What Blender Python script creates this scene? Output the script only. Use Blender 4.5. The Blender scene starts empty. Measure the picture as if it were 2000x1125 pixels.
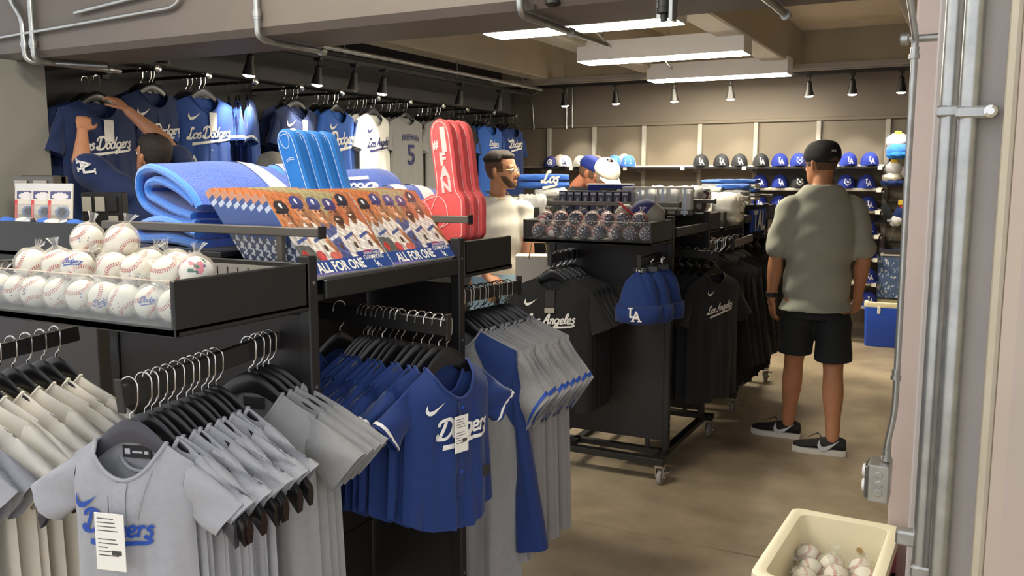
import bpy, bmesh, math, random
import numpy as np
from mathutils import Vector, Matrix, Euler
PI = math.pi
R = math.radians
S = bpy.context.scene
COL = S.collection
random.seed(7)

# ---------------------------------------------------------------- camera, world, exposure
cam_d = bpy.data.cameras.new('camera')
cam = bpy.data.objects.new('camera', cam_d)
COL.objects.link(cam)
cam_d.sensor_width = 36.0
cam_d.lens = 36.0 * 1700 / 2000
cam_d.clip_start = 0.05
cam.location = (0, 0, 1.60)
cam.rotation_euler = (R(90 - 7.38), 0, R(27.8))
S.camera = cam

W = bpy.data.worlds.new('concourse_daylight')
S.world = W
W.use_nodes = True
W.node_tree.nodes['Background'].inputs[0].default_value = (0.96, 0.97, 1.0, 1)
W.node_tree.nodes['Background'].inputs[1].default_value = 0.95
S.view_settings.view_transform = 'Standard'
S.view_settings.look = 'None'
S.view_settings.exposure = 0.5
S.view_settings.gamma = 1.0
STRIP_POWER = 46.0     # emission of the ceiling strip lights
SPOT_POWER = 32.0      # watts of each lit track head


# ---------------------------------------------------------------- materials
def lin(c):
    return tuple((v / 255 / 12.92 if v / 255 <= 0.04045 else ((v / 255 + 0.055) / 1.055) ** 2.4) for v in c)


def mat(name, rgb, rough=0.6, metal=0.0, noise=0.0, nscale=8.0, bump=0.0, bscale=60.0, sheen=0.0, spec=0.5, rgb2=None, wave=None, coat=0.0):
    m = bpy.data.materials.new(name)
    m.use_nodes = True
    nt = m.node_tree
    b = nt.nodes['Principled BSDF']
    c = lin(rgb)
    b.inputs['Base Color'].default_value = (*c, 1)
    b.inputs['Roughness'].default_value = rough
    b.inputs['Metallic'].default_value = metal
    b.inputs['Specular IOR Level'].default_value = spec
    b.inputs['Coat Weight'].default_value = coat
    if sheen:
        b.inputs['Sheen Weight'].default_value = sheen
    tc = nt.nodes.new('ShaderNodeTexCoord')
    if noise or rgb2:
        n = nt.nodes.new('ShaderNodeTexNoise')
        n.inputs['Scale'].default_value = nscale
        n.inputs['Detail'].default_value = 6
        nt.links.new(tc.outputs['Object'], n.inputs['Vector'])
        r = nt.nodes.new('ShaderNodeValToRGB')
        r.color_ramp.elements[0].position = 0.3
        r.color_ramp.elements[1].position = 0.7
        c2 = lin(rgb2) if rgb2 else tuple(min(1, v * (1 + noise)) for v in c)
        c1 = c if rgb2 else tuple(v * (1 - noise) for v in c)
        r.color_ramp.elements[0].color = (*c1, 1)
        r.color_ramp.elements[1].color = (*c2, 1)
        nt.links.new(n.outputs['Fac'], r.inputs['Fac'])
        nt.links.new(r.outputs['Color'], b.inputs['Base Color'])
    if bump:
        if wave:
            n2 = nt.nodes.new('ShaderNodeTexWave')
            n2.bands_direction = wave
        else:
            n2 = nt.nodes.new('ShaderNodeTexNoise')
            n2.inputs['Detail'].default_value = 4
        n2.inputs['Scale'].default_value = bscale
        nt.links.new(tc.outputs['Object'], n2.inputs['Vector'])
        bp = nt.nodes.new('ShaderNodeBump')
        bp.inputs['Strength'].default_value = bump
        bp.inputs['Distance'].default_value = 0.01
        nt.links.new(n2.outputs['Fac'], bp.inputs['Height'])
        nt.links.new(bp.outputs['Normal'], b.inputs['Normal'])
    return m


def mat_emit(name, rgb, strength):
    m = bpy.data.materials.new(name)
    m.use_nodes = True
    b = m.node_tree.nodes['Principled BSDF']
    b.inputs['Base Color'].default_value = (0.8, 0.8, 0.8, 1)
    b.inputs['Emission Color'].default_value = (*lin(rgb), 1)
    b.inputs['Emission Strength'].default_value = strength
    return m


def mat_clear(name, rgb, amount=0.25, rough=0.08, rim=0.5):
    """thin clear plastic: mostly see-through, with a glossy sheen"""
    m = bpy.data.materials.new(name)
    m.use_nodes = True
    nt = m.node_tree
    for n in list(nt.nodes):
        if n.type == 'BSDF_PRINCIPLED':
            nt.nodes.remove(n)
    out = nt.nodes['Material Output']
    t = nt.nodes.new('ShaderNodeBsdfTransparent')
    t.inputs['Color'].default_value = (0.97, 0.98, 0.98, 1)
    g = nt.nodes.new('ShaderNodeBsdfPrincipled')
    g.inputs['Base Color'].default_value = (*lin(rgb), 1)
    g.inputs['Roughness'].default_value = rough
    mx = nt.nodes.new('ShaderNodeMixShader')
    fr = nt.nodes.new('ShaderNodeFresnel')
    fr.inputs['IOR'].default_value = 1.45
    ad = nt.nodes.new('ShaderNodeMath')
    ad.operation = 'MULTIPLY_ADD'
    ad.inputs[1].default_value = rim
    ad.inputs[2].default_value = amount
    nt.links.new(fr.outputs['Fac'], ad.inputs[0])
    nt.links.new(ad.outputs[0], mx.inputs['Fac'])
    nt.links.new(t.outputs[0], mx.inputs[1])
    nt.links.new(g.outputs[0], mx.inputs[2])
    nt.links.new(mx.outputs[0], out.inputs['Surface'])
    return m


def mat_attr(name, rough=0.5, coat=0.0):
    m = bpy.data.materials.new(name)
    m.use_nodes = True
    nt = m.node_tree
    a = nt.nodes.new('ShaderNodeAttribute')
    a.attribute_name = 'Col'
    b = nt.nodes['Principled BSDF']
    b.inputs['Roughness'].default_value = rough
    b.inputs['Coat Weight'].default_value = coat
    nt.links.new(a.outputs['Color'], b.inputs['Base Color'])
    return m


M = {
    'floor': None,
    'header': mat('painted_concrete_header', (104, 96, 89), 0.55, noise=0.06, nscale=2.5, bump=0.15, bscale=14),
    'slab': mat('painted_concrete_slab', (206, 192, 164), 0.6, noise=0.07, nscale=2.0, bump=0.12, bscale=10),
    'joist': mat('painted_concrete_joist', (178, 170, 152), 0.6, noise=0.06, nscale=2.0, bump=0.12, bscale=10),
    'wall_back': mat('taupe_wall_paint', (114, 105, 95), 0.65, noise=0.03, nscale=1.5),
    'bulkhead': mat('grey_bulkhead_paint', (92, 91, 90), 0.6, noise=0.05, nscale=2),
    'panel': mat('shelf_back_panel', (112, 103, 89), 0.55, noise=0.04, nscale=1.2),
    'wall_dark': mat('charcoal_wall', (50, 50, 54), 0.6, noise=0.08, nscale=2),
    'pier': mat('grey_plaster', (146, 144, 136), 0.8, noise=0.05, nscale=4, bump=0.2, bscale=30),
    'black': mat('black_powder_coat', (30, 29, 28), 0.45, noise=0.10, nscale=20),
    'black_panel': mat('black_brown_panel', (34, 30, 30), 0.5, noise=0.06, nscale=5),
    'dark_rail': mat('grey_satin_rail', (88, 82, 74), 0.4),
    'galv': mat('galvanised_steel', (176, 178, 176), 0.32, 0.85, noise=0.12, nscale=30),
    'chrome': mat('chrome', (215, 215, 215), 0.15, 1.0),
    'hook': mat('bright_hook_wire', (205, 203, 200), 0.2, 1.0),
    'hanger': mat('black_hanger_plastic', (22, 22, 24), 0.28),
    'hanger_grey': mat('charcoal_hanger_plastic', (62, 60, 68), 0.35),
    'upright': mat('pale_grey_upright', (158, 154, 146), 0.5),
    'white_metal': mat('white_enamel', (240, 240, 242), 0.45),
    'white_shelf': mat('cream_shelf', (214, 206, 190), 0.4),
    'light': mat_emit('strip_diffuser', (255, 243, 218), STRIP_POWER),
    'lens_on': mat_emit('lamp_lens_lit', (255, 246, 225), 25.0),
    'lens_off': mat('lamp_lens', (110, 105, 98), 0.3),
    'rubber': mat('dark_rubber', (40, 38, 38), 0.7),
    'tyre': mat('grey_caster_tyre', (150, 146, 140), 0.6),
    'grey_fab': mat('grey_jersey_knit', (164, 165, 170), 0.85, noise=0.03, nscale=60, bump=0.25, bscale=160, wave='Z', sheen=0.2),
    'grey_fab2': mat('cool_grey_jersey_knit', (142, 142, 142), 0.85, noise=0.05, nscale=60, bump=0.05, sheen=0.2),
    'white_fab': mat('cream_white_jersey_knit', (232, 226, 212), 0.85, noise=0.02, nscale=50, bump=0.08, sheen=0.2),
    'white2_fab': mat('white_jersey_knit', (236, 236, 230), 0.85, sheen=0.2),
    'blue_fab': mat('royal_blue_knit', (6, 44, 106), 0.8, noise=0.06, nscale=40, bump=0.06, sheen=0.15),
    'navy_fab': mat('deep_blue_knit', (18, 40, 86), 0.8, noise=0.06, nscale=40, sheen=0.15),
    'mid_fab': mat('bright_blue_knit', (34, 74, 150), 0.8, noise=0.05, nscale=40, sheen=0.15),
    'sky_fab': mat('light_royal_knit', (40, 92, 180), 0.8, noise=0.05, nscale=40, sheen=0.15),
    'black_fab': mat('black_cotton', (26, 27, 30), 0.9, noise=0.1, nscale=40, sheen=0.1),
    'white': mat('white_print', (236, 234, 228), 0.6),
    'royal': mat('royal_print', (30, 74, 168), 0.6),
    'navy_print': mat('navy_print', (36, 42, 92), 0.6),
    'paper': mat('white_tag_card', (238, 236, 226), 0.7),
    'ink': mat('dark_ink', (70, 68, 66), 0.7),
    'darktag': mat('black_neck_label', (44, 42, 42), 0.7),
    'plush': mat('royal_plush_fleece', (6, 78, 184), 0.95, noise=0.12, nscale=25, bump=0.5, bscale=220, sheen=0.6),
    'plush_edge': mat('light_blue_plush_hem', (52, 128, 222), 0.95, bump=0.4, bscale=200, sheen=0.5),
    'plush_white': mat('white_plush_fleece', (232, 232, 232), 0.95, bump=0.5, bscale=220, sheen=0.5),
    'plush_navy': mat('navy_plush_fleece', (26, 40, 96), 0.95, bump=0.4, bscale=200, sheen=0.4),
    'foam_blue': mat('blue_foam', (18, 106, 186), 0.75, noise=0.03, nscale=60),
    'foam_red': mat('coral_red_foam', (226, 88, 88), 0.75, noise=0.03, nscale=60),
    'pale_line': mat('pale_foam_print', (188, 205, 228), 0.7),
    'pink_line': mat('pale_pink_foam_print', (242, 196, 192), 0.7),
    'acrylic': mat_clear('clear_acrylic', (230, 232, 232), 0.01, 0.05, 0.2),
    'acrylic_edge': mat('acrylic_edge', (216, 200, 182), 0.3),
    'bag': mat_clear('clear_poly_bag', (245, 243, 238), 0.07, 0.16, 0.34),
    'bag2': mat_clear('cloudy_poly_bag', (232, 232, 230), 0.42, 0.25),
    'ball': mat('baseball_leather', (238, 232, 218), 0.55),
    'stitch': mat('red_stitch', (186, 40, 34), 0.7),
    'print': mat_attr('printed_surface', 0.45),
    'glossy_print': mat_attr('glossy_printed_surface', 0.3, 0.3),
    'skin1': mat('skin_tan', (196, 138, 102), 0.55, noise=0.05, nscale=12),
    'skin2': mat('skin_warm', (198, 142, 108), 0.55, noise=0.05, nscale=12),
    'skin3': mat('skin_ruddy', (190, 124, 96), 0.55, noise=0.06, nscale=12),
    'hair': mat('dark_hair', (40, 30, 26), 0.7, noise=0.3, nscale=80, bump=0.5, bscale=150),
    'hair_fade': mat('short_faded_hair', (104, 76, 58), 0.8, noise=0.2, nscale=120),
    'hair_grey': mat('greying_hair', (150, 138, 122), 0.8, noise=0.2, nscale=90),
    'stubble': mat('dark_stubble', (92, 66, 50), 0.8, noise=0.15, nscale=140),
    'grey_tee': mat('sage_grey_cotton', (172, 174, 160), 0.9, noise=0.03, nscale=6, bump=0.25, bscale=7, sheen=0.1),
    'white_tee': mat('white_cotton', (240, 235, 222), 0.9, bump=0.3, bscale=9, sheen=0.1),
    'shorts': mat('charcoal_shorts', (38, 42, 44), 0.85, noise=0.06, nscale=20, bump=0.3, bscale=9),
    'jeans': mat('pale_blue_denim', (158, 192, 214), 0.85, noise=0.06, nscale=30, bump=0.2, bscale=20),
    'cap_black': mat('black_cap_twill', (30, 32, 36), 0.8),
    'cap_royal': mat('royal_cap_twill', (24, 46, 138), 0.8),
    'cap_sky': mat('bright_blue_cap_twill', (70, 120, 215), 0.8),
    'cap_navy': mat('navy_cap_twill', (50, 54, 108), 0.8),
    'cap_white': mat('white_cap_twill', (240, 236, 226), 0.8),
    'cap_grey': mat('grey_cap_twill', (160, 156, 146), 0.8),
    'cap_tan': mat('taupe_cap_twill', (168, 154, 142), 0.8),
    'shoe': mat('black_shoe_mesh', (28, 28, 30), 0.7, bump=0.2, bscale=200),
    'sole': mat('white_shoe_sole', (226, 224, 216), 0.6),
    'silver': mat('silver_print', (200, 202, 208), 0.4),
    'gold': mat('gold_chain', (214, 178, 92), 0.25, 1.0),
    'cooler_blue': mat('blue_cooler_plastic', (38, 88, 214), 0.4),
    'cooler_red': mat('red_cooler_plastic', (196, 52, 74), 0.4),
    'cooler_white': mat('cream_cooler_liner', (246, 238, 208), 0.4),
    'jamb': mat('lilac_grey_door_frame', (204, 188, 183), 0.5, noise=0.04, nscale=6),
    'jamb2': mat('beige_door_track', (184, 175, 156), 0.5, noise=0.08, nscale=10),
    'jamb3': mat('taupe_front_wall', (178, 164, 152), 0.7, noise=0.03, nscale=6),
    'jamb4': mat('grey_mullion', (180, 175, 174), 0.5, noise=0.04, nscale=6),
    'red': mat('red_print', (206, 60, 60), 0.6),
    'tan': mat('tan_card', (190, 160, 110), 0.7),
    'yellow': mat('yellow_tag', (224, 190, 70), 0.6),
    'card_grey': mat('pale_grey_card', (170, 164, 152), 0.7),
}


def floor_mat():
    m = bpy.data.materials.new('stained_polished_concrete')
    m.use_nodes = True
    nt = m.node_tree
    b = nt.nodes['Principled BSDF']
    tc = nt.nodes.new('ShaderNodeTexCoord')
    n1 = nt.nodes.new('ShaderNodeTexNoise')
    n1.inputs['Scale'].default_value = 0.9
    n1.inputs['Detail'].default_value = 7
    n1.inputs['Roughness'].default_value = 0.62
    n2 = nt.nodes.new('ShaderNodeTexNoise')
    n2.inputs['Scale'].default_value = 5
    n2.inputs['Detail'].default_value = 8
    r1 = nt.nodes.new('ShaderNodeValToRGB')
    r1.color_ramp.elements[0].position = 0.34
    r1.color_ramp.elements[1].position = 0.68
    r1.color_ramp.elements[0].color = (*lin((138, 123, 102)), 1)
    r1.color_ramp.elements[1].color = (*lin((204, 187, 157)), 1)
    mx = nt.nodes.new('ShaderNodeMix')
    mx.data_type = 'RGBA'
    mx.blend_type = 'OVERLAY'
    mx.inputs['Factor'].default_value = 0.35
    nt.links.new(tc.outputs['Object'], n1.inputs['Vector'])
    nt.links.new(tc.outputs['Object'], n2.inputs['Vector'])
    nt.links.new(n1.outputs['Fac'], r1.inputs['Fac'])
    nt.links.new(r1.outputs['Color'], mx.inputs['A'])
    nt.links.new(n2.outputs['Fac'], mx.inputs['B'])
    nt.links.new(mx.outputs['Result'], b.inputs['Base Color'])
    rr = nt.nodes.new('ShaderNodeMapRange')
    rr.inputs['To Min'].default_value = 0.32
    rr.inputs['To Max'].default_value = 0.55
    nt.links.new(n2.outputs['Fac'], rr.inputs['Value'])
    nt.links.new(rr.outputs['Result'], b.inputs['Roughness'])
    return m


M['floor'] = floor_mat()


# ---------------------------------------------------------------- mesh helpers
class MB:
    def __init__(s):
        s.v = []
        s.f = []

    def add(s, v, f):
        o = len(s.v)
        s.v += [tuple(p) for p in v]
        s.f += [tuple(i + o for i in q) for q in f]
        return s

    def box(s, a, b, bev=0.0):
        (x0, y0, z0), (x1, y1, z1) = a, b
        if x0 > x1: x0, x1 = x1, x0
        if y0 > y1: y0, y1 = y1, y0
        if z0 > z1: z0, z1 = z1, z0
        if bev <= 0:
            v = [(x, y, z) for z in (z0, z1) for y in (y0, y1) for x in (x0, x1)]
            return s.add(v, [(0, 2, 3, 1), (4, 5, 7, 6), (0, 1, 5, 4), (2, 6, 7, 3), (0, 4, 6, 2), (1, 3, 7, 5)])
        k = min(bev, (x1 - x0) / 2.01, (y1 - y0) / 2.01, (z1 - z0) / 2.01)
        rings = [(z0, k), (z0 + k, 0), (z1 - k, 0), (z1, k)]
        v = []
        for z, q in rings:
            c = k
            xs0, xs1, ys0, ys1 = x0 + q, x1 - q, y0 + q, y1 - q
            v += [(xs0 + c, ys0, z), (xs1 - c, ys0, z), (xs1, ys0 + c, z), (xs1, ys1 - c, z), (xs1 - c, ys1, z), (xs0 + c, ys1, z), (xs0, ys1 - c, z), (xs0, ys0 + c, z)]
        f = [tuple(range(7, -1, -1)), tuple(range(24, 32))]
        for i in range(3):
            for j in range(8):
                f.append((i * 8 + j, i * 8 + (j + 1) % 8, i * 8 + 8 + (j + 1) % 8, i * 8 + 8 + j))
        return s.add(v, f)

    def tube(s, pts, r, n=8, cap=True, flat=1.0):
        pts = [Vector(p) for p in pts]
        rs = r if isinstance(r, (list, tuple)) else [r] * len(pts)
        v, f = [], []
        t0 = (pts[1] - pts[0]).normalized()
        u = t0.orthogonal().normalized()
        for i, p in enumerate(pts):
            t = (pts[min(i + 1, len(pts) - 1)] - pts[max(i - 1, 0)])
            t = t.normalized() if t.length > 1e-9 else t0
            u = (u - t * u.dot(t))
            u = u.normalized() if u.length > 1e-6 else t.orthogonal().normalized()
            w = t.cross(u)
            for j in range(n):
                a = 2 * PI * j / n
                v.append(p + (u * math.cos(a) + w * math.sin(a) * flat) * rs[i])
        m = len(pts)
        for i in range(m - 1):
            for j in range(n):
                f.append((i * n + j, i * n + (j + 1) % n, (i + 1) * n + (j + 1) % n, (i + 1) * n + j))
        if cap:
            f.append(tuple(range(n - 1, -1, -1)))
            f.append(tuple(range((m - 1) * n, m * n)))
        return s.add(v, f)

    def lathe(s, prof, n=16, c=(0, 0, 0), axis='z', cap=True):
        v, f = [], []
        for r, h in prof:
            for j in range(n):
                a = 2 * PI * j / n
                x, y = r * math.cos(a), r * math.sin(a)
                p = {'z': (x, y, h), 'x': (h, x, y), 'y': (x, -h, y)}[axis]
                v.append((p[0] + c[0], p[1] + c[1], p[2] + c[2]))
        m = len(prof)
        for i in range(m - 1):
            for j in range(n):
                f.append((i * n + j, i * n + (j + 1) % n, (i + 1) * n + (j + 1) % n, (i + 1) * n + j))
        if cap:
            f.append(tuple(range(n - 1, -1, -1)))
            f.append(tuple(range((m - 1) * n, m * n)))
        return s.add(v, f)

    def prism(s, poly, y0, y1):
        """closed polygon in XZ extruded along Y"""
        n = len(poly)
        v = [(x, y0, z) for x, z in poly] + [(x, y1, z) for x, z in poly]
        f = [tuple(range(n)), tuple(range(2 * n - 1, n - 1, -1))]
        f += [(i, i + n, (i + 1) % n + n, (i + 1) % n) for i in range(n)]
        return s.add(v, f)

    def prism_x(s, poly, x0, x1):
        """closed polygon in YZ extruded along X"""
        n = len(poly)
        v = [(x0, y, z) for y, z in poly] + [(x1, y, z) for y, z in poly]
        f = [tuple(range(n - 1, -1, -1)), tuple(range(n, 2 * n))]
        f += [(i, (i + 1) % n, (i + 1) % n + n, i + n) for i in range(n)]
        return s.add(v, f)

    def grid(s, P, closed_u=False, closed_v=False):
        """P[i][j] points"""
        m, n = len(P), len(P[0])
        v = [p for row in P for p in row]
        f = []
        for i in range(m if closed_u else m - 1):
            for j in range(n if closed_v else n - 1):
                f.append((i * n + j, i * n + (j + 1) % n, ((i + 1) % m) * n + (j + 1) % n, ((i + 1) % m) * n + j))
        return s.add(v, f)

    def tf(s, mtx):
        s.v = [tuple(mtx @ Vector(p)) for p in s.v]
        return s

    def merge(s, o):
        return s.add(o.v, o.f)

    def mesh(s, name, m, smooth=False, fix=True):
        me = bpy.data.meshes.new(name)
        me.from_pydata(s.v, [], s.f)
        if fix:
            bm = bmesh.new()
            bm.from_mesh(me)
            bmesh.ops.recalc_face_normals(bm, faces=bm.faces)
            bm.to_mesh(me)
            bm.free()
        if m is not None:
            me.materials.append(M[m] if isinstance(m, str) else m)
        if smooth:
            me.polygons.foreach_set('use_smooth', [True] * len(me.polygons))
            if smooth != 'all':
                me.set_sharp_from_angle(angle=R(42))
        me.update()
        return me

    def build(s, name, m, parent=None, smooth=False, loc=None, fix=True):
        return link(name, s.mesh(name, m, smooth, fix), parent, loc)


def link(name, me, parent=None, loc=None, rot=None):
    o = bpy.data.objects.new(name, me)
    COL.objects.link(o)
    if parent is not None:
        o.parent = parent
    if loc is not None:
        o.location = loc
    if rot is not None:
        o.rotation_euler = rot
    return o


def tag(o, label, cat, group=None):
    o['label'] = label
    o['category'] = cat
    if group:
        o['group'] = group
    return o


def thing(name, label, cat, loc=(0, 0, 0), rot=(0, 0, 0), group=None):
    o = bpy.data.objects.new(name, None)
    COL.objects.link(o)
    o.empty_display_size = 0.05
    o.location = loc
    o.rotation_euler = rot if isinstance(rot, (tuple, list)) else (0, 0, rot)
    return tag(o, label, cat, group)


def struct(o):
    o['kind'] = 'structure'
    return o


def copy_tree(o, parent=None):
    c = o.copy()
    COL.objects.link(c)
    c.parent = parent
    for ch in o.children:
        copy_tree(ch, c)
    return c


ORD = ['first', 'second', 'third', 'fourth', 'fifth', 'sixth', 'seventh', 'eighth', 'ninth', 'tenth', 'eleventh', 'twelfth', 'thirteenth', 'fourteenth', 'fifteenth', 'sixteenth', 'seventeenth', 'eighteenth', 'nineteenth', 'twentieth', 'twenty-first', 'twenty-second', 'twenty-third', 'twenty-fourth', 'twenty-fifth', 'twenty-sixth', 'twenty-seventh', 'twenty-eighth', 'twenty-ninth', 'thirtieth']


def catmull(pts, k=5, closed=False):
    pts = [Vector(p) for p in pts]
    n = len(pts)
    out = []
    rng = n if closed else n - 1
    for i in range(rng):
        p1, p2 = pts[i], pts[(i + 1) % n]
        p0 = pts[(i - 1) % n] if (closed or i > 0) else p1 * 2 - p2
        p3 = pts[(i + 2) % n] if (closed or i + 2 < n) else p2 * 2 - p1
        for j in range(k):
            t = j / k
            out.append(0.5 * ((2 * p1) + (p2 - p0) * t + (2 * p0 - 5 * p1 + 4 * p2 - p3) * t * t + (3 * p1 - p0 - 3 * p2 + p3) * t ** 3))
    if not closed:
        out.append(pts[-1])
    return out


# ---------------------------------------------------------------- lettering
GL = {
    'D': (1.55, [[(0.42, 1.75), (0.36, 1.0), (0.22, 0.1)], [(-0.2, 1.3), (-0.15, 1.7), (0.35, 1.95), (1.0, 1.85), (1.4, 1.3), (1.3, 0.5), (0.85, 0.02), (0.3, -0.02), (-0.05, 0.08), (-0.2, 0.35), (0.0, 0.5)]]),
    'o': (0.86, [[(0.45, 0.97), (0.1, 0.75), (0.06, 0.25), (0.35, 0.02), (0.7, 0.25), (0.72, 0.75), (0.45, 0.97), (0.6, 0.75), (0.9, 0.8)]]),
    'd': (1.02, [[(0.72, 0.8), (0.4, 0.97), (0.08, 0.7), (0.08, 0.25), (0.35, 0.02), (0.7, 0.3)], [(0.86, 1.85), (0.78, 1.0), (0.74, 0.2), (0.98, 0.1)]]),
    'g': (1.02, [[(0.72, 0.8), (0.4, 0.97), (0.08, 0.7), (0.08, 0.28), (0.35, 0.06), (0.7, 0.3)], [(0.8, 0.98), (0.74, 0.2), (0.66, -0.55), (0.35, -0.85), (0.05, -0.6), (0.3, -0.3), (0.98, 0.12)]]),
    'e': (0.8, [[(0.1, 0.42), (0.5, 0.52), (0.62, 0.8), (0.38, 0.98), (0.1, 0.7), (0.1, 0.25), (0.4, 0.02), (0.8, 0.22)]]),
    'r': (0.74, [[(0.02, 0.75), (0.2, 0.98), (0.18, 0.5), (0.14, 0.0)], [(0.18, 0.62), (0.42, 0.98), (0.68, 0.86)]]),
    's': (0.72, [[(0.62, 0.82), (0.35, 0.98), (0.14, 0.75), (0.46, 0.5), (0.52, 0.18), (0.25, 0.0), (-0.02, 0.18)]]),
    'L': (1.1, [[(0.85, 1.55), (0.72, 1.92), (0.42, 1.7), (0.38, 0.9), (0.2, 0.2), (-0.08, 0.05), (-0.12, 0.3), (0.2, 0.22), (0.6, 0.0), (1.1, 0.3)]]),
    'A': (1.3, [[(-0.2, 0.25), (0.0, 0.0), (0.35, 0.7), (0.85, 1.9), (0.95, 1.0), (1.1, 0.0)], [(0.3, 0.72), (1.15, 0.8)]]),
    'n': (0.9, [[(0.02, 0.8), (0.18, 0.96), (0.14, 0.0)], [(0.16, 0.55), (0.45, 0.97), (0.66, 0.75), (0.6, 0.1), (0.9, 0.2)]]),
    'l': (0.5, [[(0.02, 0.3), (0.45, 1.3), (0.36, 1.85), (0.16, 1.5), (0.14, 0.3), (0.45, 0.1)]]),
    ' ': (0.5, []),
}


def ribbon(pts, w, taper=False):
    """flat ribbon in 2D -> verts, quads"""
    v, f = [], []
    n = len(pts)
    for i, p in enumerate(pts):
        t = pts[min(i + 1, n - 1)] - pts[max(i - 1, 0)]
        t = t.normalized() if t.length > 1e-9 else Vector((1, 0))
        q = Vector((-t.y, t.x))
        ww = w if not taper else w * (0.45 + 0.75 * i / (n - 1))
        v += [p + q * ww / 2, p - q * ww / 2]
    for i in range(n - 1):
        f.append((2 * i, 2 * i + 1, 2 * i + 3, 2 * i + 2))
    return v, f


def script2d(text, h, w=0.2, slant=0.3, rise=0.0, tail=True):
    """brush script word; h = x-height. returns 2D verts/faces centred on x, baseline 0"""
    V, F = [], []
    x = 0
    for ch in text:
        adv, strokes = GL[ch]
        for st in strokes:
            pts = catmull([Vector((px + x, py)) for px, py in st], 4)
            v, f = ribbon(pts, w if ch.islower() else w * 1.25)
            o = len(V)
            V += v
            F += [tuple(i + o for i in q) for q in f]
        x += adv
    if tail:
        pts = catmull([Vector(p) for p in [(x - 0.7, 0.0), (x - 0.1, -0.28), (x - 0.5, -0.52), (x * 0.6, -0.66), (x * 0.12, -0.92)]], 6)
        v, f = ribbon(pts, 0.42, True)
        o = len(V)
        V += v
        F += [tuple(i + o for i in q) for q in f]
    out = []
    for p in V:
        px = p.x + slant * p.y - x / 2
        out.append((px * h, (p.y + rise * px) * h))
    return out, F


def swoosh2d(s):
    top = catmull([Vector(p) for p in [(-0.5, 0.28), (-0.46, -0.02), (-0.3, -0.08), (0.1, 0.06), (0.5, 0.3)]], 5)
    bot = catmull([Vector(p) for p in [(-0.5, 0.28), (-0.62, -0.06), (-0.42, -0.3), (-0.05, -0.18), (0.5, 0.3)]], 5)
    V, F = [], []
    for a, b in zip(top, bot):
        V += [(a.x * s, a.y * s), (b.x * s, b.y * s)]
    for i in range(len(top) - 1):
        F.append((2 * i, 2 * i + 1, 2 * i + 3, 2 * i + 2))
    return V, F


def la2d(h):
    """interlocking block L and A"""
    st = [([(-0.32, 1.0), (-0.32, 0.32), (0.22, 0.32)], 0.14), ([(-0.48, 1.0), (-0.16, 1.0)], 0.09), ([(0.22, 0.42), (0.22, 0.26)], 0.09),
          ([(-0.12, 0.0), (0.16, 0.74), (0.44, 0.0)], 0.13), ([(0.0, 0.2), (0.36, 0.2)], 0.09), ([(-0.24, 0.0), (0.02, 0.0)], 0.09), ([(0.3, 0.0), (0.58, 0.0)], 0.09)]
    V, F = [], []
    for pts, w in st:
        for a, b in zip(pts[:-1], pts[1:]):
            a, b = Vector(a), Vector(b)
            d = (b - a).normalized() * w * 0.3
            v, f = ribbon([a - d, b + d], w)
            o = len(V)
            V += v
            F += [tuple(i + o for i in q) for q in f]
    return [(p.x * h, (p.y - 0.5) * h) for p in V], F


_txt = {}
SCRATCH = bpy.data.scenes.new('scratch')


def baked(o):
    """mesh of an object after its modifiers, evaluated apart from the main scene"""
    SCRATCH.collection.objects.link(o)
    with bpy.context.temp_override(scene=SCRATCH, view_layer=SCRATCH.view_layers[0]):
        dg = bpy.context.evaluated_depsgraph_get()
        dg.update()
        return bpy.data.meshes.new_from_object(o.evaluated_get(dg))




def text2d(s, size, bold=0.0, sx=1.0):
    """block lettering from the built-in font, as flat triangles centred at the origin"""
    k = (s, bold)
    if k not in _txt:
        cu = bpy.data.curves.new('t', 'FONT')
        cu.body = s
        cu.size = 1.0
        cu.offset = bold
        cu.align_x = 'CENTER'
        cu.resolution_u = 3
        o = bpy.data.objects.new('t', cu)
        me = baked(o)
        _txt[k] = ([(v.co.x, v.co.y) for v in me.vertices], [tuple(p.vertices) for p in me.polygons])
        bpy.data.objects.remove(o)
        bpy.data.curves.remove(cu)
        bpy.data.meshes.remove(me)
    V, F = _txt[k]
    return [(x * size * sx, (y - 0.35) * size) for x, y in V], F


def decal(name, vf, m, parent, fn, thick=0.0):
    """map 2D print (a, b) through fn(a, b) -> 3D and link as a part"""
    V, F = vf
    mb = MB()
    mb.v = [tuple(fn(a, b)) for a, b in V]
    mb.f = list(F)
    return mb.build(name, m, parent, fix=False)


def painted(name, nx, ny, fn, paint, m='print', parent=None):
    """grid with a flat printed picture: fn(u, v) -> 3D, paint(U, V arrays) -> rgb array 0..255 sRGB"""
    mb = MB()
    mb.grid([[fn(i / nx, j / ny) for i in range(nx + 1)] for j in range(ny + 1)])
    me = mb.mesh(name, m, fix=False)
    u = np.tile((np.arange(nx) + 0.5) / nx, ny)
    v = np.repeat((np.arange(ny) + 0.5) / ny, nx)
    c = paint(u, v) / 255.0
    c = np.where(c <= 0.04045, c / 12.92, ((c + 0.055) / 1.055) ** 2.4)
    ca = me.color_attributes.new('Col', 'FLOAT_COLOR', 'CORNER')
    rgba = np.ones((len(c) * 4, 4), dtype=np.float32)
    rgba[:, :3] = np.repeat(c, 4, axis=0)
    ca.data.foreach_set('color', rgba.ravel())
    return link(name, me, parent)


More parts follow.
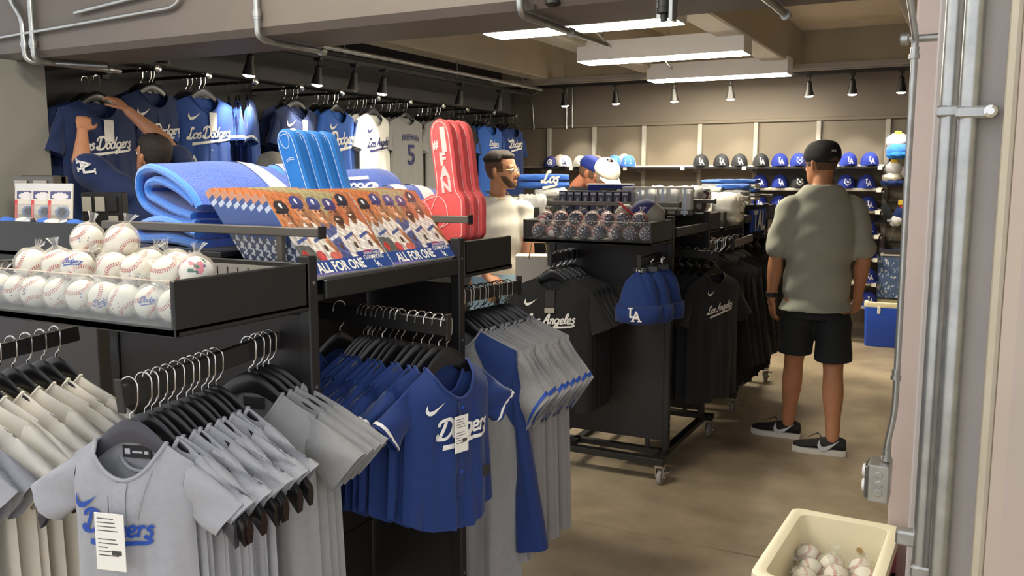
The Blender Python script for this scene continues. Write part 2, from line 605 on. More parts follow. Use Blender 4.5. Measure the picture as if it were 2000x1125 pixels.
def shapes(bg, lst, W=1.0, Hh=1.0):
    """painter: ellipses and convex/concave polygons over a background, in u*W, v*Hh units"""
    def paint(u, v):
        x, y = u * W, v * Hh
        c = np.zeros((len(u), 3))
        c[:] = bg
        for s in lst:
            if s[0] == 'e':
                _, cx, cy, rx, ry, rot, col = s
                dx, dy = x - cx, y - cy
                ca, sa = math.cos(rot), math.sin(rot)
                k = ((dx * ca + dy * sa) / rx) ** 2 + ((-dx * sa + dy * ca) / ry) ** 2 < 1
            elif s[0] == 'r':
                _, x0, y0, x1, y1, col = s
                k = (x >= x0) & (x <= x1) & (y >= y0) & (y <= y1)
            else:
                _, P, col = s
                k = np.zeros(len(x), bool)
                n = len(P)
                for i in range(n):
                    (xa, ya), (xb, yb) = P[i], P[(i + 1) % n]
                    cond = ((ya > y) != (yb > y)) & (x < (xb - xa) * (y - ya) / (yb - ya + 1e-12) + xa)
                    k ^= cond
            c[k] = col
        return c
    return paint


# ================================================================ the setting
XL, YB = -4.85, 9.1          # left wall, back wall
HY0, HY1, HZ = 2.81, 3.23, 2.18   # entrance header beam

# floor: two pours with a sunk joint at y = 3.58
fl = MB()
prof = [(-3.0, 0), (3.574, 0), (3.575, -0.035), (3.585, -0.035), (3.586, 0), (YB + 0.2, 0), (YB + 0.2, -0.15), (-3.0, -0.15)]
fl.prism_x(prof, -6.6, 3.2)
struct(fl.build('floor', 'floor'))

w = struct(MB().box((-6.0, YB, 0), (1.6, YB + 0.15, 3.0)).build('wall_back', 'wall_back'))
struct(MB().box((XL - 0.15, 3.0, 0), (XL, YB, 3.0)).build('wall_left', 'wall_dark'))
struct(MB().box((1.3, 2.9, 0), (1.45, YB, 3.0)).build('wall_right', 'wall_back'))
# concrete pier the header lands on
struct(MB().box((-6.4, 2.7, 0), (-4.36, 3.0, HZ)).build('wall_pier', 'pier'))
# ceiling slab of the shop and of the concourse in front
cs = struct(MB().box((-6.4, HY1 - 0.1, 2.98), (1.6, YB + 0.15, 3.12)).build('ceiling', 'slab'))
struct(MB().box((-6.4, 1.7, 3.5), (3.0, HY0 + 0.1, 3.62)).build('ceiling_concourse', 'header'))
for i, x in enumerate((-4.18, -2.92, -1.66, -0.36)):
    MB().box((x - 0.11, HY1 - 0.02, 2.62), (x + 0.11, YB - 0.12, 3.0), 0.012).build('joist', 'joist', cs)
MB().box((XL, YB - 0.16, 2.60), (1.3, YB + 0.02, 3.0), 0.01).build('edge_beam', 'joist', cs)
hb = struct(MB().box((-6.4, HY0, HZ), (3.0, HY1, 3.55), 0.03).build('trim_header', 'header'))

# back wall: rail, panels, uprights
rail = struct(MB().box((-4.60, YB - 0.035, 2.13), (1.3, YB + 0.01, 2.165), 0.006).build('trim_rail', 'panel'))
ux = [-4.90, -4.304, -3.751, -3.174, -2.56, -1.986, -1.379, -0.751, -0.1]
for a, b in zip(ux[:-1], ux[1:]):
    MB().box((a + 0.018, YB - 0.012, 0.1), (b - 0.018, YB + 0.01, 2.13), 0.003).build('back_panel', 'panel', w)
for x in ux[1:]:
    u = struct(MB().box((x - 0.022, YB - 0.05, 0.05), (x + 0.022, YB, 2.13), 0.004).build('trim_upright', 'upright'))
# track bars for the spot lamps
tb = MB().box((-4.7, 8.58, 2.52), (-0.2, 8.62, 2.555), 0.004)
tag(tb.build('lighting_track', 'black'), 'black lighting track running along the back wall above the caps', 'lighting track')
tl = thing('lighting_track', 'black lighting track running along the left wall above the jerseys', 'lighting track', (-4.2, 3.3, 2.43))
MB().box((-0.02, 0, 0), (0.02, 5.1, 0.035), 0.004).build('channel', 'black', tl)
for y in (0.4, 2.0, 3.6, 4.9):
    MB().tube([(0, y, 0.03), (0, y, 0.195)], 0.005, 6).build('hanger_rod', 'galv', tl)
MB().box((-4.79, 8.55, 2.57), (-0.2, 8.66, 2.63), 0.01).build('trim_back_raceway', 'upright')
struct(bpy.data.objects['trim_back_raceway'])
struct(MB().box((XL, 3.0, 2.3), (XL + 0.1, 9.0, 2.62), 0.01).build('trim_left_bulkhead', 'bulkhead'))


def track_head(i, x, y, z, rz, lit, label, where):
    t = thing('track_spotlight', label, 'spotlight', (x, y, z), (0, 0, rz), 'track spotlights ' + where)
    MB().box((-0.02, -0.03, -0.02), (0.02, 0.03, 0.012), 0.004).build('track_adapter', 'black', t)
    MB().tube([(0, 0, -0.02), (0, 0, -0.07)], 0.008, 8).build('swivel_stem', 'black', t)
    h = MB().lathe([(0.012, -0.05), (0.024, -0.06), (0.026, -0.10), (0.042, -0.165), (0.046, -0.185), (0.041, -0.185), (0.036, -0.175)], 18)
    h.tf(Matrix.Translation((0, 0, -0.06)) @ Matrix.Rotation(R(9), 4, 'X') @ Matrix.Translation((0, 0, 0.06)))
    h.build('lamp_housing', 'black', t, 'y')
    l = MB().lathe([(0.041, -0.184), (0.034, -0.194), (0.018, -0.2), (0.004, -0.201)], 16)
    l.tf(Matrix.Translation((0, 0, -0.06)) @ Matrix.Rotation(R(9), 4, 'X') @ Matrix.Translation((0, 0, 0.06)))
    l.build('lamp_lens', 'lens_on' if lit else 'lens_off', t)
    if lit:
        ld = bpy.data.lights.new('spot_beam', 'SPOT')
        ld.energy = SPOT_POWER
        ld.color = (1.0, 0.93, 0.80)
        ld.spot_size = R(62)
        ld.spot_blend = 0.6
        ld.shadow_soft_size = 0.035
        lo = bpy.data.objects.new('spot_beam', ld)
        COL.objects.link(lo)
        lo.parent = t
        lo.location = (0, 0.03, -0.20)
        lo.rotation_euler = (R(26), 0, 0)
    return t


for i, (x, lit) in enumerate([(-3.906, 1), (-3.327, 1), (-2.706, 1), (-2.143, 1), (-1.414, 1), (-1.034, 1), (-0.624, 1)]):
    track_head(i, x, 8.6, 2.52, 0, lit, 'black track spotlight over the back wall, %s from the left corner' % ORD[i], 'on the back track')
for i, (y, lit) in enumerate([(3.65, 0), (4.331, 1), (5.0, 1), (5.411, 0), (5.782, 1), (6.962, 0), (7.705, 0)]):
    track_head(i, -4.2, y, 2.43, R(90), lit, 'black track spotlight over the wall of jerseys, %s from the concrete pier%s' % (ORD[i], ', switched on' if lit else ', switched off'), 'on the left track')


def strip_light(x0, x1, y, z, label, top=2.98):
    t = thing('strip_light', label, 'ceiling light', ((x0 + x1) / 2, y, z), 0, 'suspended strip lights')
    hx = (x1 - x0) / 2
    b = MB()
    b.box((-hx, -0.125, 0.008), (hx, -0.117, 0.155)).box((-hx, 0.117, 0.008), (hx, 0.125, 0.155)).box((-hx, -0.117, 0.147), (hx, 0.117, 0.155))
    b.build('housing', 'white_metal', t)
    for s in (-1, 1):
        MB().box((s * hx, -0.127, 0.002), (s * (hx + 0.008), 0.127, 0.158), 0.003).build('end_cap', 'white_metal', t)
    MB().box((-hx + 0.002, -0.115, 0.0), (hx - 0.002, 0.115, 0.02), 0.004).build('diffuser', 'light', t)
    for s in (-0.75, 0.75):
        MB().tube([(s * hx, 0, 0.15), (s * hx, 0, top - z)], 0.005, 6).build('hanger_rod', 'galv', t)
    return t


strip_light(-2.86, -1.60, 5.16, 2.50, 'white strip light half hidden by the entrance beam, nearest of three')
strip_light(-2.88, -1.56, 6.72, 2.50, 'white boxy strip light in the middle of the three ceiling lights')
strip_light(-2.84, -1.54, 8.30, 2.50, 'white boxy strip light nearest the back wall of caps')
strip_light(-2.75, -1.49, 1.72, 3.0, 'white strip light hung from the concourse ceiling in front of the entrance beam', 3.5)


# ---------------------------------------------------------------- conduits
def conduit(name, label, pts, r, fit=(), group='galvanised conduits', k=4, clamps=()):
    t = thing(name, label, 'conduit', pts[0], 0, group)
    o = Vector(pts[0])
    P = [Vector(p) - o for p in pts]
    # round the corners
    Q = [P[0]]
    for a, b, c in zip(P[:-2], P[1:-1], P[2:]):
        d1, d2 = (a - b), (c - b)
        L = min(0.045 if r > 0.0125 else 0.07, d1.length * 0.45, d2.length * 0.45)
        s, e = b + d1.normalized() * L, b + d2.normalized() * L
        for j in range(6):
            u = j / 5
            Q.append((1 - u) ** 2 * s + 2 * u * (1 - u) * b + u * u * e)
    Q.append(P[-1])
    MB().tube(Q, r, 10).build('pipe', 'galv', t, 'y')
    for f in fit:
        p = Vector(f[0]) - o
        d = Vector(f[1]).normalized() * 0.022
        MB().tube([p - d, p - d * 0.5, p - d * 0.5, p + d * 0.5, p + d * 0.5, p + d], [r * 1.2, r * 1.2, r * 1.45, r * 1.45, r * 1.2, r * 1.2], 10).build('coupling', 'galv', t, 'y')
    for c in clamps:
        p = Vector(c) - o
        MB().box(p - Vector((r * 2.6, r * 1.1, 0.012)), p + Vector((r * 2.6, r * 1.1, 0.012)), 0.003).build('strap', 'galv', t)
    return t


fy = HY0 - 0.022      # just in front of the header face
zs = HZ - 0.022       # just under the header soffit
xz = (0, 0, 1)
yy = (0, 1, 0)
conduit('conduit', 'thick conduit bent outward at the top left of the beam, leftmost of the pair', [(-4.28, fy, 2.9), (-4.28, fy, 2.46), (-4.20, fy, 2.37), (-4.195, fy, zs), (-4.0, 3.1, zs)], 0.014, [((-4.195, fy, 2.24), xz)])
conduit('conduit', 'thick conduit bent under the beam beside its twin, ending near the first jersey', [(-4.128, fy, 2.9), (-4.128, fy, zs), (-4.128, HY1 - 0.03, zs), (-4.128, HY1 + 0.05, zs + 0.0)], 0.014, [((-4.128, fy, 2.24), xz), ((-4.128, HY1 - 0.02, zs), yy)])
conduit('conduit', 'thin conduit crossing the beam face and curving up at its right end', [(-4.9, fy, 2.27), (-4.3, fy, 2.29), (-3.11, fy, 2.33), (-2.98, fy, 2.6)], 0.009)
conduit('conduit', 'thin beam-coloured conduit above the long bare conduit', [(-3.80, fy, 2.36), (-3.0, fy, 2.42), (-2.8, fy, 2.6)], 0.010)
conduit('conduit', 'conduit dropping down the beam face and bending under it above the jerseys', [(-2.66, fy, 2.9), (-2.66, fy, zs), (-2.66, HY1 - 0.02, zs)], 0.013, [((-2.66, fy, 2.26), xz), ((-2.66, HY1 - 0.04, zs), yy)])
conduit('conduit', 'conduit dropping down the beam face and bending under it beside the strip light', [(-1.44, fy, 2.9), (-1.44, fy, zs), (-1.44, HY1 + 0.02, zs), (-1.44, 3.6, zs)], 0.013, [((-1.44, fy, 2.25), xz), ((-1.44, HY1 - 0.0, zs), yy)])
conduit('conduit', 'conduit ending under the beam at the upper right by the ceiling bay', [(-0.62, fy, 2.6), (-0.62, fy, zs), (-0.62, HY1 + 0.02, zs)], 0.013, [((-0.62, HY1, zs), yy)])
conduit('conduit', 'long conduit running under the ceiling beside the left lighting track', [(-4.02, 3.3, 2.48), (-4.02, 8.3, 2.48), (-4.3, 8.62, 2.47)], 0.016)
conduit('conduit', 'bent conduit coming down the back wall near the left corner', [(-4.75, YB - 0.03, 2.45), (-4.52, YB - 0.03, 2.45), (-4.50, YB - 0.03, 2.12)], 0.011)
conduit('conduit', 'straight conduit on the back wall, left of a close pair', [(-4.09, YB - 0.03, 2.6), (-4.09, YB - 0.03, 2.12)], 0.012, [((-4.09, YB - 0.03, 2.14), xz)])
conduit('conduit', 'straight conduit on the back wall, right of a close pair', [(-4.02, YB - 0.03, 2.6), (-4.02, YB - 0.03, 2.13)], 0.012, [((-4.02, YB - 0.03, 2.15), xz)])
conduit('flexible_conduit', 'thin cable conduit linking the near strip light to the middle one', [(-2.5, 5.2, 2.66), (-2.55, 5.9, 2.72), (-2.6, 6.62, 2.60)], 0.008)
conduit('flexible_conduit', 'thin cable conduit linking the middle strip light to the far one', [(-2.3, 6.8, 2.62), (-2.45, 7.4, 2.62), (-2.6, 8.2, 2.60)], 0.008)
conduit('conduit', 'short drop conduit standing on the end of the middle strip light', [(-1.58, 6.72, 2.66), (-1.58, 6.72, 2.86), (-1.3, 6.72, 2.9)], 0.011, [((-1.58, 6.72, 2.70), xz)])

# security camera and sensor hanging from the beam
t = thing('ceiling_camera', 'black cylinder camera on a grey bracket under the entrance beam', 'camera', (-0.94, 2.86, HZ))
MB().box((-0.035, -0.02, -0.002), (-0.022, 0.03, 0.06)).box((0.022, -0.02, -0.075), (0.034, 0.03, 0.06)).box((-0.035, 0.028, -0.06), (0.034, 0.036, 0.06)).build('bracket', 'galv', t)
MB().lathe([(0.022, 0.05), (0.022, -0.03), (0.024, -0.032), (0.024, -0.05), (0.012, -0.052), (0.012, -0.075)], 16).build('barrel', 'black', t, 'y')
t = thing('beam_sensor', 'small black sensor with a hanging tail on the beam, left of the camera', 'sensor', (-1.33, 2.83, HZ))
MB().lathe([(0.02, 0.12), (0.026, 0.05), (0.03, 0.03), (0.03, 0.01), (0.018, 0.0)], 14).build('body', 'black', t, 'y')
MB().tube([(-0.07, 0, 0.14), (-0.075, 0, 0.05), (-0.068, 0, -0.03)], [0.012, 0.009, 0.001], 6).build('tail', 'black', t)

# ---------------------------------------------------------------- right door jamb
j = struct(MB().box((-0.179, 2.88, 0), (-0.066, 3.2, 3.4), 0.006).build('trim_jamb', 'jamb'))
struct(MB().box((-0.085, 2.06, 0), (-0.045, 2.90, 3.4), 0.004).build('trim_jamb_channel', 'jamb4'))
struct(MB().box((-0.055, 1.92, 0), (0.06, 2.5, 3.4), 0.012).build('trim_door_track', 'jamb2'))
struct(MB().box((-0.062, 1.90, 0), (-0.040, 1.93, 3.4), 0.004).build('trim_track_lip', 'jamb2'))
struct(MB().box((-0.005, 1.80, 0), (0.060, 2.4, 3.4), 0.006).build('trim_mullion', 'jamb4'))
struct(MB().box((0.038, 1.66, 0), (0.062, 2.2, 3.4), 0.009).build('trim_corner_bead', 'jamb2'))
struct(MB().box((0.055, 1.62, 0), (2.4, 2.1, 3.4), 0.02).build('wall_front', 'jamb3'))
struct(MB().box((0.0, 2.0, 0), (1.4, 2.95, 3.4)).build('wall_return', 'jamb3'))
t = thing('conduit', 'fat conduit strapped to the door jamb, left of the two', 'conduit', (-0.049, 1.86, 0), 0, 'door jamb conduits')
MB().tube([(0, 0, 0.02), (0, 0, 3.3)], 0.0175, 16).build('pipe', 'galv', t, 'y')
MB().box((-0.022, -0.020, 1.708), (0.020, 0.03, 1.730), 0.004).build('strap', 'galv', t)
MB().box((-0.05, -0.004, 0.855), (0.019, 0.03, 0.885), 0.004).build('strap', 'galv', t)
MB().box((-0.019, -0.021, 0.80), (0.022, 0.03, 0.824), 0.004).build('strap', 'galv', t)
t = thing('conduit', 'fat conduit strapped to the door jamb, right of the two', 'conduit', (-0.016, 1.78, 0), 0, 'door jamb conduits')
MB().tube([(0, 0, 0.02), (0, 0, 3.3)], 0.0175, 16).build('pipe', 'galv', t, 'y')
s_ = MB().box((-0.021, -0.020, 1.70), (0.046, 0.018, 1.722), 0.004).build('strap', 'galv', t)
MB().lathe([(0.011, 0.0), (0.011, 0.006), (0.006, 0.009)], 14, (0.034, -0.019, 1.711), 'y').build('screw', 'chrome', t)
# small conduit and outlet box on the back edge of the jamb
bx, by = -0.19, 2.62
t = thing('conduit', 'thin conduit running down the door jamb into a steel outlet box', 'conduit', (bx + 0.016, by, 0.79), 0, 'door jamb conduits')
pp = catmull([(0, 0, 0.0), (0, 0, 0.05), (0.012, 0, 0.14), (0.014, 0, 0.25), (0.012, 0, 0.8), (0.012, 0, 1.13), (0.008, -0.02, 1.2), (-0.03, -0.1, 1.42), (-0.06, -0.14, 1.7)], 5)
MB().tube(pp, 0.0088, 10).build('pipe', 'galv', t, 'y')
for z in (0.004, 0.24, 1.12):
    MB().tube([(0.006 * (z > .1) + 0.006 * (z > .1), 0, z), (0.012 * (z > .1), 0, z + 0.012), (0.012 * (z > .1), 0, z + 0.012), (0.012 * (z > .1), 0, z + 0.03)], [0.014, 0.014, 0.011, 0.011], 10).build('coupling', 'galv', t, 'y')
t = thing('outlet_box', 'square galvanised outlet box fixed to the door jamb', 'outlet box', (bx, by, 0.735))
MB().box((-0.028, -0.05, -0.054), (0.03, 0.05, 0.054), 0.004).build('box', 'galv', t)
MB().box((-0.036, -0.046, -0.048), (-0.028, 0.046, 0.048), 0.006).build('cover', 'galv', t)
for dz in (-0.022, 0.022):
    MB().lathe([(0.018, 0.036), (0.018, 0.044), (0.014, 0.046)], 14, (0, 0, dz), 'x').tf(Matrix.Diagonal((-1, 1, 1, 1))).build('receptacle', 'white_metal', t)
for (dx, dz) in ((0.002, -0.025), (0.002, 0.0), (0.002, 0.028)):
    MB().lathe([(0.011, 0.05), (0.011, 0.0515), (0.009, 0.052)], 14, (dx, 0, dz), 'y').build('knockout', 'galv', t)
t = thing('conduit', 'stub of capped conduit reaching out from the jamb near the ceiling', 'conduit', (-0.1, 2.75, 1.98), 0, 'door jamb conduits')
MB().tube([(0.05, 0, 0), (-0.09, 0, 0)], 0.011, 10).build('pipe', 'galv', t, 'y')
MB().lathe([(0.014, 0.0), (0.018, 0.004), (0.018, 0.02), (0.008, 0.026)], 12, (-0.11, 0, 0), 'x').build('end_cap', 'galv', t, 'y')
# ================================================================ display fixtures
def caster(parent, x, y):
    c = MB().box((x - 0.025, y - 0.025, 0.098), (x + 0.025, y + 0.025, 0.112), 0.004)
    c.box((x - 0.022, y - 0.01, 0.045), (x - 0.018, y + 0.03, 0.10)).box((x + 0.018, y - 0.01, 0.045), (x + 0.022, y + 0.03, 0.10))
    o = c.build('caster', 'chrome', parent)
    MB().lathe([(0.030, -0.014), (0.040, -0.010), (0.040, 0.010), (0.030, 0.014)], 18, (x, y + 0.012, 0.041), 'x').build('wheel', 'tyre', o, 'y')
    MB().lathe([(0.006, -0.026), (0.006, 0.026)], 8, (x, y + 0.012, 0.041), 'x').build('axle', 'galv', o)
    MB().box((x + 0.022, y + 0.02, 0.065), (x + 0.045, y + 0.05, 0.072), 0.002).build('brake_tab', 'galv', o)
    return o


def bar(parent, p0, p1, name='display_bar', h=0.046, m='black', capm='black', w=0.016):
    p0, p1 = Vector(p0), Vector(p1)
    d = (p1 - p0)
    L = d.length
    d.normalize()
    side = Vector((-d.y, d.x, 0)).normalized()
    up = d.cross(side)
    if up.z < 0: up = -up
    mt = Matrix((d, side, up)).transposed().to_4x4()
    mt.translation = p0
    o = MB().box((0, -w / 2, -h + 0.008), (L, w / 2, 0.008), 0.002).tf(mt).build(name, m, parent)
    MB().box((L, -w / 2 - 0.004, -h - 0.004), (L + 0.006, w / 2 + 0.004, 0.024), 0.002).tf(mt).build('end_plate', capm, o)
    return o


def tray(parent, x0, x1, y0, y1, z0, z1, front=True, slots=True):
    """open merchandise tray; clear front at y0 (or y1 when front is False)"""
    T = 0.012
    o = MB().box((x0, y0, z0 - 0.008), (x1, y1, z0 + 0.012), 0.003).box((x1 - T, y0, z0), (x1, y1, z1), 0.003).box((x0, y0, z0), (x0 + T, y1, z1), 0.003).build('tray', 'black', parent)
    yf = y0 if front else y1 - 0.006
    yb = y1 - T if front else y0
    MB().box((x0, yb, z0), (x1, yb + T, z1), 0.002).build('tray_back', 'black', o)
    lip = MB().box((x0, yf, z0 - 0.008), (x1, yf + 0.012, z0 + 0.010), 0.002).build('tray_lip', 'black', o)
    MB().box((x0 + 0.012, yf + 0.003, z0 + 0.008), (x1 - 0.012, yf + 0.006, z1 - 0.004)).build('clear_panel', 'acrylic', o)
    MB().box((x0 + 0.012, yf + 0.0025, z1 - 0.004), (x1 - 0.012, yf + 0.0065, z1 - 0.002)).build('panel_edge', 'acrylic_edge', o)
    if slots:
        n = int((x1 - x0) / 0.035)
        b = MB()
        for i in range(n):
            xx = x0 + 0.03 + i * 0.035
            b.box((xx, yb - 0.002, z1 - 0.045), (xx + 0.004, yb + 0.001, z1 - 0.02))
        MB().box((x0 + T, yb - 0.0015, z0 + 0.01), (x1 - T, yb, z1 - 0.012)).build('slotted_liner', 'card_grey', o)
        b.build('slots', 'black', o)['kind'] = 'stuff'
    return o


def fixture(label, X0, X1, yt0, ya, yb, yt1, zt, lip=True):
    t = thing('display_fixture', label, 'display rack', ((X0 + X1) / 2, (ya + yb) / 2, 0))
    o = t.location.copy()
    sub = lambda p: (p[0] - o.x, p[1] - o.y, p[2])
    z1 = zt + 0.11
    pw = 0.034
    bpy.context.view_layer.update()
    g = bpy.data.objects.new('tmp', None)
    parts = []
    # posts with a row of slots down the aisle face
    for x in (X0, X1 - pw):
        for y in (ya, yb):
            parts.append(MB().box((x, y, 0.12), (x + pw, y + pw, z1 + 0.016), 0.003).build('post', 'black', t))
            if x > X0:
                b = MB()
                for z in np.arange(0.3, z1 - 0.02, 0.26):
                    b.lathe([(0.004, 0), (0.004, 0.0015)], 8, (X1, y + pw / 2, float(z)), 'x')
                parts.append(b.build('bolt_heads', 'galv', parts[-1]))
                parts[-1]['kind'] = 'stuff'
    parts.append(MB().box((X0 + pw, ya + 0.008, 0.19), (X1 - pw * 0.4, ya + 0.022, zt - 0.02), 0.002).build('end_panel', 'black_panel', t))
    parts.append(MB().box((X0 + pw, yb + 0.012, 0.19), (X1 - pw * 0.4, yb + 0.026, zt - 0.02), 0.002).build('end_panel', 'black_panel', t))
    xm = (X0 + X1) / 2
    parts.append(MB().box((xm - 0.01, ya + pw, 0.19), (xm + 0.01, yb, z1), 0.002).build('centre_panel', 'black_panel', t))
    for z in (0.42, 0.75):
        parts.append(MB().box((xm + 0.01, ya + pw, z), (xm + 0.014, yb, z + 0.006)).build('panel_seam', 'black', t))
    # base frame with casters
    b = MB().box((X0 - 0.02, ya - 0.17, 0.112), (X1 + 0.03, ya - 0.12, 0.145), 0.003).box((X0 - 0.02, yb + 0.10, 0.112), (X1 + 0.03, yb + 0.15, 0.145), 0.003)
    b.box((X0, ya - 0.15, 0.115), (X0 + 0.04, yb + 0.13, 0.142)).box((X1 - 0.045, ya - 0.15, 0.115), (X1 - 0.005, yb + 0.13, 0.142))
    b.box((X0, ya - 0.004, 0.115), (X1, ya + 0.036, 0.142)).box((xm - 0.2, ya - 0.15, 0.115), (xm - 0.16, yb + 0.1, 0.142))
    for x in (X0 + 0.08, X1 - 0.12):
        for y in (ya + 0.015, yb + 0.018):
            b.box((x - 0.012, y - 0.006, 0.14), (x + 0.012, y + 0.006, 0.2))
    parts.append(b.build('base_frame', 'black', t))
    for x in (X0 + 0.03, X1 + 0.005):
        for y in (ya - 0.145, yb + 0.125):
            parts.append(caster(t, x, y))
    # deck, trays
    parts.append(MB().box((X0, ya, z1), (xm + 0.08, yb + pw, z1 + 0.014), 0.002).build('top_deck', 'black', t))
    parts.append(tray(t, X0, X1, yt0, ya, zt, z1))
    parts.append(tray(t, X0, X1, yb + pw, yt1, zt + 0.005, z1 + 0.004, False, False))
    # rails standing on the deck
    for y in (ya + 0.016, yb + 0.016):
        r = MB().box((X0 - 0.01, y - 0.012, z1 + 0.062), (X1 + 0.03, y + 0.012, z1 + 0.084), 0.002).build('top_rail', 'dark_rail', t)
        MB().box((X1 + 0.03, y - 0.014, z1 + 0.058), (X1 + 0.034, y + 0.014, z1 + 0.088), 0.001).build('end_plate', 'black', r)
        for x in (X0 + 0.07, X1 - 0.10):
            MB().box((x - 0.009, y - 0.006, z1), (x + 0.009, y + 0.006, z1 + 0.064)).build('rail_support', 'dark_rail', r)
        parts.append(r)
    if lip:
        parts.append(MB().box((X1 - 0.012, ya + pw + 0.03, zt + 0.012), (X1, yb - 0.006, zt + 0.062), 0.003).build('shelf_lip', 'black', t))
        parts.append(MB().prism([(X1 - 0.01, zt + 0.012), (X1 - 0.01, zt + 0.026), (X1 - 0.26, zt + 0.05), (X1 - 0.26, zt + 0.036)], ya + pw + 0.005, yb - 0.004).build('shelf', 'black', t))
    for p in parts:
        if p.parent is t:
            p.location = -Vector((o.x, o.y, 0))
    return t


def fixture_bar(t, p0, p1, **k):
    o = bar(t, p0, p1, **k)
    o.location = -Vector((t.location.x, t.location.y, 0))
    return o


F1 = fixture('black wheeled display rack in the foreground with a tray of white baseballs', -2.15, -1.41, 1.215, 1.62, 2.32, 2.67, 1.280)
F2 = fixture('black wheeled display rack with a tray of flag-patterned baseballs', -2.06, -1.36, 4.03, 4.36, 5.05, 5.32, 1.265)
F3 = fixture('black wheeled display rack at the far end of the aisle, piled with white fan towels', -2.06, -1.36, 5.42, 5.92, 6.70, 7.0, 1.265)
FB = fixture('black wheeled display rack in the left background, behind the man in the white tee', -3.60, -3.02, 6.10, 6.50, 7.25, 7.6, 1.24, False)
fixture_bar(F1, (-1.52, 1.62, 1.205), (-1.52, 1.165, 1.165))
fixture_bar(F1, (-2.285, 1.62, 1.16), (-2.30, 1.10, 1.125))
fixture_bar(F1, (-1.70, 1.965, 1.225), (-1.232, 1.965, 1.207))
fixture_bar(F1, (-1.50, 2.36, 1.215), (-1.50, 2.90, 1.20))
fixture_bar(F2, (-1.90, 4.36, 1.19), (-1.90, 4.02, 1.19))
fixture_bar(F2, (-1.43, 4.36, 1.195), (-1.43, 4.05, 1.19))
fixture_bar(F2, (-1.70, 4.72, 1.19), (-1.22, 4.72, 1.18))
fixture_bar(F2, (-1.43, 5.10, 1.20), (-1.43, 5.42, 1.19), m='dark_rail', capm='dark_rail')
fixture_bar(F3, (-1.30, 5.92, 1.20), (-1.30, 5.40, 1.19), m='dark_rail')
fixture_bar(F3, (-1.70, 6.32, 1.20), (-1.22, 6.32, 1.19))

# ================================================================ garments
HANG = {}


def hanger_mesh(S_, ext=False, m='hanger'):
    k = (S_.nw, S_.sw, S_.ss, S_.nz, ext, m)
    if k in HANG: return HANG[k]
    b = MB()
    rows = []
    mid = ((S_.B[0] + S_.C[0]) / 2, (S_.B[1] + S_.C[1]) / 2)
    hw = mid[0] * 1.06 if ext else S_.sw * 0.92
    zc = -0.066
    for i in range(-12, 13):
        x = hw * i / 12
        a = abs(x)
        if a < S_.nw:
            zt = zc + (S_.nz - 0.005 - zc) * (a / S_.nw) ** 1.6
        elif a < S_.sw:
            zt = S_.nz - 0.005 - (S_.ss + 0.006) * (a - S_.nw) / (S_.sw - S_.nw)
        else:
            q = (a - S_.sw) / (mid[0] - S_.sw)
            zt = S_.nz - 0.011 - S_.ss + (mid[1] + 0.02 + S_.ss) * q
        e = min(1, a / S_.nw)
        hh = 0.052 * (1 - 0.3 * e)
        ty = 0.007 - 0.0035 * e
        if a > S_.sw:
            ty = 0.0045 + 0.008 * min(1, q)
            hh = 0.036 + 0.012 * q
        rows.append([(x, -ty * 0.6, zt - 0.004), (x, 0, zt), (x, ty * 0.6, zt - 0.004), (x, ty, zt - hh * 0.5), (x, ty * 0.6, zt - hh), (x, -ty * 0.6, zt - hh), (x, -ty, zt - hh * 0.5)])
    b.grid(rows, closed_v=True)
    n = 7
    b.f += [tuple(range(n - 1, -1, -1)), tuple(range(24 * n, 25 * n))]
    body = b.mesh('hanger_body', m, True)
    pts = [(0, 0, -0.075), (0, 0, -0.058), (0.012, 0, -0.048), (0.019, 0, -0.03), (0.0205, 0, 0.0)]
    for j in range(1, 10):
        a = PI * j / 9 * 1.02
        pts.append((0.0205 * math.cos(a), 0, 0.0205 * math.sin(a)))
    pts.append((-0.022, 0, -0.008))
    hook = MB().tube(pts, 0.0021, 6).mesh('hook', 'hook', True)
    HANG[k] = (body, hook)
    return HANG[k]


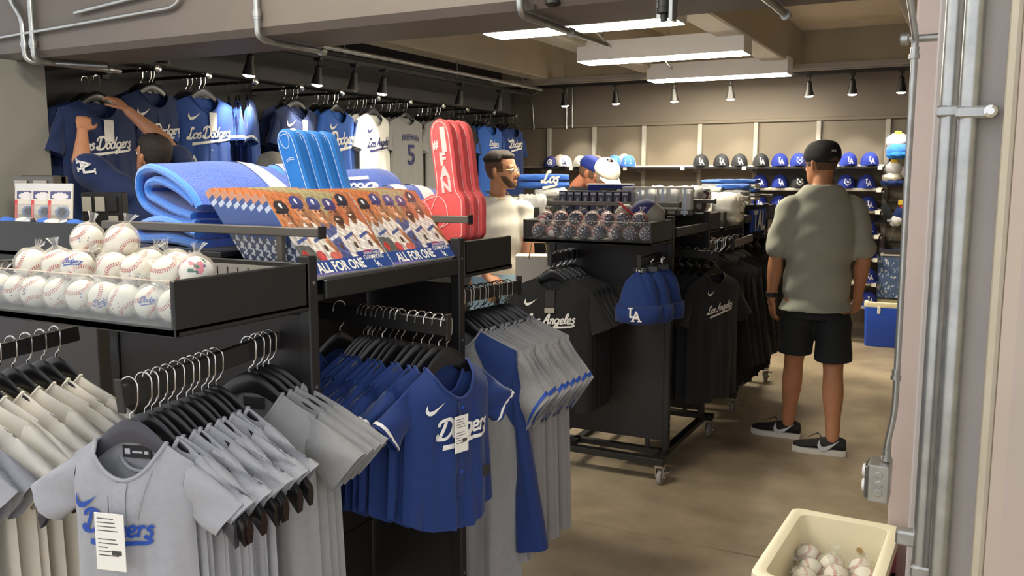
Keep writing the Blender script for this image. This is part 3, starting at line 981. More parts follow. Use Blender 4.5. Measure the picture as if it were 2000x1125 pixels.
class Shirt:
    """body as front and back cloth sheets meeting at the sides and shoulders, with tube sleeves"""

    def __init__(s, nw=0.085, nz=-0.115, sw=0.185, ss=0.05, B=(0.34, -0.11), C=(0.25, -0.21), arm=0.19, cw=0.19, hw=0.2, L=0.55, nd=0.085, bd=0.012,
                 T=0.045, Ts=0.022, fold=0.012, seed=1, vneck=False, hemc=0.0):
        s.__dict__.update(locals())
        rnd = random.Random(seed)
        s.ph = [rnd.uniform(0, 6.28) for _ in range(6)]
        s.cache = {}

    def top(s, x, front):
        a = abs(x)
        if a < s.nw:
            q = a / s.nw
            d = s.nd if front else s.bd
            return -d * ((1 - q) if (s.vneck and front) else (1 - q * q) ** 0.75)
        return -s.ss * (a - s.nw) / (s.sw - s.nw)

    def Wd(s, z):
        if z > -s.arm:
            u = -z / s.arm
            return s.sw + (s.cw - s.sw) * u
        u = (-z - s.arm) / (s.L - s.arm)
        return s.cw + (s.hw - s.cw) * u

    def yf(s, x, z, front=True):
        """depth of the cloth at x, z (z measured from the neck point)"""
        Wz = s.Wd(z)
        u = max(-1, min(1, x / Wz))
        v = max(0, min(1, -z / s.L))
        edge = math.sqrt(max(0, 1 - u * u))
        rise = min(1, v / 0.18)
        th = s.T * (0.45 + 0.55 * rise) * edge
        top = s.top(x, front)
        if abs(x) >= s.nw:
            th *= min(1, max(0.1, math.sqrt(max(0, top - z) / 0.05)))
        fo = s.fold * max(0, v - 0.12) * (math.sin(9 * u + s.ph[0] + 2.0 * v) + 0.6 * math.sin(17 * u + s.ph[1] - 3 * v) + 0.35 * math.sin(31 * u + s.ph[2])) * edge ** 0.5
        fo += s.fold * 0.25 * math.sin(14 * v + 5 * u + s.ph[3]) * edge
        if not front:
            fo *= 0.7
        return -(th + fo) if front else (th * 0.6 - fo)

    def sheet(s, front, n=34, m=20):
        P = []
        for j in range(m + 1):
            v = j / m
            row = []
            for i in range(n + 1):
                u = -1 + 2 * i / n
                tz = s.top(u * s.sw, front)
                hem = -s.L - s.hemc * (1 - u * u) + 0.004 * math.sin(7 * u + s.ph[4])
                z = hem + (tz - hem) * v
                x = u * s.Wd(z)
                row.append((x, s.yf(x, z, front), z + s.nz))
            P.append(row)
        return P

    def sleeve(s, sg, b, t0=0.0, t1=1.0, grow=0.0, n=14, m=8):
        A, D = (s.sw - 0.012, -s.ss + 0.004), (s.cw - 0.012, -s.arm + 0.01)
        P = []
        for j in range(m + 1):
            t = t0 + (t1 - t0) * j / m
            p, q = [A[k] + (s.B[k] - A[k]) * t for k in (0, 1)], [D[k] + (s.C[k] - D[k]) * t for k in (0, 1)]
            row = []
            for i in range(n):
                a = 2 * PI * i / n
                w = 0.5 - 0.5 * math.cos(a) * (1 + grow)
                yy = -math.sin(a) * (s.Ts + grow * 0.02) * (0.55 + 0.55 * t)
                yy += s.fold * 0.5 * math.sin(5 * t + 3 * a + s.ph[5])
                row.append((sg * (p[0] + (q[0] - p[0]) * w), yy, p[1] + (q[1] - p[1]) * w + s.nz - 0.012 * math.sin(PI * t) * 0))
            P.append(row)
        b.grid(P, closed_v=True)

    def meshes(s, m, sm=None, stripe=None):
        k = (m, sm, stripe)
        if k in s.cache: return s.cache[k]
        out = {}
        b = MB()
        b.grid(s.sheet(True))
        b.grid(s.sheet(False))
        if sm is None:
            s.sleeve(1, b)
            s.sleeve(-1, b)
        out['body'] = b.mesh('garment_body', m, 'all', False)
        if sm is not None:
            for sg in (1, -1):
                c = MB()
                s.sleeve(sg, c)
                out['sleeve%d' % sg] = c.mesh('sleeve', sm, 'all', False)
        if stripe:
            for sg in (1, -1):
                c = MB()
                s.sleeve(sg, c, 0.86, 0.93, 0.03, m=1)
                out['cuff_stripe%d' % sg] = c.mesh('cuff_stripe', stripe, 'all', False)
        # collar band round the neck opening
        pts = []
        for i in range(17):
            x = -s.nw + 2 * s.nw * i / 16
            pts.append((x, s.yf(x, s.top(x, True), True) - 0.001, s.top(x, True) + s.nz))
        for i in range(17):
            x = s.nw - 2 * s.nw * i / 16
            pts.append((x, s.yf(x, s.top(x, False), False), s.top(x, False) + s.nz))
        out['collar'] = MB().tube(pts, 0.0045, 6).mesh('collar', m, 'all')
        s.cache[k] = out
        return out

    def on(s, ox, oz, lift=0.004):
        return lambda a, b: (a + ox, s.yf(a + ox, b + oz) - lift, b + oz + s.nz)


def hang_tag(t, S_, x, z, w=0.05, h=0.1, lift=0.012, m='paper', lines=True):
    y = S_.yf(x, z) - lift
    o = MB().box((x - w / 2, y - 0.001, z + S_.nz - h), (x + w / 2, y + 0.001, z + S_.nz), 0.0005).build('price_tag', m, t)
    MB().tube([(x, y, z + S_.nz - 0.006), (x - 0.004, y + 0.006, z + S_.nz + 0.035)], 0.0008, 5).build('tag_string', 'ink', o)
    if lines:
        b = MB()
        rr = random.Random(5)
        for k in range(9):
            zz = z + S_.nz - h * (0.1 + 0.07 * k) - (h * 0.08 if k > 3 else 0)
            l = w * rr.uniform(0.3, 0.7)
            b.box((x - w * 0.4, y - 0.0016, zz), (x - w * 0.4 + l, y - 0.001, zz + h * 0.014))
        b.box((x + w * 0.05, y - 0.0016, z + S_.nz - h * 0.72), (x + w * 0.38, y - 0.001, z + S_.nz - h * 0.64))
        b.build('tag_print', 'ink', o)['kind'] = 'stuff'
    return o


def hang(S_, m, loc, rotz, gname, label, group, hlabel, cat='jersey', sm=None, stripe=None, hw=None, drop=0.085, hm='hanger', decor=None, front=False, name='hanging_jersey', hanger=True):
    t = thing(name, label, cat, loc, (0, 0, rotz), group)
    ms = S_.meshes(m, sm, stripe)
    link('garment_body', ms['body'], t)
    if sm:
        link('sleeve', ms['sleeve1'], t)
        link('sleeve', ms['sleeve-1'], t)
    if stripe:
        link('cuff_stripe', ms['cuff_stripe1'], t)
        link('cuff_stripe', ms['cuff_stripe-1'], t)
    link('collar', ms['collar'], t)
    if decor: decor(t, S_)
    if hanger:
        hb_, hk = hanger_mesh(S_, bool(hw), hm)
        h = thing('clothes_hanger', hlabel, 'hanger', loc, (0, 0, rotz), 'hangers: ' + group)
        link('hanger_body', hb_, h)
        link('hook', hk, h)
    return t


def placket(t, S_, m, zs_, buttons=(), bm='white'):
    b = MB()
    P = [[(x, S_.yf(x, z) - 0.0025, z + S_.nz) for x in (-0.016, 0.016)] for z in np.linspace(-S_.nd - 0.004, zs_, 14)]
    b.grid(P)
    o = b.build('placket', m, t, 'all', fix=False)
    for z in buttons:
        MB().lathe([(0.0055, 0.0), (0.0055, 0.002), (0.003, 0.003)], 10, (0, S_.yf(0, z) - 0.003, z + S_.nz), 'y').build('button', bm, o)


# --- grey youth jerseys on the front bar
SY = Shirt(nw=0.082, nd=0.072, ss=0.036, sw=0.142, B=(0.252, -0.115), C=(0.188, -0.192), arm=0.155, cw=0.140, hw=0.152, L=0.58, T=0.05, Ts=0.024, fold=0.013, seed=3)
SYb = [Shirt(nw=0.082, nd=0.072, ss=0.036, sw=0.142, B=(0.258, -0.118), C=(0.192, -0.196), arm=0.155, cw=0.140, hw=0.150, L=0.58, T=0.026, Ts=0.02, fold=0.02, seed=k) for k in (11, 12, 13)]


def dec_grey(t, s):
    decal('team_script', script2d('Dodgers', 0.0245, 0.27, 0.25), 'royal', t, s.on(-0.012, -0.186))
    decal('check_mark', swoosh2d(0.056), 'royal', t, s.on(-0.082, -0.122))
    placket(t, s, 'grey_fab', -0.19)
    hang_tag(t, s, -0.008, -0.130, 0.068, 0.122, 0.02)
    y = s.yf(0, -0.02, False) - 0.004
    o = MB().box((-0.034, y - 0.001, s.nz - 0.042), (0.034, y + 0.001, s.nz - 0.014), 0.0005).build('neck_label', 'darktag', t)
    MB().box((-0.028, y - 0.002, s.nz - 0.034), (-0.016, y - 0.001, s.nz - 0.022)).box((-0.010, y - 0.002, s.nz - 0.031), (0.014, y - 0.001, s.nz - 0.027)).box((0.018, y - 0.002, s.nz - 0.032), (0.028, y - 0.001, s.nz - 0.026)).build('label_print', 'silver', o)
    # seam piping beside the placket
    pts = [(0.07 - 0.03 * k / 8, s.yf(0.07 - 0.03 * k / 8, -0.045 - 0.013 * k) - 0.003, s.nz - 0.045 - 0.013 * k) for k in range(9)]
    MB().tube(pts, 0.0012, 5).build('seam', 'grey_fab', t)


ys = [1.185, 1.222, 1.240, 1.262, 1.284, 1.308, 1.334, 1.352, 1.378, 1.398, 1.420]
for i, y in enumerate(ys):
    z = 1.165 + (y - 1.165) / 0.455 * 0.04
    rz = R(15) if i == 0 else R(random.uniform(6, 16))
    g = 'grey youth jerseys on the bar under the white baseballs'
    lab = 'grey youth jersey with blue script and a white price tag, frontmost on its bar' if i == 0 else 'grey youth jersey, %s from the front on the bar under the baseball tray' % ORD[i]
    hang(SY if i == 0 else SYb[i % 3], 'grey_fab', (-1.52, y, z), rz, 'g', lab, g,
         ('charcoal plastic hanger holding the frontmost grey youth jersey' if i == 0 else 'black plastic hanger, %s from the front on the grey youth jersey bar' % ORD[i]),
         hm='hanger_grey' if i == 0 else 'hanger', decor=dec_grey if i == 0 else None, hw=1)
# bigger grey jerseys at the root of the same bar
SG = [Shirt(nw=0.09, nd=0.085, ss=0.045, sw=0.178, B=(0.305, -0.125), C=(0.225, -0.225), arm=0.18, cw=0.175, hw=0.19, L=0.60, T=T_, Ts=0.03, fold=0.014, seed=k) for k, T_ in ((21, 0.045), (22, 0.022))]


def dec_big(t, s):
    y = s.yf(0, -0.02, False) - 0.004
    MB().box((-0.03, y - 0.001, s.nz - 0.045), (0.03, y + 0.001, s.nz - 0.018), 0.0005).build('neck_label', 'darktag', t)


for i, y in enumerate([1.525, 1.552, 1.572, 1.592]):
    z = 1.165 + (y - 1.165) / 0.455 * 0.04
    hang(SG[0 if i == 0 else 1], 'grey_fab2', (-1.52, y, z), R(9 + 3 * i), 'g',
         'plain grey jersey with a wide open sleeve beside the rack post' if i == 0 else 'plain grey jersey by the rack post, %s in its cluster of four' % ORD[i],
         'plain grey jerseys at the root of the front bar', 'broad black hanger by the rack post, %s in its cluster of four' % ORD[i], drop=0.07, decor=dec_big if i == 0 else None)

# --- cream jerseys on the left front bar
SW = [Shirt(nw=0.09, nd=0.06, ss=0.05, sw=0.20, B=(0.36, -0.15), C=(0.27, -0.25), arm=0.19, cw=0.20, hw=0.21, L=0.62, T=0.028, Ts=0.024, fold=0.016, seed=k) for k in (31, 32, 33)]
for i in range(10):
    y = 1.17 + i * 0.042
    z = 1.126 + (y - 1.1) / 0.52 * 0.034
    hang(SW[i % 3], 'white_fab' if i > 1 else 'grey_fab', (-2.298 + 0.015 * (y - 1.1) / 0.52, y, z), R(random.uniform(4, 12)), 'g',
         'cream jersey at the left edge of the photo, %s from the front on its bar' % ORD[i] if i > 1 else 'pale grey jersey at the left edge, %s from the front on the cream jersey bar' % ORD[i],
         'cream jerseys at the far left', 'glossy black hanger, %s from the front on the far left bar' % ORD[i], drop=0.085)

# --- royal blue youth jerseys on the side bar, facing the aisle
SB = [Shirt(nw=0.078, nd=0.085, ss=0.045, sw=0.155, B=(0.258, -0.12), C=(0.188, -0.20), arm=0.165, cw=0.155, hw=0.168, L=0.40, hemc=0.05, T=T_, Ts=0.024, fold=f_, seed=k) for k, T_, f_ in ((41, 0.055, 0.010), (42, 0.026, 0.02), (43, 0.026, 0.02), (44, 0.026, 0.02))]


def dec_blue(t, s):
    decal('team_script', script2d('Dodgers', 0.027, 0.27, 0.25), 'white', t, s.on(0.01, -0.185))
    decal('check_mark', swoosh2d(0.05), 'white', t, s.on(-0.085, -0.10))
    placket(t, s, 'blue_fab', -0.36, (-0.11, -0.29), 'royal')
    hang_tag(t, s, -0.02, -0.125, 0.05, 0.10, 0.02)
    y = s.yf(0.09, -0.31) - 0.003
    MB().box((0.08, y - 0.001, s.nz - 0.325), (0.112, y + 0.001, s.nz - 0.295)).build('hem_label', 'darktag', t)


bxs = [-1.236, -1.262, -1.292, -1.318, -1.345, -1.385, -1.405, -1.425, -1.45, -1.468, -1.485, -1.50, -1.515, -1.60]
for i, x in enumerate(bxs):
    z = 1.207 + (-1.232 - x) / 0.468 * 0.018
    hang(SB[0] if i == 0 else SB[1 + i % 3], 'blue_fab', (x, 1.965, z), R(90 - (14 if i == 0 else random.uniform(10, 24))), 'g',
         'royal blue youth jersey with white script and tag, frontmost on the side bar' if i == 0 else 'royal blue youth jersey, %s from the aisle on the side bar' % ORD[i],
         'royal blue youth jerseys on the side bar', 'black wooden-look hanger, %s from the aisle on the blue jersey bar' % ORD[i], stripe='white', drop=0.08, decor=dec_blue if i == 0 else None)

# --- grey adult jerseys behind the second post
SA = [Shirt(nw=0.10, nd=0.09, ss=0.06, sw=0.235, B=(0.325, -0.21), C=(0.245, -0.33), arm=0.25, cw=0.235, hw=0.25, L=0.78, T=0.03, Ts=0.026, fold=0.02, seed=k) for k in (51, 52, 53)]
SR = Shirt(nw=0.10, nd=0.07, ss=0.06, sw=0.225, B=(0.33, -0.72), C=(0.22, -0.74), arm=0.25, cw=0.225, hw=0.24, L=0.90, T=0.05, Ts=0.035, fold=0.016, seed=55)


def dec_raglan(t, s):
    for sg in (1, -1):
        P = []
        for v in np.linspace(0, 1, 12):
            row = []
            for q in np.linspace(0, 1, 12):
                xt = 0.088 + (s.sw - 0.092) * q
                zt_ = s.top(xt, True) - 0.004
                zb_ = -0.05 - (s.arm + 0.02) * q
                z = zt_ + (zb_ - zt_) * v
                x = sg * min(xt, s.Wd(z) * 0.985)
                row.append((x, s.yf(x, z) - 0.005, z + s.nz))
            P.append(row)
        MB().grid(P).build('shoulder_panel', 'blue_fab', t, 'all', fix=False)


for i in range(12):
    y = 2.43 + i * 0.033
    z = 1.213 - (y - 2.36) / 0.54 * 0.015
    if i == 0:
        hang(SR, 'grey_fab2', (-1.50, y, z), R(10), 'g', 'grey raglan shirt with long royal blue sleeves behind the rack post', 'grey adult tops beside the black tees', 'black hanger holding the grey raglan shirt with blue sleeves', cat='shirt', sm='blue_fab', decor=dec_raglan, name='hanging_shirt', drop=0.08)
    else:
        hang(SA[i % 3], 'grey_fab2', (-1.50 + 0.004 * (i % 3), y, z), R(random.uniform(2, 14)), 'g', 'grey adult jersey with blue cuff stripe, %s behind the raglan shirt' % ORD[i - 1], 'grey adult tops beside the black tees',
             'black hanger of the %s grey adult jersey behind the raglan shirt' % ORD[i - 1], stripe='royal', drop=0.085)

# --- black tees on the second rack
ST = [Shirt(nw=0.08, nd=0.06, ss=0.055, sw=0.215, B=(0.33, -0.24), C=(0.215, -0.29), arm=0.23, cw=0.21, hw=0.215, L=0.70, T=T_, Ts=0.03, fold=f_, seed=k) for k, T_, f_ in ((61, 0.05, 0.010), (62, 0.028, 0.018), (63, 0.028, 0.018))]


def dec_tee(t, s):
    decal('city_script', script2d('Los Angeles', 0.028, 0.26, 0.25, 0.05), 'white', t, s.on(0.0, -0.235))
    decal('check_mark', swoosh2d(0.062), 'white', t, s.on(-0.10, -0.125))
    hang_tag(t, s, 0.0, -0.06, 0.05, 0.09, 0.012, 'darktag', False)
    MB().box((-0.026, s.yf(0, -0.15) - 0.014, s.nz - 0.175), (0.026, s.yf(0, -0.15) - 0.0125, s.nz - 0.15)).build('price_sticker', 'card_grey', t)


for i in range(8):
    y = 4.05 + i * 0.036
    hang(ST[0] if i == 0 else ST[1 + i % 2], 'black_fab', (-1.90 + 0.006 * (i % 2), y, 1.19), R(12 - i), 'g',
         'black tee with white city script, frontmost under the flag baseballs' if i == 0 else 'black tee, %s from the front under the flag baseballs' % ORD[i],
         'black tees on the second rack', 'matte black hanger, %s from the front on the black tee bar' % ORD[i], cat='t-shirt', name='hanging_tee', decor=dec_tee if i == 0 else None, drop=0.06)

# --- black tops on the aisle side of the second rack
for i in range(9):
    x = -1.235 - i * 0.05

    def dec_side(t, s):
        decal('city_script', script2d('Los Angeles', 0.022, 0.28, 0.25, 0.15), 'white', t, s.on(0.0, -0.2))
        decal('check_mark', swoosh2d(0.05), 'white', t, s.on(-0.07, -0.1))
    hang(ST[i % 3], 'black_fab', (x, 4.72, 1.181 + i * 0.001), R(66 - 2 * i), 'g',
         'black tee with slanted white script turned toward the aisle behind the blue beanies' if i == 0 else 'black tee hung facing the aisle, %s in from the aisle behind the beanies' % ORD[i],
         'black tees facing the aisle', 'black hanger, %s in from the aisle on the bar behind the beanies' % ORD[i], cat='t-shirt', name='hanging_tee', decor=dec_side if i == 0 else None, drop=0.06)

# --- long black outerwear on the far racks
SH = [Shirt(nw=0.085, nd=0.05, ss=0.06, sw=0.22, B=(0.30, -0.62), C=(0.21, -0.64), arm=0.25, cw=0.215, hw=0.225, L=0.74, T=0.035, Ts=0.036, fold=0.016, seed=k) for k in (71, 72)]
for i in range(12):
    y = 5.16 + i * 0.062
    hang(SH[i % 2], 'black_fab', (-1.40 + 0.02 * (i % 3), y, 1.19), R(random.uniform(10, 25)), 'g',
         'long-sleeved black top on the bar joining the two far racks, %s along the aisle' % ORD[i],
         'long-sleeved black tops', 'black hanger, %s along the aisle on the long-sleeved black tops' % ORD[i], cat='shirt', name='hanging_shirt', drop=0.075)
for i in range(6):
    x = -1.23 - i * 0.06
    hang(SH[i % 2], 'black_fab', (x, 6.32, 1.19), R(72), 'g', 'black pullover facing the aisle near the cap wall, %s in from the aisle' % ORD[i],
         'black pullovers by the cap wall', 'black hanger, %s in from the aisle near the cap wall' % ORD[i], cat='shirt', name='hanging_shirt', drop=0.075)

# --- royal beanies on clip strips
BM = None


def beanie(loc, rz, label, la):
    global BM
    t = thing('knit_beanie', label, 'beanie', loc, (R(-4), 0, rz), 'blue beanies on the second rack')
    if BM is None:
        b = MB()
        P = []
        for (h, r, d) in [(0.0, 0.02, 0.01), (-0.012, 0.045, 0.02), (-0.04, 0.07, 0.034), (-0.09, 0.088, 0.044), (-0.15, 0.1, 0.05), (-0.172, 0.104, 0.052)]:
            P.append([(r * math.cos(a), d * math.sin(a) + 0.004 * math.sin(9 * a + h * 30), h + 0.006 * math.cos(3 * a)) for a in np.linspace(0, 2 * PI, 33)[:-1]])
        b.grid(P, closed_v=True)
        c = MB()
        P = []
        for (h, r, d) in [(-0.168, 0.106, 0.054), (-0.160, 0.113, 0.058), (-0.20, 0.118, 0.062), (-0.245, 0.114, 0.06), (-0.248, 0.108, 0.052), (-0.2, 0.104, 0.05)]:
            P.append([(r * math.cos(a), d * math.sin(a), h + 0.004 * math.cos(2 * a)) for a in np.linspace(0, 2 * PI, 33)[:-1]])
        c.grid(P, closed_v=True)
        BM = (b.mesh('crown', 'blue_fab', 'all', False), c.mesh('cuff', 'blue_fab', 'all', False))
    link('crown', BM[0], t)
    cf = link('cuff', BM[1], t)
    if la:
        decal('letter_badge', la2d(0.062), 'white', cf, lambda a, b: (a - 0.01, -0.064 * math.sqrt(max(0, 1 - ((a - 0.01) / 0.12) ** 2)) - 0.002, b - 0.205))
    hd = MB().box((-0.035, -0.004, -0.004), (0.035, 0.004, 0.028), 0.003).build('clip_hanger', 'hanger', t)
    if la:
        decal('hanger_print', text2d('NE', 0.028, 0.01), 'white', hd, lambda a, b: (a, -0.0052, b + 0.012))
    MB().tube([(0, 0, 0.028), (0, 0, 0.05), (0.012, 0, 0.06)], 0.002, 6).build('hook', 'hook', t)
    return t


for i, (dx, dy, rz) in enumerate([(0.0, 0.0, 10), (0.035, 0.06, 14), (0.02, 0.12, 18), (0.055, 0.18, 26), (0.03, 0.24, 30)]):
    beanie((-1.43 + dx, 4.06 + dy, 1.125), R(rz), 'royal blue cuffed beanie with a white monogram, frontmost of its cluster' if i == 0 else 'royal blue cuffed beanie, %s behind the monogrammed one' % ORD[i - 1], i == 0)

# ================================================================ the jersey wall
AD = dict(nw=0.115, nd=0.10, nz=-0.125, ss=0.05, sw=0.25, B=(0.335, -0.27), C=(0.235, -0.31), arm=0.26, cw=0.235, hw=0.245, L=0.74)
SJ = [Shirt(**AD, T=0.05, Ts=0.035, fold=0.014, seed=81), Shirt(**AD, T=0.03, Ts=0.03, fold=0.02, seed=82), Shirt(**AD, T=0.03, Ts=0.03, fold=0.02, seed=83)]
SN = Shirt(**{**AD, 'nd': 0.07}, T=0.045, Ts=0.035, fold=0.012, seed=86)


def wall_script(word, hgt, m='white', zoff=-0.26, x0=0.0, tagm=None, la=False, plk=None):
    def f(t, s):
        decal('team_script', script2d(word, hgt, 0.27, 0.25, 0.08), m, t, s.on(x0, zoff))
        decal('check_mark', swoosh2d(0.085), m, t, s.on(-0.12, -0.13))
        if plk: placket(t, s, plk, -0.7, (-0.34, -0.45, -0.56))
        if tagm: hang_tag(t, s, 0.02, -0.10, 0.06, 0.12, 0.016, tagm, False)
        if la: decal('sleeve_monogram', la2d(0.085), 'white', t, s.on(-0.15, -0.40))
    return f


def dec_number(t, s):
    decal('player_name', text2d('FREEMAN', 0.075, 0.012, 0.8), 'navy_print', t, lambda a, b: s.on(0, -0.17)(a, b - a * a * 0.6))
    decal('player_number', text2d('5', 0.24, 0.02), 'navy_print', t, s.on(0, -0.32))


def dec_diamond(t, s):
    V, F = ribbon([Vector(p) for p in [(0, 0.11), (0.11, 0), (0, -0.11), (-0.11, 0), (0, 0.11), (0.11, 0)]], 0.012)
    decal('diamond_emblem', (V, F), 'white', t, s.on(0.02, -0.25))
    decal('monogram', la2d(0.07), 'white', t, s.on(0.02, -0.28))
    decal('check_mark', swoosh2d(0.06), 'white', t, s.on(-0.1, -0.12))


def dec_small(t, s):
    decal('small_script', script2d('Dodgers', 0.026, 0.3), 'white', t, s.on(0.0, -0.2))


WALL = [
    # y, colour, count, decor, what, angle, stripe, spacing, outer x
    (3.30, 'navy_fab', 3, wall_script('Los Dodgers', 0.034, tagm='paper', plk='navy_fab'), 'deep blue jersey being tidied by the reaching man', 0, None, 0.05, -4.34),
    (3.742, 'navy_fab', 3, wall_script('Los Dodgers', 0.034, plk='navy_fab'), 'navy jersey with white script right of the reaching man', 6, None, 0.05, -4.42),
    (4.14, 'mid_fab', 4, wall_script('Los Dodgers', 0.036, tagm='paper', la=True, plk='mid_fab'), 'spotlit blue jersey with white script and tag', 0, None, 0.06, -4.42),
    (4.551, 'mid_fab', 5, None, 'blue jersey with pale piping turned edge-on', 44, 'white', 0.05, -4.42),
    (5.019, 'navy_fab', 3, wall_script('Dodgers', 0.05, 'silver', tagm='paper'), 'dark blue jersey with silver script and tag', 4, None, 0.06, -4.42),
    (5.48, 'sky_fab', 6, wall_script('Dodgers', 0.05), 'bright blue jersey with white script', 8, 'white', 0.05, -4.42),
    (5.955, 'white2_fab', 7, wall_script('Los Angeles', 0.036, 'navy_print'), 'white jersey with navy city script', 6, None, 0.045, -4.42),
    (6.42, 'grey_fab2', 7, dec_number, 'pale grey jersey with a navy name and number 5', 0, None, 0.045, -4.42),
    (6.954, 'grey_fab2', 6, None, 'grey jersey behind the red foam finger', 0, None, 0.05, -4.42),
    (7.388, 'black_fab', 4, dec_diamond, 'black jersey with a white diamond emblem', 0, None, 0.06, -4.42),
    (7.919, 'sky_fab', 4, dec_small, 'light royal tee', 0, None, 0.06, -4.42),
    (8.42, 'blue_fab', 4, wall_script('Dodgers', 0.04, zoff=-0.2), 'royal tee with white script in the corner', 0, None, 0.06, -4.42),
]
WN = ['leftmost deep blue jersey', 'navy script jersey', 'spotlit blue jersey', 'edge-on blue jersey', 'silver script jersey', 'bright blue script jersey', 'white city script jersey', 'numbered grey jersey', 'grey jersey behind the foam finger', 'black diamond jersey', 'light royal tee', 'corner royal tee']
for wi, (y, m, n, dec, what, ang, stripe, sp, xo) in enumerate(WALL):
    f = thing('jersey_bar', 'black wall bar with a chrome tip, %s from the pier' % ORD[wi], 'display bar', (XL, y, 2.235), 0, 'jersey wall bars')
    MB().tube([(0.0, 0, 0), (xo - XL + 0.03, 0, 0)], 0.011, 10).build('rod', 'black', f, 'y')
    MB().lathe([(0.024, xo - XL + 0.03), (0.027, xo - XL + 0.036), (0.024, xo - XL + 0.046), (0.008, xo - XL + 0.049)], 16, axis='x').build('tip_disc', 'chrome', f, 'y')
    MB().box((0.0, -0.03, -0.04), (0.008, 0.03, 0.04), 0.002).build('wall_plate', 'black', f)
    low = -0.095 if wi == 0 else 0.0
    for i in range(n):
        x = xo - 0.012 - i * sp
        fr = i == 0
        lab = what + (', outermost' if fr else ', %s on its bar' % ORD[i])
        hang((SN if dec is dec_number else SJ[0]) if fr else SJ[1 + i % 2], m, (x, y + (0.02 * (i % 2) if not fr else 0), 2.226 + low), R(90 + ang + (0 if fr else random.uniform(-6, 6))), 'g', lab, 'jerseys on wall bar: ' + what,
             'wall hanger, %s on the %s bar' % (ORD[i], WN[wi]), stripe=stripe, decor=dec if fr else None, drop=0.085, hm='hanger_grey' if wi in (2, 6) else 'hanger')
# ================================================================ baseballs
def sphere_pts(r, n=28, m=18):
    return [[(r * math.sin(PI * j / m) * math.cos(2 * PI * i / n), r * math.sin(PI * j / m) * math.sin(2 * PI * i / n), r * math.cos(PI * j / m)) for i in range(n)] for j in range(m + 1)]


BR = 0.0365
ball_me = MB().grid(sphere_pts(BR), closed_v=True).mesh('cover', 'ball', 'all')


def seam(t):
    a, b, c = 0.7, 0.3, 2 * math.sqrt(0.21)
    return Vector((a * math.cos(t) + b * math.cos(3 * t), c * math.sin(2 * t), a * math.sin(t) - b * math.sin(3 * t)))


def stitch_mesh(m):
    b = MB()
    N = 76
    for i in range(N):
        t = 2 * PI * (i + 0.5) / N
        p = seam(t)
        d = (seam(t + 0.01) - p).normalized()
        q = p.cross(d).normalized()
        for sg in (-1, 1):
            e = (q * sg * 0.9 + d * 0.45).normalized()
            w = d * 0.028
            s0, s1 = p * 1.004 + q * sg * 0.012, p * 1.004 + e * 0.135
            s1 = s1.normalized() * 1.006
            s0 = s0.normalized() * 1.008
            b.add([Vector(v) * BR for v in (s0 - w, s0 + w, s1 + w, s1 - w)], [(0, 1, 2, 3)])
    return b.mesh('stitching', m, False, False)


stitch_me = stitch_mesh('stitch')
rb = random.Random(3)


def bag_mesh(seed):
    rr = random.Random(seed)
    ph = [rr.uniform(0, 6.3) for _ in range(4)]
    P = []
    prof = [(0.0, -1.04), (0.55, -1.0), (0.98, -0.55), (1.1, 0.0), (1.02, 0.5), (0.72, 0.92), (0.34, 1.15), (0.14, 1.32), (0.26, 1.62), (0.4, 1.85)]
    for k, (r, h) in enumerate(prof):
        row = []
        for i in range(22):
            a = 2 * PI * i / 22
            w = 1 + (0.05 + 0.22 * max(0, h - 0.6)) * math.sin(5 * a + ph[0] + h) + 0.03 * math.sin(11 * a + ph[1] + 3 * h)
            fl = 1 - 0.6 * max(0, h - 1.2)
            row.append((r * w * math.cos(a) * BR + 0.012 * max(0, h - 1), r * w * math.sin(a) * BR * fl, h * BR))
        P.append(row)
    return MB().grid(P, closed_v=True).mesh('plastic_bag', 'bag', 'all', False)


bag_mes = [bag_mesh(k) for k in range(4)]


def sph(R_, ox=0.0, oz=0.0, k=1.012):
    def f(a, b):
        a, b = (a + ox), (b + oz)
        y = math.sqrt(max(0, R_ * R_ - a * a - b * b))
        return (a * k, -y * k, b * k)
    return f


logo_me = None


def ball(loc, label, group, rot, logo=None, bag=True, name='baseball', tilt=None):
    t = thing(name, label, 'baseball', loc, rot, group)
    link('cover', ball_me, t)
    link('stitching', stitch_me, t)
    if logo == 'script':
        decal('printed_script', script2d('Dodgers', 0.0062, 0.3, 0.25, 0.2), 'royal', t, sph(BR, 0.0, 0.0))
        decal('printed_number', text2d('5', 0.014, 0.01), 'red', t, sph(BR, 0.01, -0.012))
    elif logo == '5':
        decal('printed_number', text2d('5', 0.022, 0.01), 'navy_print', t, sph(BR, -0.005, 0.0))
    elif logo == 'lines':
        decal('printed_lines', ribbon([Vector((-0.011, 0.004)), Vector((0.011, 0.008))], 0.003), 'royal', t, sph(BR))
        decal('printed_lines', ribbon([Vector((-0.009, -0.003)), Vector((0.01, 0.001))], 0.003), 'royal', t, sph(BR))
    if bag:
        link('plastic_bag', bag_mes[rb.randrange(4)], t, rot=(rb.uniform(-0.6, 0.6), rb.uniform(-0.6, 0.6), rb.uniform(0, 6)))
    return t


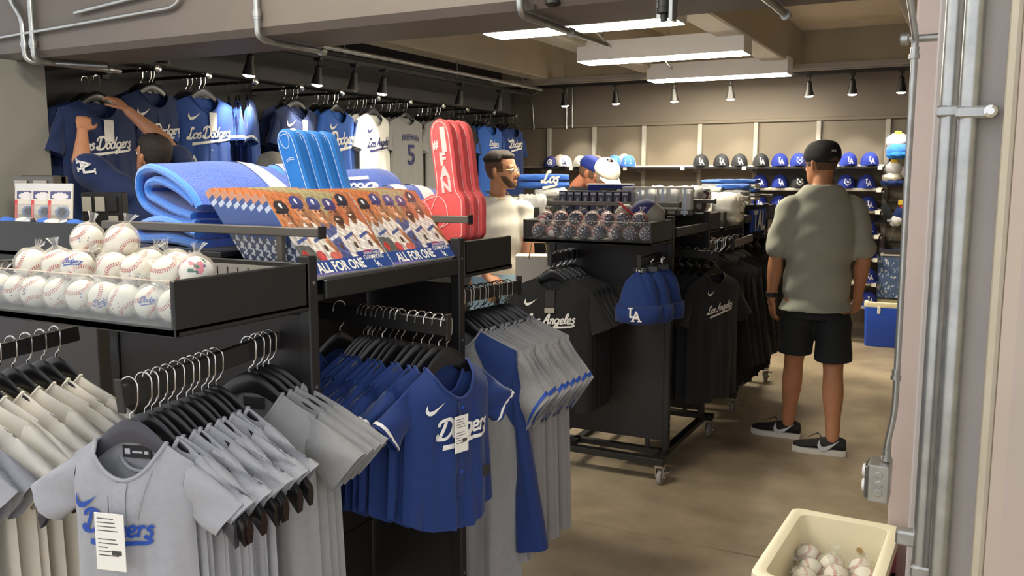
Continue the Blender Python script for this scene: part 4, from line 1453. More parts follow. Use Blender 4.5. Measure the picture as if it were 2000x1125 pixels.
G1 = 'bagged white baseballs in the front tray'
z0 = 1.292 + BR
cnt = 0
for i in range(9):
    x = -1.468 - i * 0.0765
    lg = ['5', 'script', 'lines', 'script', 'lines', 'lines', '5', 'lines', 'script'][i]
    ball((x, 1.272 + rb.uniform(-0.004, 0.008), z0), 'white baseball against the clear tray front, %s from the tray corner' % ORD[i], G1, (rb.uniform(-0.3, 0.3), rb.uniform(-0.4, 0.4), R(38) + rb.uniform(-0.5, 0.5)), lg)
for i in range(8):
    x = -1.49 - i * 0.0775
    ball((x, 1.352, z0 + rb.uniform(0, 0.006)), 'white baseball in the second row of the tray, %s from the tray corner' % ORD[i], G1, (rb.uniform(0, 6), rb.uniform(0, 6), rb.uniform(0, 6)), None)
for i in range(7):
    x = -1.56 - i * 0.078
    ball((x, 1.432, z0 + rb.uniform(0, 0.006)), 'white baseball in the third row of the tray, %s from the rack side' % ORD[i], G1, (rb.uniform(0, 6), rb.uniform(0, 6), rb.uniform(0, 6)), None)
for i, (x, y, dz, lg) in enumerate([(-1.535, 1.312, 0.058, None), (-1.635, 1.315, 0.06, 'lines'), (-1.72, 1.32, 0.062, None), (-1.83, 1.31, 0.06, 'script'), (-1.915, 1.32, 0.06, None), (-2.0, 1.31, 0.058, None), (-1.60, 1.395, 0.062, None), (-1.70, 1.40, 0.064, 'lines'), (-1.80, 1.40, 0.066, None), (-1.89, 1.40, 0.066, None), (-1.74, 1.36, 0.118, None), (-1.86, 1.36, 0.118, 'lines')]):
    o = ball((x, y, z0 + dz), 'white baseball heaped on top of the tray pile, %s from the tray corner' % ORD[i], G1, (rb.uniform(-0.4, 0.4), rb.uniform(-0.4, 0.4), R(38) + rb.uniform(-0.4, 0.4)), lg)
# one flower-painted ball in the heap
t = thing('baseball', 'baseball painted with red and purple flowers in the front tray', 'baseball', (-1.475, 1.335, z0 + 0.062), (0.2, 0, R(40)), G1)
rp = random.Random(9)
fl_sh = [('e', rp.uniform(0, 1), rp.uniform(0.15, 0.85), rp.uniform(0.02, 0.06), rp.uniform(0.03, 0.09), rp.uniform(0, 3), rp.choice([(214, 92, 110), (120, 84, 150), (60, 110, 90), (226, 130, 140), (110, 90, 130), (236, 230, 220)])) for _ in range(60)]
painted('cover', 48, 28, lambda u, v: (BR * math.sin(PI * (0.001 + 0.998 * v)) * math.cos(2 * PI * u), BR * math.sin(PI * (0.001 + 0.998 * v)) * math.sin(2 * PI * u), BR * math.cos(PI * (0.001 + 0.998 * v))), shapes((236, 230, 218), fl_sh), 'print', t)
link('plastic_bag', bag_mes[1], t)

# flag baseballs of the second rack
def flag_paint(u, v):
    a, h = u * 2 * PI, v * PI
    x, y, z = np.sin(h) * np.cos(a), np.sin(h) * np.sin(a), np.cos(h)
    c = np.zeros((len(u), 3))
    st = np.sin((x * 0.8 + z * 0.6) * 15) > 0
    c[:] = (226, 214, 208)
    c[st] = (196, 92, 92)
    navy = (-y > 0.42)
    c[navy] = (46, 44, 70)
    for k in range(9):
        r_ = 0.72
        sx, sz = r_ * math.cos(k * 0.698 + 0.2), r_ * math.sin(k * 0.698 + 0.2)
        c[navy & ((x - sx) ** 2 + (z - sz) ** 2 < 0.008)] = (226, 222, 226)
    return c


fb = thing('flag_baseball', 'x', 'baseball')
flag_o = painted('cover', 64, 40, lambda u, v: (BR * math.sin(PI * (0.001 + 0.998 * v)) * math.cos(2 * PI * u), BR * math.sin(PI * (0.001 + 0.998 * v)) * math.sin(2 * PI * u), BR * math.cos(PI * (0.001 + 0.998 * v))), flag_paint, 'print', fb)
flag_o.data.polygons.foreach_set('use_smooth', [True] * len(flag_o.data.polygons))
decal('monogram', la2d(0.036), 'white', fb, sph(BR))
link('plastic_bag', bag_mes[0], fb)
z2 = 1.277 + BR
pos = [(-1.405 - i * 0.084, 4.086, z2, 'against the clear front') for i in range(8)]
pos += [(-1.45 - i * 0.086, 4.105 + 0.005 * (i % 2), z2 + 0.066, 'in the upper row') for i in range(7)]
pos += [(-1.44 - i * 0.088, 4.175, z2 + 0.004, 'in the hidden back row') for i in range(7)]
for i, (x, y, z, w_) in enumerate(pos):
    o = fb if i == 0 else copy_tree(fb)
    o.location = (x, y, z)
    first = [0, 8, 15][['against the clear front', 'in the upper row', 'in the hidden back row'].index(w_)]
    o.rotation_euler = (rb.uniform(-0.25, 0.25), rb.uniform(-0.5, 0.5), R(25) + rb.uniform(-0.35, 0.35) + (0.9 if (i % 4 == 2) else 0))
    tag(o, 'stars and stripes baseball %s, %s from the tray corner' % (w_, ORD[i - first]), 'baseball', 'flag baseballs in the second tray')

# ================================================================ calendars leaning on the side shelf
BW, BH, BT = 0.335, 0.255, 0.020
skin_c = [(188, 128, 92), (206, 146, 108), (160, 104, 74), (196, 138, 100), (178, 118, 84)]


def fig(cx, cap, sk, jer, dy=0.0, beard=None):
    dk = tuple(int(v * 0.72) for v in sk)
    L_ = [('p', [(cx - 0.13, 0.1), (cx + 0.17, 0.1), (cx + 0.17, 0.50 + dy), (cx + 0.06, 0.62 + dy), (cx - 0.07, 0.62 + dy), (cx - 0.15, 0.50 + dy)], jer),
          ('p', [(cx - 0.02, 0.12), (cx + 0.0, 0.12), (cx + 0.01, 0.6 + dy), (cx - 0.01, 0.6 + dy)], tuple(int(v * 0.86) for v in jer)),
          ('e', cx + 0.15, 0.34, 0.04, 0.15, 0.35, sk), ('e', cx + 0.17, 0.30, 0.02, 0.12, 0.35, dk),
          ('e', cx, 0.60 + dy, 0.05, 0.06, 0, dk), ('e', cx + 0.0, 0.735 + dy, 0.088, 0.135, 0.1, sk), ('e', cx + 0.05, 0.72 + dy, 0.035, 0.11, 0.1, dk)]
    if beard: L_.append(('e', cx + 0.005, 0.655 + dy, 0.072, 0.06, 0, beard))
    L_ += [('e', cx - 0.01, 0.665 + dy, 0.03, 0.012, 0, (226, 210, 200)), ('e', cx - 0.035, 0.765 + dy, 0.016, 0.010, 0, (60, 44, 38)), ('e', cx + 0.03, 0.765 + dy, 0.016, 0.010, 0, (60, 44, 38)), ('e', cx - 0.005, 0.715 + dy, 0.012, 0.03, 0, dk),
           ('e', cx, 0.865 + dy, 0.098, 0.085, 0, cap), ('e', cx - 0.02, 0.815 + dy, 0.105, 0.026, 0.1, tuple(int(v * 0.8) for v in cap)), ('e', cx + 0.0, 0.885 + dy, 0.020, 0.032, 0, (226, 226, 230)),
           ('p', [(cx - 0.08, 0.42), (cx + 0.10, 0.48), (cx + 0.10, 0.44), (cx - 0.08, 0.38)], (70, 86, 140) if sum(jer) > 500 else (210, 210, 218)),
           ('e', cx + 0.04, 0.31, 0.028, 0.045, 0, (84, 66, 60))]
    return L_


def cover_paint():
    L_ = [('e', 0.1, 0.9, 0.3, 0.3, 0, (190, 116, 72)), ('e', 0.9, 0.95, 0.35, 0.25, 0, (160, 150, 112)), ('e', 1.2, 0.6, 0.3, 0.4, 0, (178, 104, 70))]
    L_ += fig(0.14, (48, 46, 52), skin_c[0], (196, 194, 190), -0.03)
    L_ += fig(0.66, (66, 74, 132), skin_c[1], (84, 92, 138), 0.0)
    L_ += fig(0.40, (58, 66, 124), skin_c[3], (218, 210, 200), 0.02)
    L_ += fig(0.90, (74, 66, 118), skin_c[2], (212, 204, 196), -0.02, (70, 50, 40))
    L_ += fig(1.16, (46, 48, 64), skin_c[4], (222, 214, 206), 0.03, (92, 64, 46))
    L_ += [('p', [(0.0, 0.17), (0.30, 0.17), (0.20, 0.36), (0.0, 0.38)], (92, 94, 92)), ('e', 0.08, 0.25, 0.045, 0.06, 0, (190, 66, 58)), ('e', 0.30, 0.22, 0.06, 0.07, 0.4, (190, 78, 78)), ('e', 0.52, 0.21, 0.09, 0.05, 0, (198, 104, 94)),
           ('r', 0.0, 0.0, 1.4, 0.17, (44, 74, 142)), ('r', 0.86, 0.15, 1.26, 0.22, (44, 60, 128)), ('r', 1.0, 0.20, 1.14, 0.235, (150, 60, 110)), ('p', [(0.0, 0.0), (0.8, 0.0), (0.4, 0.025), (0.0, 0.03)], (120, 110, 170))]
    base = shapes((166, 118, 84), L_, 1.36, 1.0)

    def paint(u, v):
        c = base(u, v)
        g = 1 + 0.10 * np.sin(61 * u + 17 * v) * np.sin(47 * v - 23 * u) + 0.07 * np.sin(140 * u * v + 30 * u)
        c = c * np.where(v > 0.17, g, 1.0)[:, None]
        return np.clip(c, 0, 255)
    return paint


def spine_paint(u, v):
    c = np.zeros((len(u), 3))
    c[:] = (52, 84, 150)
    c[v > 0.93] = (216, 150, 112)
    c[(v > 0.80) & (v < 0.9) & (np.sin(v * 190) > 0.1)] = (206, 216, 232)
    low = v < 0.45
    c[low] = (66, 76, 100)
    c[low & ((np.sin(v * 70) + np.cos(u * 7)) > 0.35)] = (196, 200, 206)
    return c


def calendar(loc, rot, label):
    t = thing('team_calendar', label, 'calendar', loc, rot, 'team calendars on the side shelf')
    MB().box((0, 0, 0), (BW, BT - 0.001, BH), 0.001).build('pages', 'paper', t)
    painted('front_cover', 128, 94, lambda u, v: (u * BW, -0.0012, v * BH), cover_paint(), 'glossy_print', t)
    c = bpy.data.objects.new('tmp', None)
    o = painted('spine', 4, 40, lambda u, v: (-0.0008, BT * (1 - u), v * BH), spine_paint, 'glossy_print', t)
    MB().box((0, BT - 0.0005, 0), (BW, BT + 0.0005, BH)).build('back_cover', 'royal', t)
    return t


def cal_print(t):
    decal('title', text2d('ALL FOR ONE', 0.042, 0.03, 0.72), 'paper', t, lambda a, b: (a + 0.125, -0.0022, b + 0.022))
    decal('subtitle', text2d('WORLD SERIES', 0.011, 0.004, 0.9), 'paper', t, lambda a, b: (a + 0.272, -0.0022, b + 0.049))
    decal('subtitle', text2d('CHAMPIONS', 0.019, 0.006, 0.8), 'paper', t, lambda a, b: (a + 0.272, -0.0022, b + 0.036))
    decal('monogram', la2d(0.02), 'paper', t, lambda a, b: (a + 0.272, -0.0022, b + 0.014))


lean = math.atan2(0.15, 0.195)
proto = None
for c, (y0_, n) in enumerate([(1.655, 8), (1.995, 5)]):
    for k in range(n):
        x = -1.425 - k * (BT + 0.001) / math.cos(lean)
        rot = Euler((-lean, 0, R(90)), 'XYZ')
        lab = ('calendar cover with five players, %s column, frontmost on the sloped shelf' % ('left' if c == 0 else 'right')) if k == 0 else 'team calendar in the %s column, %s behind the front copy' % ('left' if c == 0 else 'right', ORD[k - 1])
        if proto is None:
            o = proto = calendar((0, 0, 0), (0, 0, 0), lab)
            cal_print(proto)
        else:
            o = copy_tree(proto)
        o.location = (x, y0_, 1.350 + k * 0.002)
        o.rotation_euler = rot
        tag(o, lab, 'calendar', 'team calendars on the side shelf')

# ================================================================ plush blankets
def folded(name, label, loc, rz, paths, thick, length, m, hem, stripes=(), group='plush team blankets', wob=0.006, seed=1, decor=None):
    """layers of a folded throw: each path is a bend profile in (a, b), extruded along local +Y"""
    t = thing(name, label, 'blanket', loc, (0, 0, rz), group)
    rr = random.Random(seed)
    for li, path in enumerate(paths):
        pts = catmull([Vector(p) for p in path], 5)
        n = len(pts)
        th = thick if not isinstance(thick, list) else thick[li]
        off = []
        for i, p in enumerate(pts):
            d = (pts[min(i + 1, n - 1)] - pts[max(0, i - 1)]).normalized()
            off.append(Vector((-d.y, d.x)))
        outl = [p + q * th / 2 for p, q in zip(pts, off)] + [p - q * th / 2 for p, q in list(zip(pts, off))[::-1]]
        K = 14
        P = []
        ph = rr.uniform(0, 6)
        for k in range(K + 1):
            y = length * k / K
            w = 1 - 0.10 * (k / K) ** 2 if k < K else 0.86
            e = 0.012 if k in (0, K) else 0.0
            row = []
            for i, o in enumerate(outl):
                row.append((o.x * w + wob * math.sin(9 * y / length + ph + 3 * o.y / 0.1), y + e * (1 if k == 0 else -1) * 0, o.y * w + wob * math.sin(7 * y / length + 14 * o.x + ph)))
            P.append(row)
        b = MB().grid(P, closed_v=True)
        L_ = len(outl)
        b.f += [tuple(range(L_)), tuple(range(K * L_, (K + 1) * L_))]
        ly = b.build('fleece_layer', m if not isinstance(m, list) else m[li], t, 'y')
        hp = [(p.x + wob * math.sin(ph + 3 * p.y / 0.1), -0.004, p.y + wob * math.sin(14 * p.x + ph)) for p in pts]
        MB().tube(hp, th * 0.52, 8).build('hem', hem if not isinstance(hem, list) else hem[li], ly, 'y')
        for (s0, s1, k0, k1, mm) in (stripes if li == 0 else ()):
            Q = []
            for k in range(9):
                u = k0 + (k1 - k0) * k / 8
                y = length * u
                w = 1 - 0.10 * u ** 2
                row = []
                for i in range(int(s0 * (n - 1)), int(s1 * (n - 1)) + 1):
                    p, q = pts[i], off[i]
                    for sgn in ((1,)):
                        o = p + q * (th / 2 + 0.003) * (1 if (p + q * 0.01).length > p.length else -1)
                        row.append((o.x * w + wob * math.sin(9 * y / length + ph + 3 * o.y / 0.1), y, o.y * w + wob * math.sin(7 * y / length + 14 * o.x + ph)))
                Q.append(row)
            MB().grid(Q).build('stripe', mm, ly, 'all', fix=False)
    if decor: decor(t)
    return t


roll = [[(0.17, 0.045), (0.12, 0.09), (0.03, 0.14), (-0.06, 0.165), (-0.13, 0.15), (-0.155, 0.10), (-0.13, 0.06), (-0.05, 0.035), (0.06, 0.01), (0.16, 0.0)],
        [(0.15, 0.055), (0.06, 0.10), (-0.03, 0.128), (-0.09, 0.12), (-0.10, 0.09), (-0.04, 0.07), (0.05, 0.04), (0.14, 0.02)]]
folded('plush_blanket', 'royal plush blanket folded over, showing its pale blue hem, on top of the front rack', (-2.02, 1.74, 1.462), R(-12), roll, 0.024, 0.52, 'plush', 'plush_edge',
       [(0.0, 0.5, 0.50, 0.62, 'plush_white'), (0.0, 0.5, 0.78, 0.95, 'plush_white')], seed=2)
folded('plush_blanket', 'royal plush blanket lying flat at the bottom of the folded pile', (-2.02, 1.73, 1.405), R(-12), [[(0.17, 0.04), (0.0, 0.062), (-0.12, 0.055), (-0.165, 0.035), (-0.12, 0.014), (0.0, 0.012), (0.17, 0.012)]], 0.026, 0.46, 'plush', 'plush_edge',
       [(0.0, 0.4, 0.1, 0.2, 'plush_white')], seed=4)


def dec_throw(t):
    decal('team_script', [script2d('Dodgers', 0.03, 0.26)][0], 'plush_white', t, lambda a, b: (0.090 + 0.62 * b + 0.8 * 0.019, 0.2 - a, 0.062 - 0.74 * b + 0.6 * 0.019))


folded('plush_blanket', 'royal blanket with upside-down white script behind the foam fingers', (-1.98, 2.14, 1.50), R(-22), [[(0.13, 0.02), (0.06, 0.09), (-0.03, 0.115), (-0.10, 0.08), (-0.13, 0.03), (-0.08, 0.0), (0.1, 0.0)]], 0.026, 0.42, 'plush', 'plush_edge',
       [(0.0, 0.8, 0.0, 0.10, 'plush_white')], seed=8, decor=dec_throw)
folded('plush_blanket', 'white and navy striped blanket in the folded stack beside the red foam finger', (-1.80, 2.26, 1.475), R(-22), [[(0.10, 0.015), (0.04, 0.07), (-0.05, 0.075), (-0.10, 0.04), (-0.06, 0.005), (0.09, 0.0)]], 0.024, 0.36, 'plush', 'plush_navy',
       [(0.0, 0.8, 0.10, 0.26, 'plush_white'), (0.0, 0.8, 0.42, 0.56, 'plush_white'), (0.0, 0.8, 0.70, 0.84, 'plush_white')], seed=10)
folded('plush_blanket', 'flat royal blanket at the bottom of the stack beside the red foam finger', (-1.84, 2.16, 1.405), R(-20), [[(0.14, 0.06), (0.0, 0.085), (-0.13, 0.07), (-0.15, 0.04), (-0.1, 0.015), (0.13, 0.012)]], 0.03, 0.42, 'plush', 'plush',
       [(0.0, 0.6, 0.55, 0.7, 'plush_white'), (0.0, 0.6, 0.85, 0.96, 'plush_white')], seed=12)

# ================================================================ foam fingers
def foam_outline(s=1.0):
    P = [(-0.055, 0.0), (0.055, 0.0), (0.075, 0.06), (0.085, 0.14), (0.075, 0.17), (0.066, 0.20), (0.068, 0.36), (0.062, 0.42), (0.04, 0.448), (0.012, 0.452), (-0.012, 0.43), (-0.022, 0.38), (-0.024, 0.20), (-0.05, 0.182), (-0.085, 0.17), (-0.12, 0.145), (-0.125, 0.11), (-0.095, 0.085), (-0.08, 0.05)]
    return [(p.x * s, p.y * s) for p in catmull([Vector(q) for q in P], 3, True)]


def foam(label, loc, rot, m, line, thick=0.042, text=None, group='x', s=1.0):
    t = thing('foam_finger', label, 'foam finger', loc, rot, group)
    pol = foam_outline(s)
    n = len(pol)
    cx, cz = sum(p[0] for p in pol) / n, sum(p[1] for p in pol) / n
    V = []
    for y, k in ((0.004, 0.985), (0.0, 0.96)):
        pass
    b = MB()
    rings = []
    for y, ins in ((0, 0.006), (0.006, 0.0), (thick - 0.006, 0.0), (thick, 0.006)):
        row = []
        for i in range(n):
            p, a, c = Vector(pol[i]), Vector(pol[i - 1]), Vector(pol[(i + 1) % n])
            d = (c - a).normalized()
            nn = Vector((d.y, -d.x))
            q = p - nn * ins
            row.append((q.x, y, q.y))
        rings.append(row)
    b.grid(rings, closed_v=True)
    b.f += [tuple(range(n)), tuple(range(3 * n, 4 * n))]
    b.build('foam_body', m, t, 'y')
    lift = lambda a, b_: (a, -0.0015, b_)
    # printed outline, finger creases, nail
    ins = []
    for i in range(n):
        p, a, c = Vector(pol[i]), Vector(pol[i - 1]), Vector(pol[(i + 1) % n])
        d = (c - a).normalized()
        ins.append(p - Vector((d.y, -d.x)) * 0.011 * s)
    decal('printed_outline', ribbon(ins[:-6], 0.0028 * s), line, t, lift)
    for pts in ([(-0.115, 0.12), (-0.08, 0.16), (-0.055, 0.12), (-0.05, 0.08)], [(-0.05, 0.13), (-0.02, 0.172), (0.01, 0.14), (0.012, 0.07)], [(-0.09, 0.075), (-0.03, 0.055), (0.05, 0.085), (0.07, 0.075)], [(0.0, 0.075), (-0.04, 0.04), (-0.03, 0.015)]):
        decal('printed_crease', ribbon(catmull([Vector(p) * s for p in pts], 4), 0.003 * s), line, t, lift)
    if text:
        for w_, z_, sz, xo_ in text:
            decal('lettering', text2d(w_, sz * s, 0.05, 0.85), line, t, lambda a, b_, z_=z_, xo_=xo_: (a + (0.022 + xo_) * s, -0.0016, b_ + z_ * s))
    else:
        nail = catmull([Vector(p) * s for p in [(0.005, 0.425), (0.04, 0.425), (0.038, 0.385), (0.022, 0.372), (0.006, 0.388)]], 4, True)
        decal('printed_nail', ribbon(nail + nail[:2], 0.0028 * s), line, t, lift)
        for z_ in (0.325, 0.318):
            decal('printed_crease', ribbon([Vector(p) * s for p in [(0.004, z_), (0.02, z_ + 0.006), (0.04, z_)]], 0.0025 * s), line, t, lift)
    return t


for i in range(4):
    foam('blue foam finger leaning over the blankets, %s of four' % ORD[i], (-1.70 + 0.004 * i, 1.96 + i * 0.05, 1.42), (R(-3), R(-19), R(10)), 'foam_blue', 'pale_line', 0.043, None, 'blue foam fingers', 0.72)
for i in range(3):
    foam('coral red foam finger %s' % ('printed with number one fan, front of three' if i == 0 else 'behind the lettered one, %s of three' % ORD[i]), (-1.50 + 0.003 * i, 2.40 + i * 0.05, 1.385), (R(-3), R(-9), R(6)), 'foam_red', 'pink_line', 0.044,
         [('#', 0.362, 0.04, -0.022), ('1', 0.375, 0.12, 0.012), ('F', 0.305, 0.062, 0.0), ('A', 0.255, 0.062, 0.0), ('N', 0.205, 0.062, 0.0)], 'red foam fingers', 0.88)


# ================================================================ coolers
def cooler(name, label, loc, rz, w, d, h, body, liner, latches=False):
    t = thing(name, label, 'cooler', loc, (0, 0, rz))
    th = 0.028
    b = MB()
    rings = [(0.02, -0.012), (0.0, -0.006), (0.0, 0.0), (h - 0.05, 0.012), (h - 0.05, 0.012)]

    def rect(hx, hy, z, r=0.03):
        out = []
        for cx, cy, a0 in ((1, 1, 0), (-1, 1, 90), (-1, -1, 180), (1, -1, 270)):
            for k in range(5):
                a = R(a0 + 22.5 * k)
                out.append((cx * (hx - r) + r * math.cos(a), cy * (hy - r) + r * math.sin(a), z))
        return out
    o = MB().grid([rect(w / 2 - 0.02, d / 2 - 0.02, 0.0), rect(w / 2 - 0.012, d / 2 - 0.012, 0.01), rect(w / 2, d / 2, h - 0.04)], closed_v=True)
    o.f.append(tuple(range(20)))
    o.build('outer_shell', body, t, 'y')
    l = MB().grid([rect(w / 2 + 0.001, d / 2 + 0.001, h - 0.045), rect(w / 2 + 0.006, d / 2 + 0.006, h - 0.03), rect(w / 2 + 0.004, d / 2 + 0.004, h), rect(w / 2 - 0.01, d / 2 - 0.01, h + 0.004, 0.03), rect(w / 2 - th, d / 2 - th, h - 0.004, 0.035), rect(w / 2 - th - 0.02, d / 2 - th - 0.02, 0.06, 0.035)], closed_v=True)
    l.f.append(tuple(range(100, 120)))
    l.build('liner', liner, t, 'y')
    if latches:
        for x in (-w * 0.22, w * 0.22):
            MB().box((x - 0.014, -d / 2 - 0.012, h - 0.105), (x + 0.014, -d / 2 + 0.002, h - 0.035), 0.004).build('latch', 'white', t)
    else:
        MB().lathe([(0.009, 0), (0.009, 0.003)], 12, (w * 0.16, d / 2 - th - 0.008, h - 0.085), 'y').build('drain_plug', 'tan', t)
        MB().box((w / 2 + 0.002, -0.07, h - 0.09), (w / 2 + 0.018, 0.07, h - 0.06), 0.006).build('side_handle', 'rubber', t)
    return t


cooler('open_cooler', 'red cooler with a cream liner holding bagged baseballs by the doorway', (-0.310, 2.585, 0), R(-2), 0.318, 0.552, 0.514, 'cooler_red', 'cooler_white')
for i, (x, y, z, lg) in enumerate([(-0.425, 2.985, 0.265, None), (-0.345, 2.945, 0.262, '5'), (-0.255, 2.965, 0.26, 'lines'), (-0.405, 2.90, 0.255, None), (-0.235, 2.88, 0.27, 'lines'), (-0.32, 2.865, 0.265, None), (-0.41, 2.81, 0.26, 'lines'), (-0.25, 2.79, 0.27, None), (-0.34, 2.77, 0.26, None), (-0.42, 2.97, 0.18, None), (-0.34, 2.93, 0.175, None), (-0.26, 2.93, 0.175, None), (-0.38, 2.85, 0.175, None), (-0.28, 2.83, 0.18, None)]):
    ball((x * 0.92, y * 0.92, 1.6 - (1.56 - z) * 0.92), 'bagged baseball in the open red cooler, %s counting from its far corner' % ORD[i], 'baseballs in the red cooler', (rb.uniform(-0.8, 0.2), rb.uniform(-0.6, 0.6), R(15) + rb.uniform(-0.5, 0.5)), lg)
cooler('blue_cooler', 'bright blue picnic cooler with two white latches under the cap shelves', (-0.62, 9.0 - 0.12, 0), R(2), 0.46, 0.34, 0.42, 'cooler_blue', 'cooler_white', True)
# ================================================================ people
def remesh(mb, name, voxel, m, smooth=6, factor=0.5):
    me = bpy.data.meshes.new('tmp')
    me.from_pydata(mb.v, [], mb.f)
    bm = bmesh.new()
    bm.from_mesh(me)
    bmesh.ops.recalc_face_normals(bm, faces=bm.faces)
    bm.to_mesh(me)
    bm.free()
    o = bpy.data.objects.new('tmp', me)
    r = o.modifiers.new('r', 'REMESH')
    r.mode = 'VOXEL'
    r.voxel_size = voxel
    s = o.modifiers.new('s', 'SMOOTH')
    s.iterations = smooth
    s.factor = factor
    out = baked(o)
    out.name = name
    bpy.data.objects.remove(o)
    bpy.data.meshes.remove(me)
    out.materials.clear()
    out.materials.append(M[m])
    out.polygons.foreach_set('use_smooth', [True] * len(out.polygons))
    return out


def wrinkle(me, fn):
    """soft drape wrinkles, modelled in the cloth"""
    n = len(me.vertices)
    co, no = np.empty(n * 3), np.empty(n * 3)
    me.vertices.foreach_get('co', co)
    me.vertices.foreach_get('normal', no)
    co, no = co.reshape(-1, 3), no.reshape(-1, 3)
    co = co + no * fn(co[:, 0], co[:, 1], co[:, 2])[:, None]
    me.vertices.foreach_set('co', co.ravel())
    me.update()


def limb(b, pts, rad, n=14, k=5, flat=1.0, upv=None):
    """closed tapering limb with rounded ends through the joints"""
    P = catmull([Vector(p) for p in pts], k)
    m = len(P)
    rs = []
    for i in range(m):
        q = i / k
        a = min(int(q), len(rad) - 2)
        f = q - a
        f = f * f * (3 - 2 * f)
        rs.append(rad[a] * (1 - f) + rad[a + 1] * f)
    d0, d1 = (P[0] - P[1]).normalized(), (P[-1] - P[-2]).normalized()
    Q = [P[0] + d0 * rs[0] * 0.7, P[0] + d0 * rs[0] * 0.45] + P + [P[-1] + d1 * rs[-1] * 0.45, P[-1] + d1 * rs[-1] * 0.7]
    RR = [rs[0] * 0.3, rs[0] * 0.75] + rs + [rs[-1] * 0.75, rs[-1] * 0.3]
    b.tube(Q, RR, n, True, flat)


def ring_loft(b, rings, n=24, power=1.0):
    """rings: (centre, half-axis lateral vector, half-axis depth vector)"""
    P = []
    for c, ax, ay in rings:
        c, ax, ay = Vector(c), Vector(ax), Vector(ay)
        row = []
        for i in range(n):
            a = 2 * PI * i / n
            ca, sa = math.cos(a), math.sin(a)
            ca = math.copysign(abs(ca) ** power, ca)
            sa = math.copysign(abs(sa) ** power, sa)
            row.append(c + ax * ca + ay * sa)
        P.append(row)
    o = len(b.v)
    b.grid(P, closed_v=True)
    L = len(rings)
    b.f.append(tuple(o + i for i in range(n)))
    b.f.append(tuple(o + (L - 1) * n + i for i in range(n)))


HEAD = [(0.0, 0.026, -0.088, -0.03), (0.018, 0.044, -0.098, -0.005), (0.05, 0.058, -0.099, 0.05), (0.08, 0.066, -0.099, 0.078), (0.115, 0.0715, -0.096, 0.092), (0.15, 0.0745, -0.099, 0.099), (0.18, 0.072, -0.092, 0.096), (0.205, 0.060, -0.072, 0.080), (0.222, 0.036, -0.042, 0.052), (0.23, 0.006, -0.006, 0.012)]


def hsurf(phi, z, off=0.0):
    z = max(0, min(0.23, z))
    for a, b in zip(HEAD[:-1], HEAD[1:]):
        if z <= b[0]:
            f = (z - a[0]) / (b[0] - a[0])
            hw, yf_, yb_ = [a[k] + (b[k] - a[k]) * f for k in (1, 2, 3)]
            break
    yc, ry = (yf_ + yb_) / 2, (yb_ - yf_) / 2
    return Vector(((hw + off) * math.sin(phi), yc - (ry + off) * math.cos(phi), z + off * max(0, (z - 0.12) / 0.1)))


def head_parts(b, Mh):
    h = MB()
    P = [[hsurf(2 * PI * i / 28, z) for i in range(28)] for z in np.linspace(0.0, 0.2295, 30)]
    h.grid(P, closed_v=True)
    h.f.append(tuple(range(28)))
    h.f.append(tuple(range(29 * 28, 30 * 28)))
    limb(h, [(0, -0.094, 0.122), (0, -0.108, 0.10), (0, -0.116, 0.085), (0, -0.098, 0.076)], [0.007, 0.010, 0.014, 0.009], 10, 4)
    for s in (-1, 1):
        limb(h, [(s * 0.012, -0.104, 0.080), (s * 0.014, -0.095, 0.081)], [0.008, 0.007], 8, 3)
        limb(h, [(s * 0.073, 0.004, 0.075), (s * 0.079, 0.010, 0.10), (s * 0.079, 0.012, 0.122), (s * 0.073, 0.002, 0.13)], [0.009, 0.013, 0.015, 0.008], 10, 4, 0.75)
        limb(h, [(s * 0.012, -0.097, 0.131), (s * 0.035, -0.092, 0.136), (s * 0.055, -0.078, 0.130)], [0.007, 0.008, 0.006], 8, 3)
    limb(h, [(-0.02, -0.097, 0.049), (0, -0.102, 0.050), (0.02, -0.097, 0.049)], [0.006, 0.008, 0.006], 8, 3)
    limb(h, [(-0.017, -0.098, 0.041), (0, -0.101, 0.040), (0.017, -0.098, 0.041)], [0.006, 0.007, 0.006], 8, 3)
    h.tf(Mh)
    b.merge(h)


def hpatch(name, m, parent, Mh, phis, zlo, zhi, off, n=40, k=10, wig=0.0):
    """patch of hair / beard / cap lying over the head surface"""
    P = []
    for j in range(k + 1):
        v = j / k
        row = []
        for i in range(n + 1):
            phi = phis[0] + (phis[1] - phis[0]) * i / n
            a, c = zlo(phi), zhi(phi)
            z = a + (c - a) * v
            e = min(1, 5 * v + 0.05, (5 * (1 - v) + 0.05) if c < 0.228 else 1)
            row.append(Mh @ hsurf(phi, z, off * e + wig * math.sin(23 * phi) * math.sin(60 * z)))
        P.append(row)
    return MB().grid(P).build(name, m, parent, 'all', fix=False)


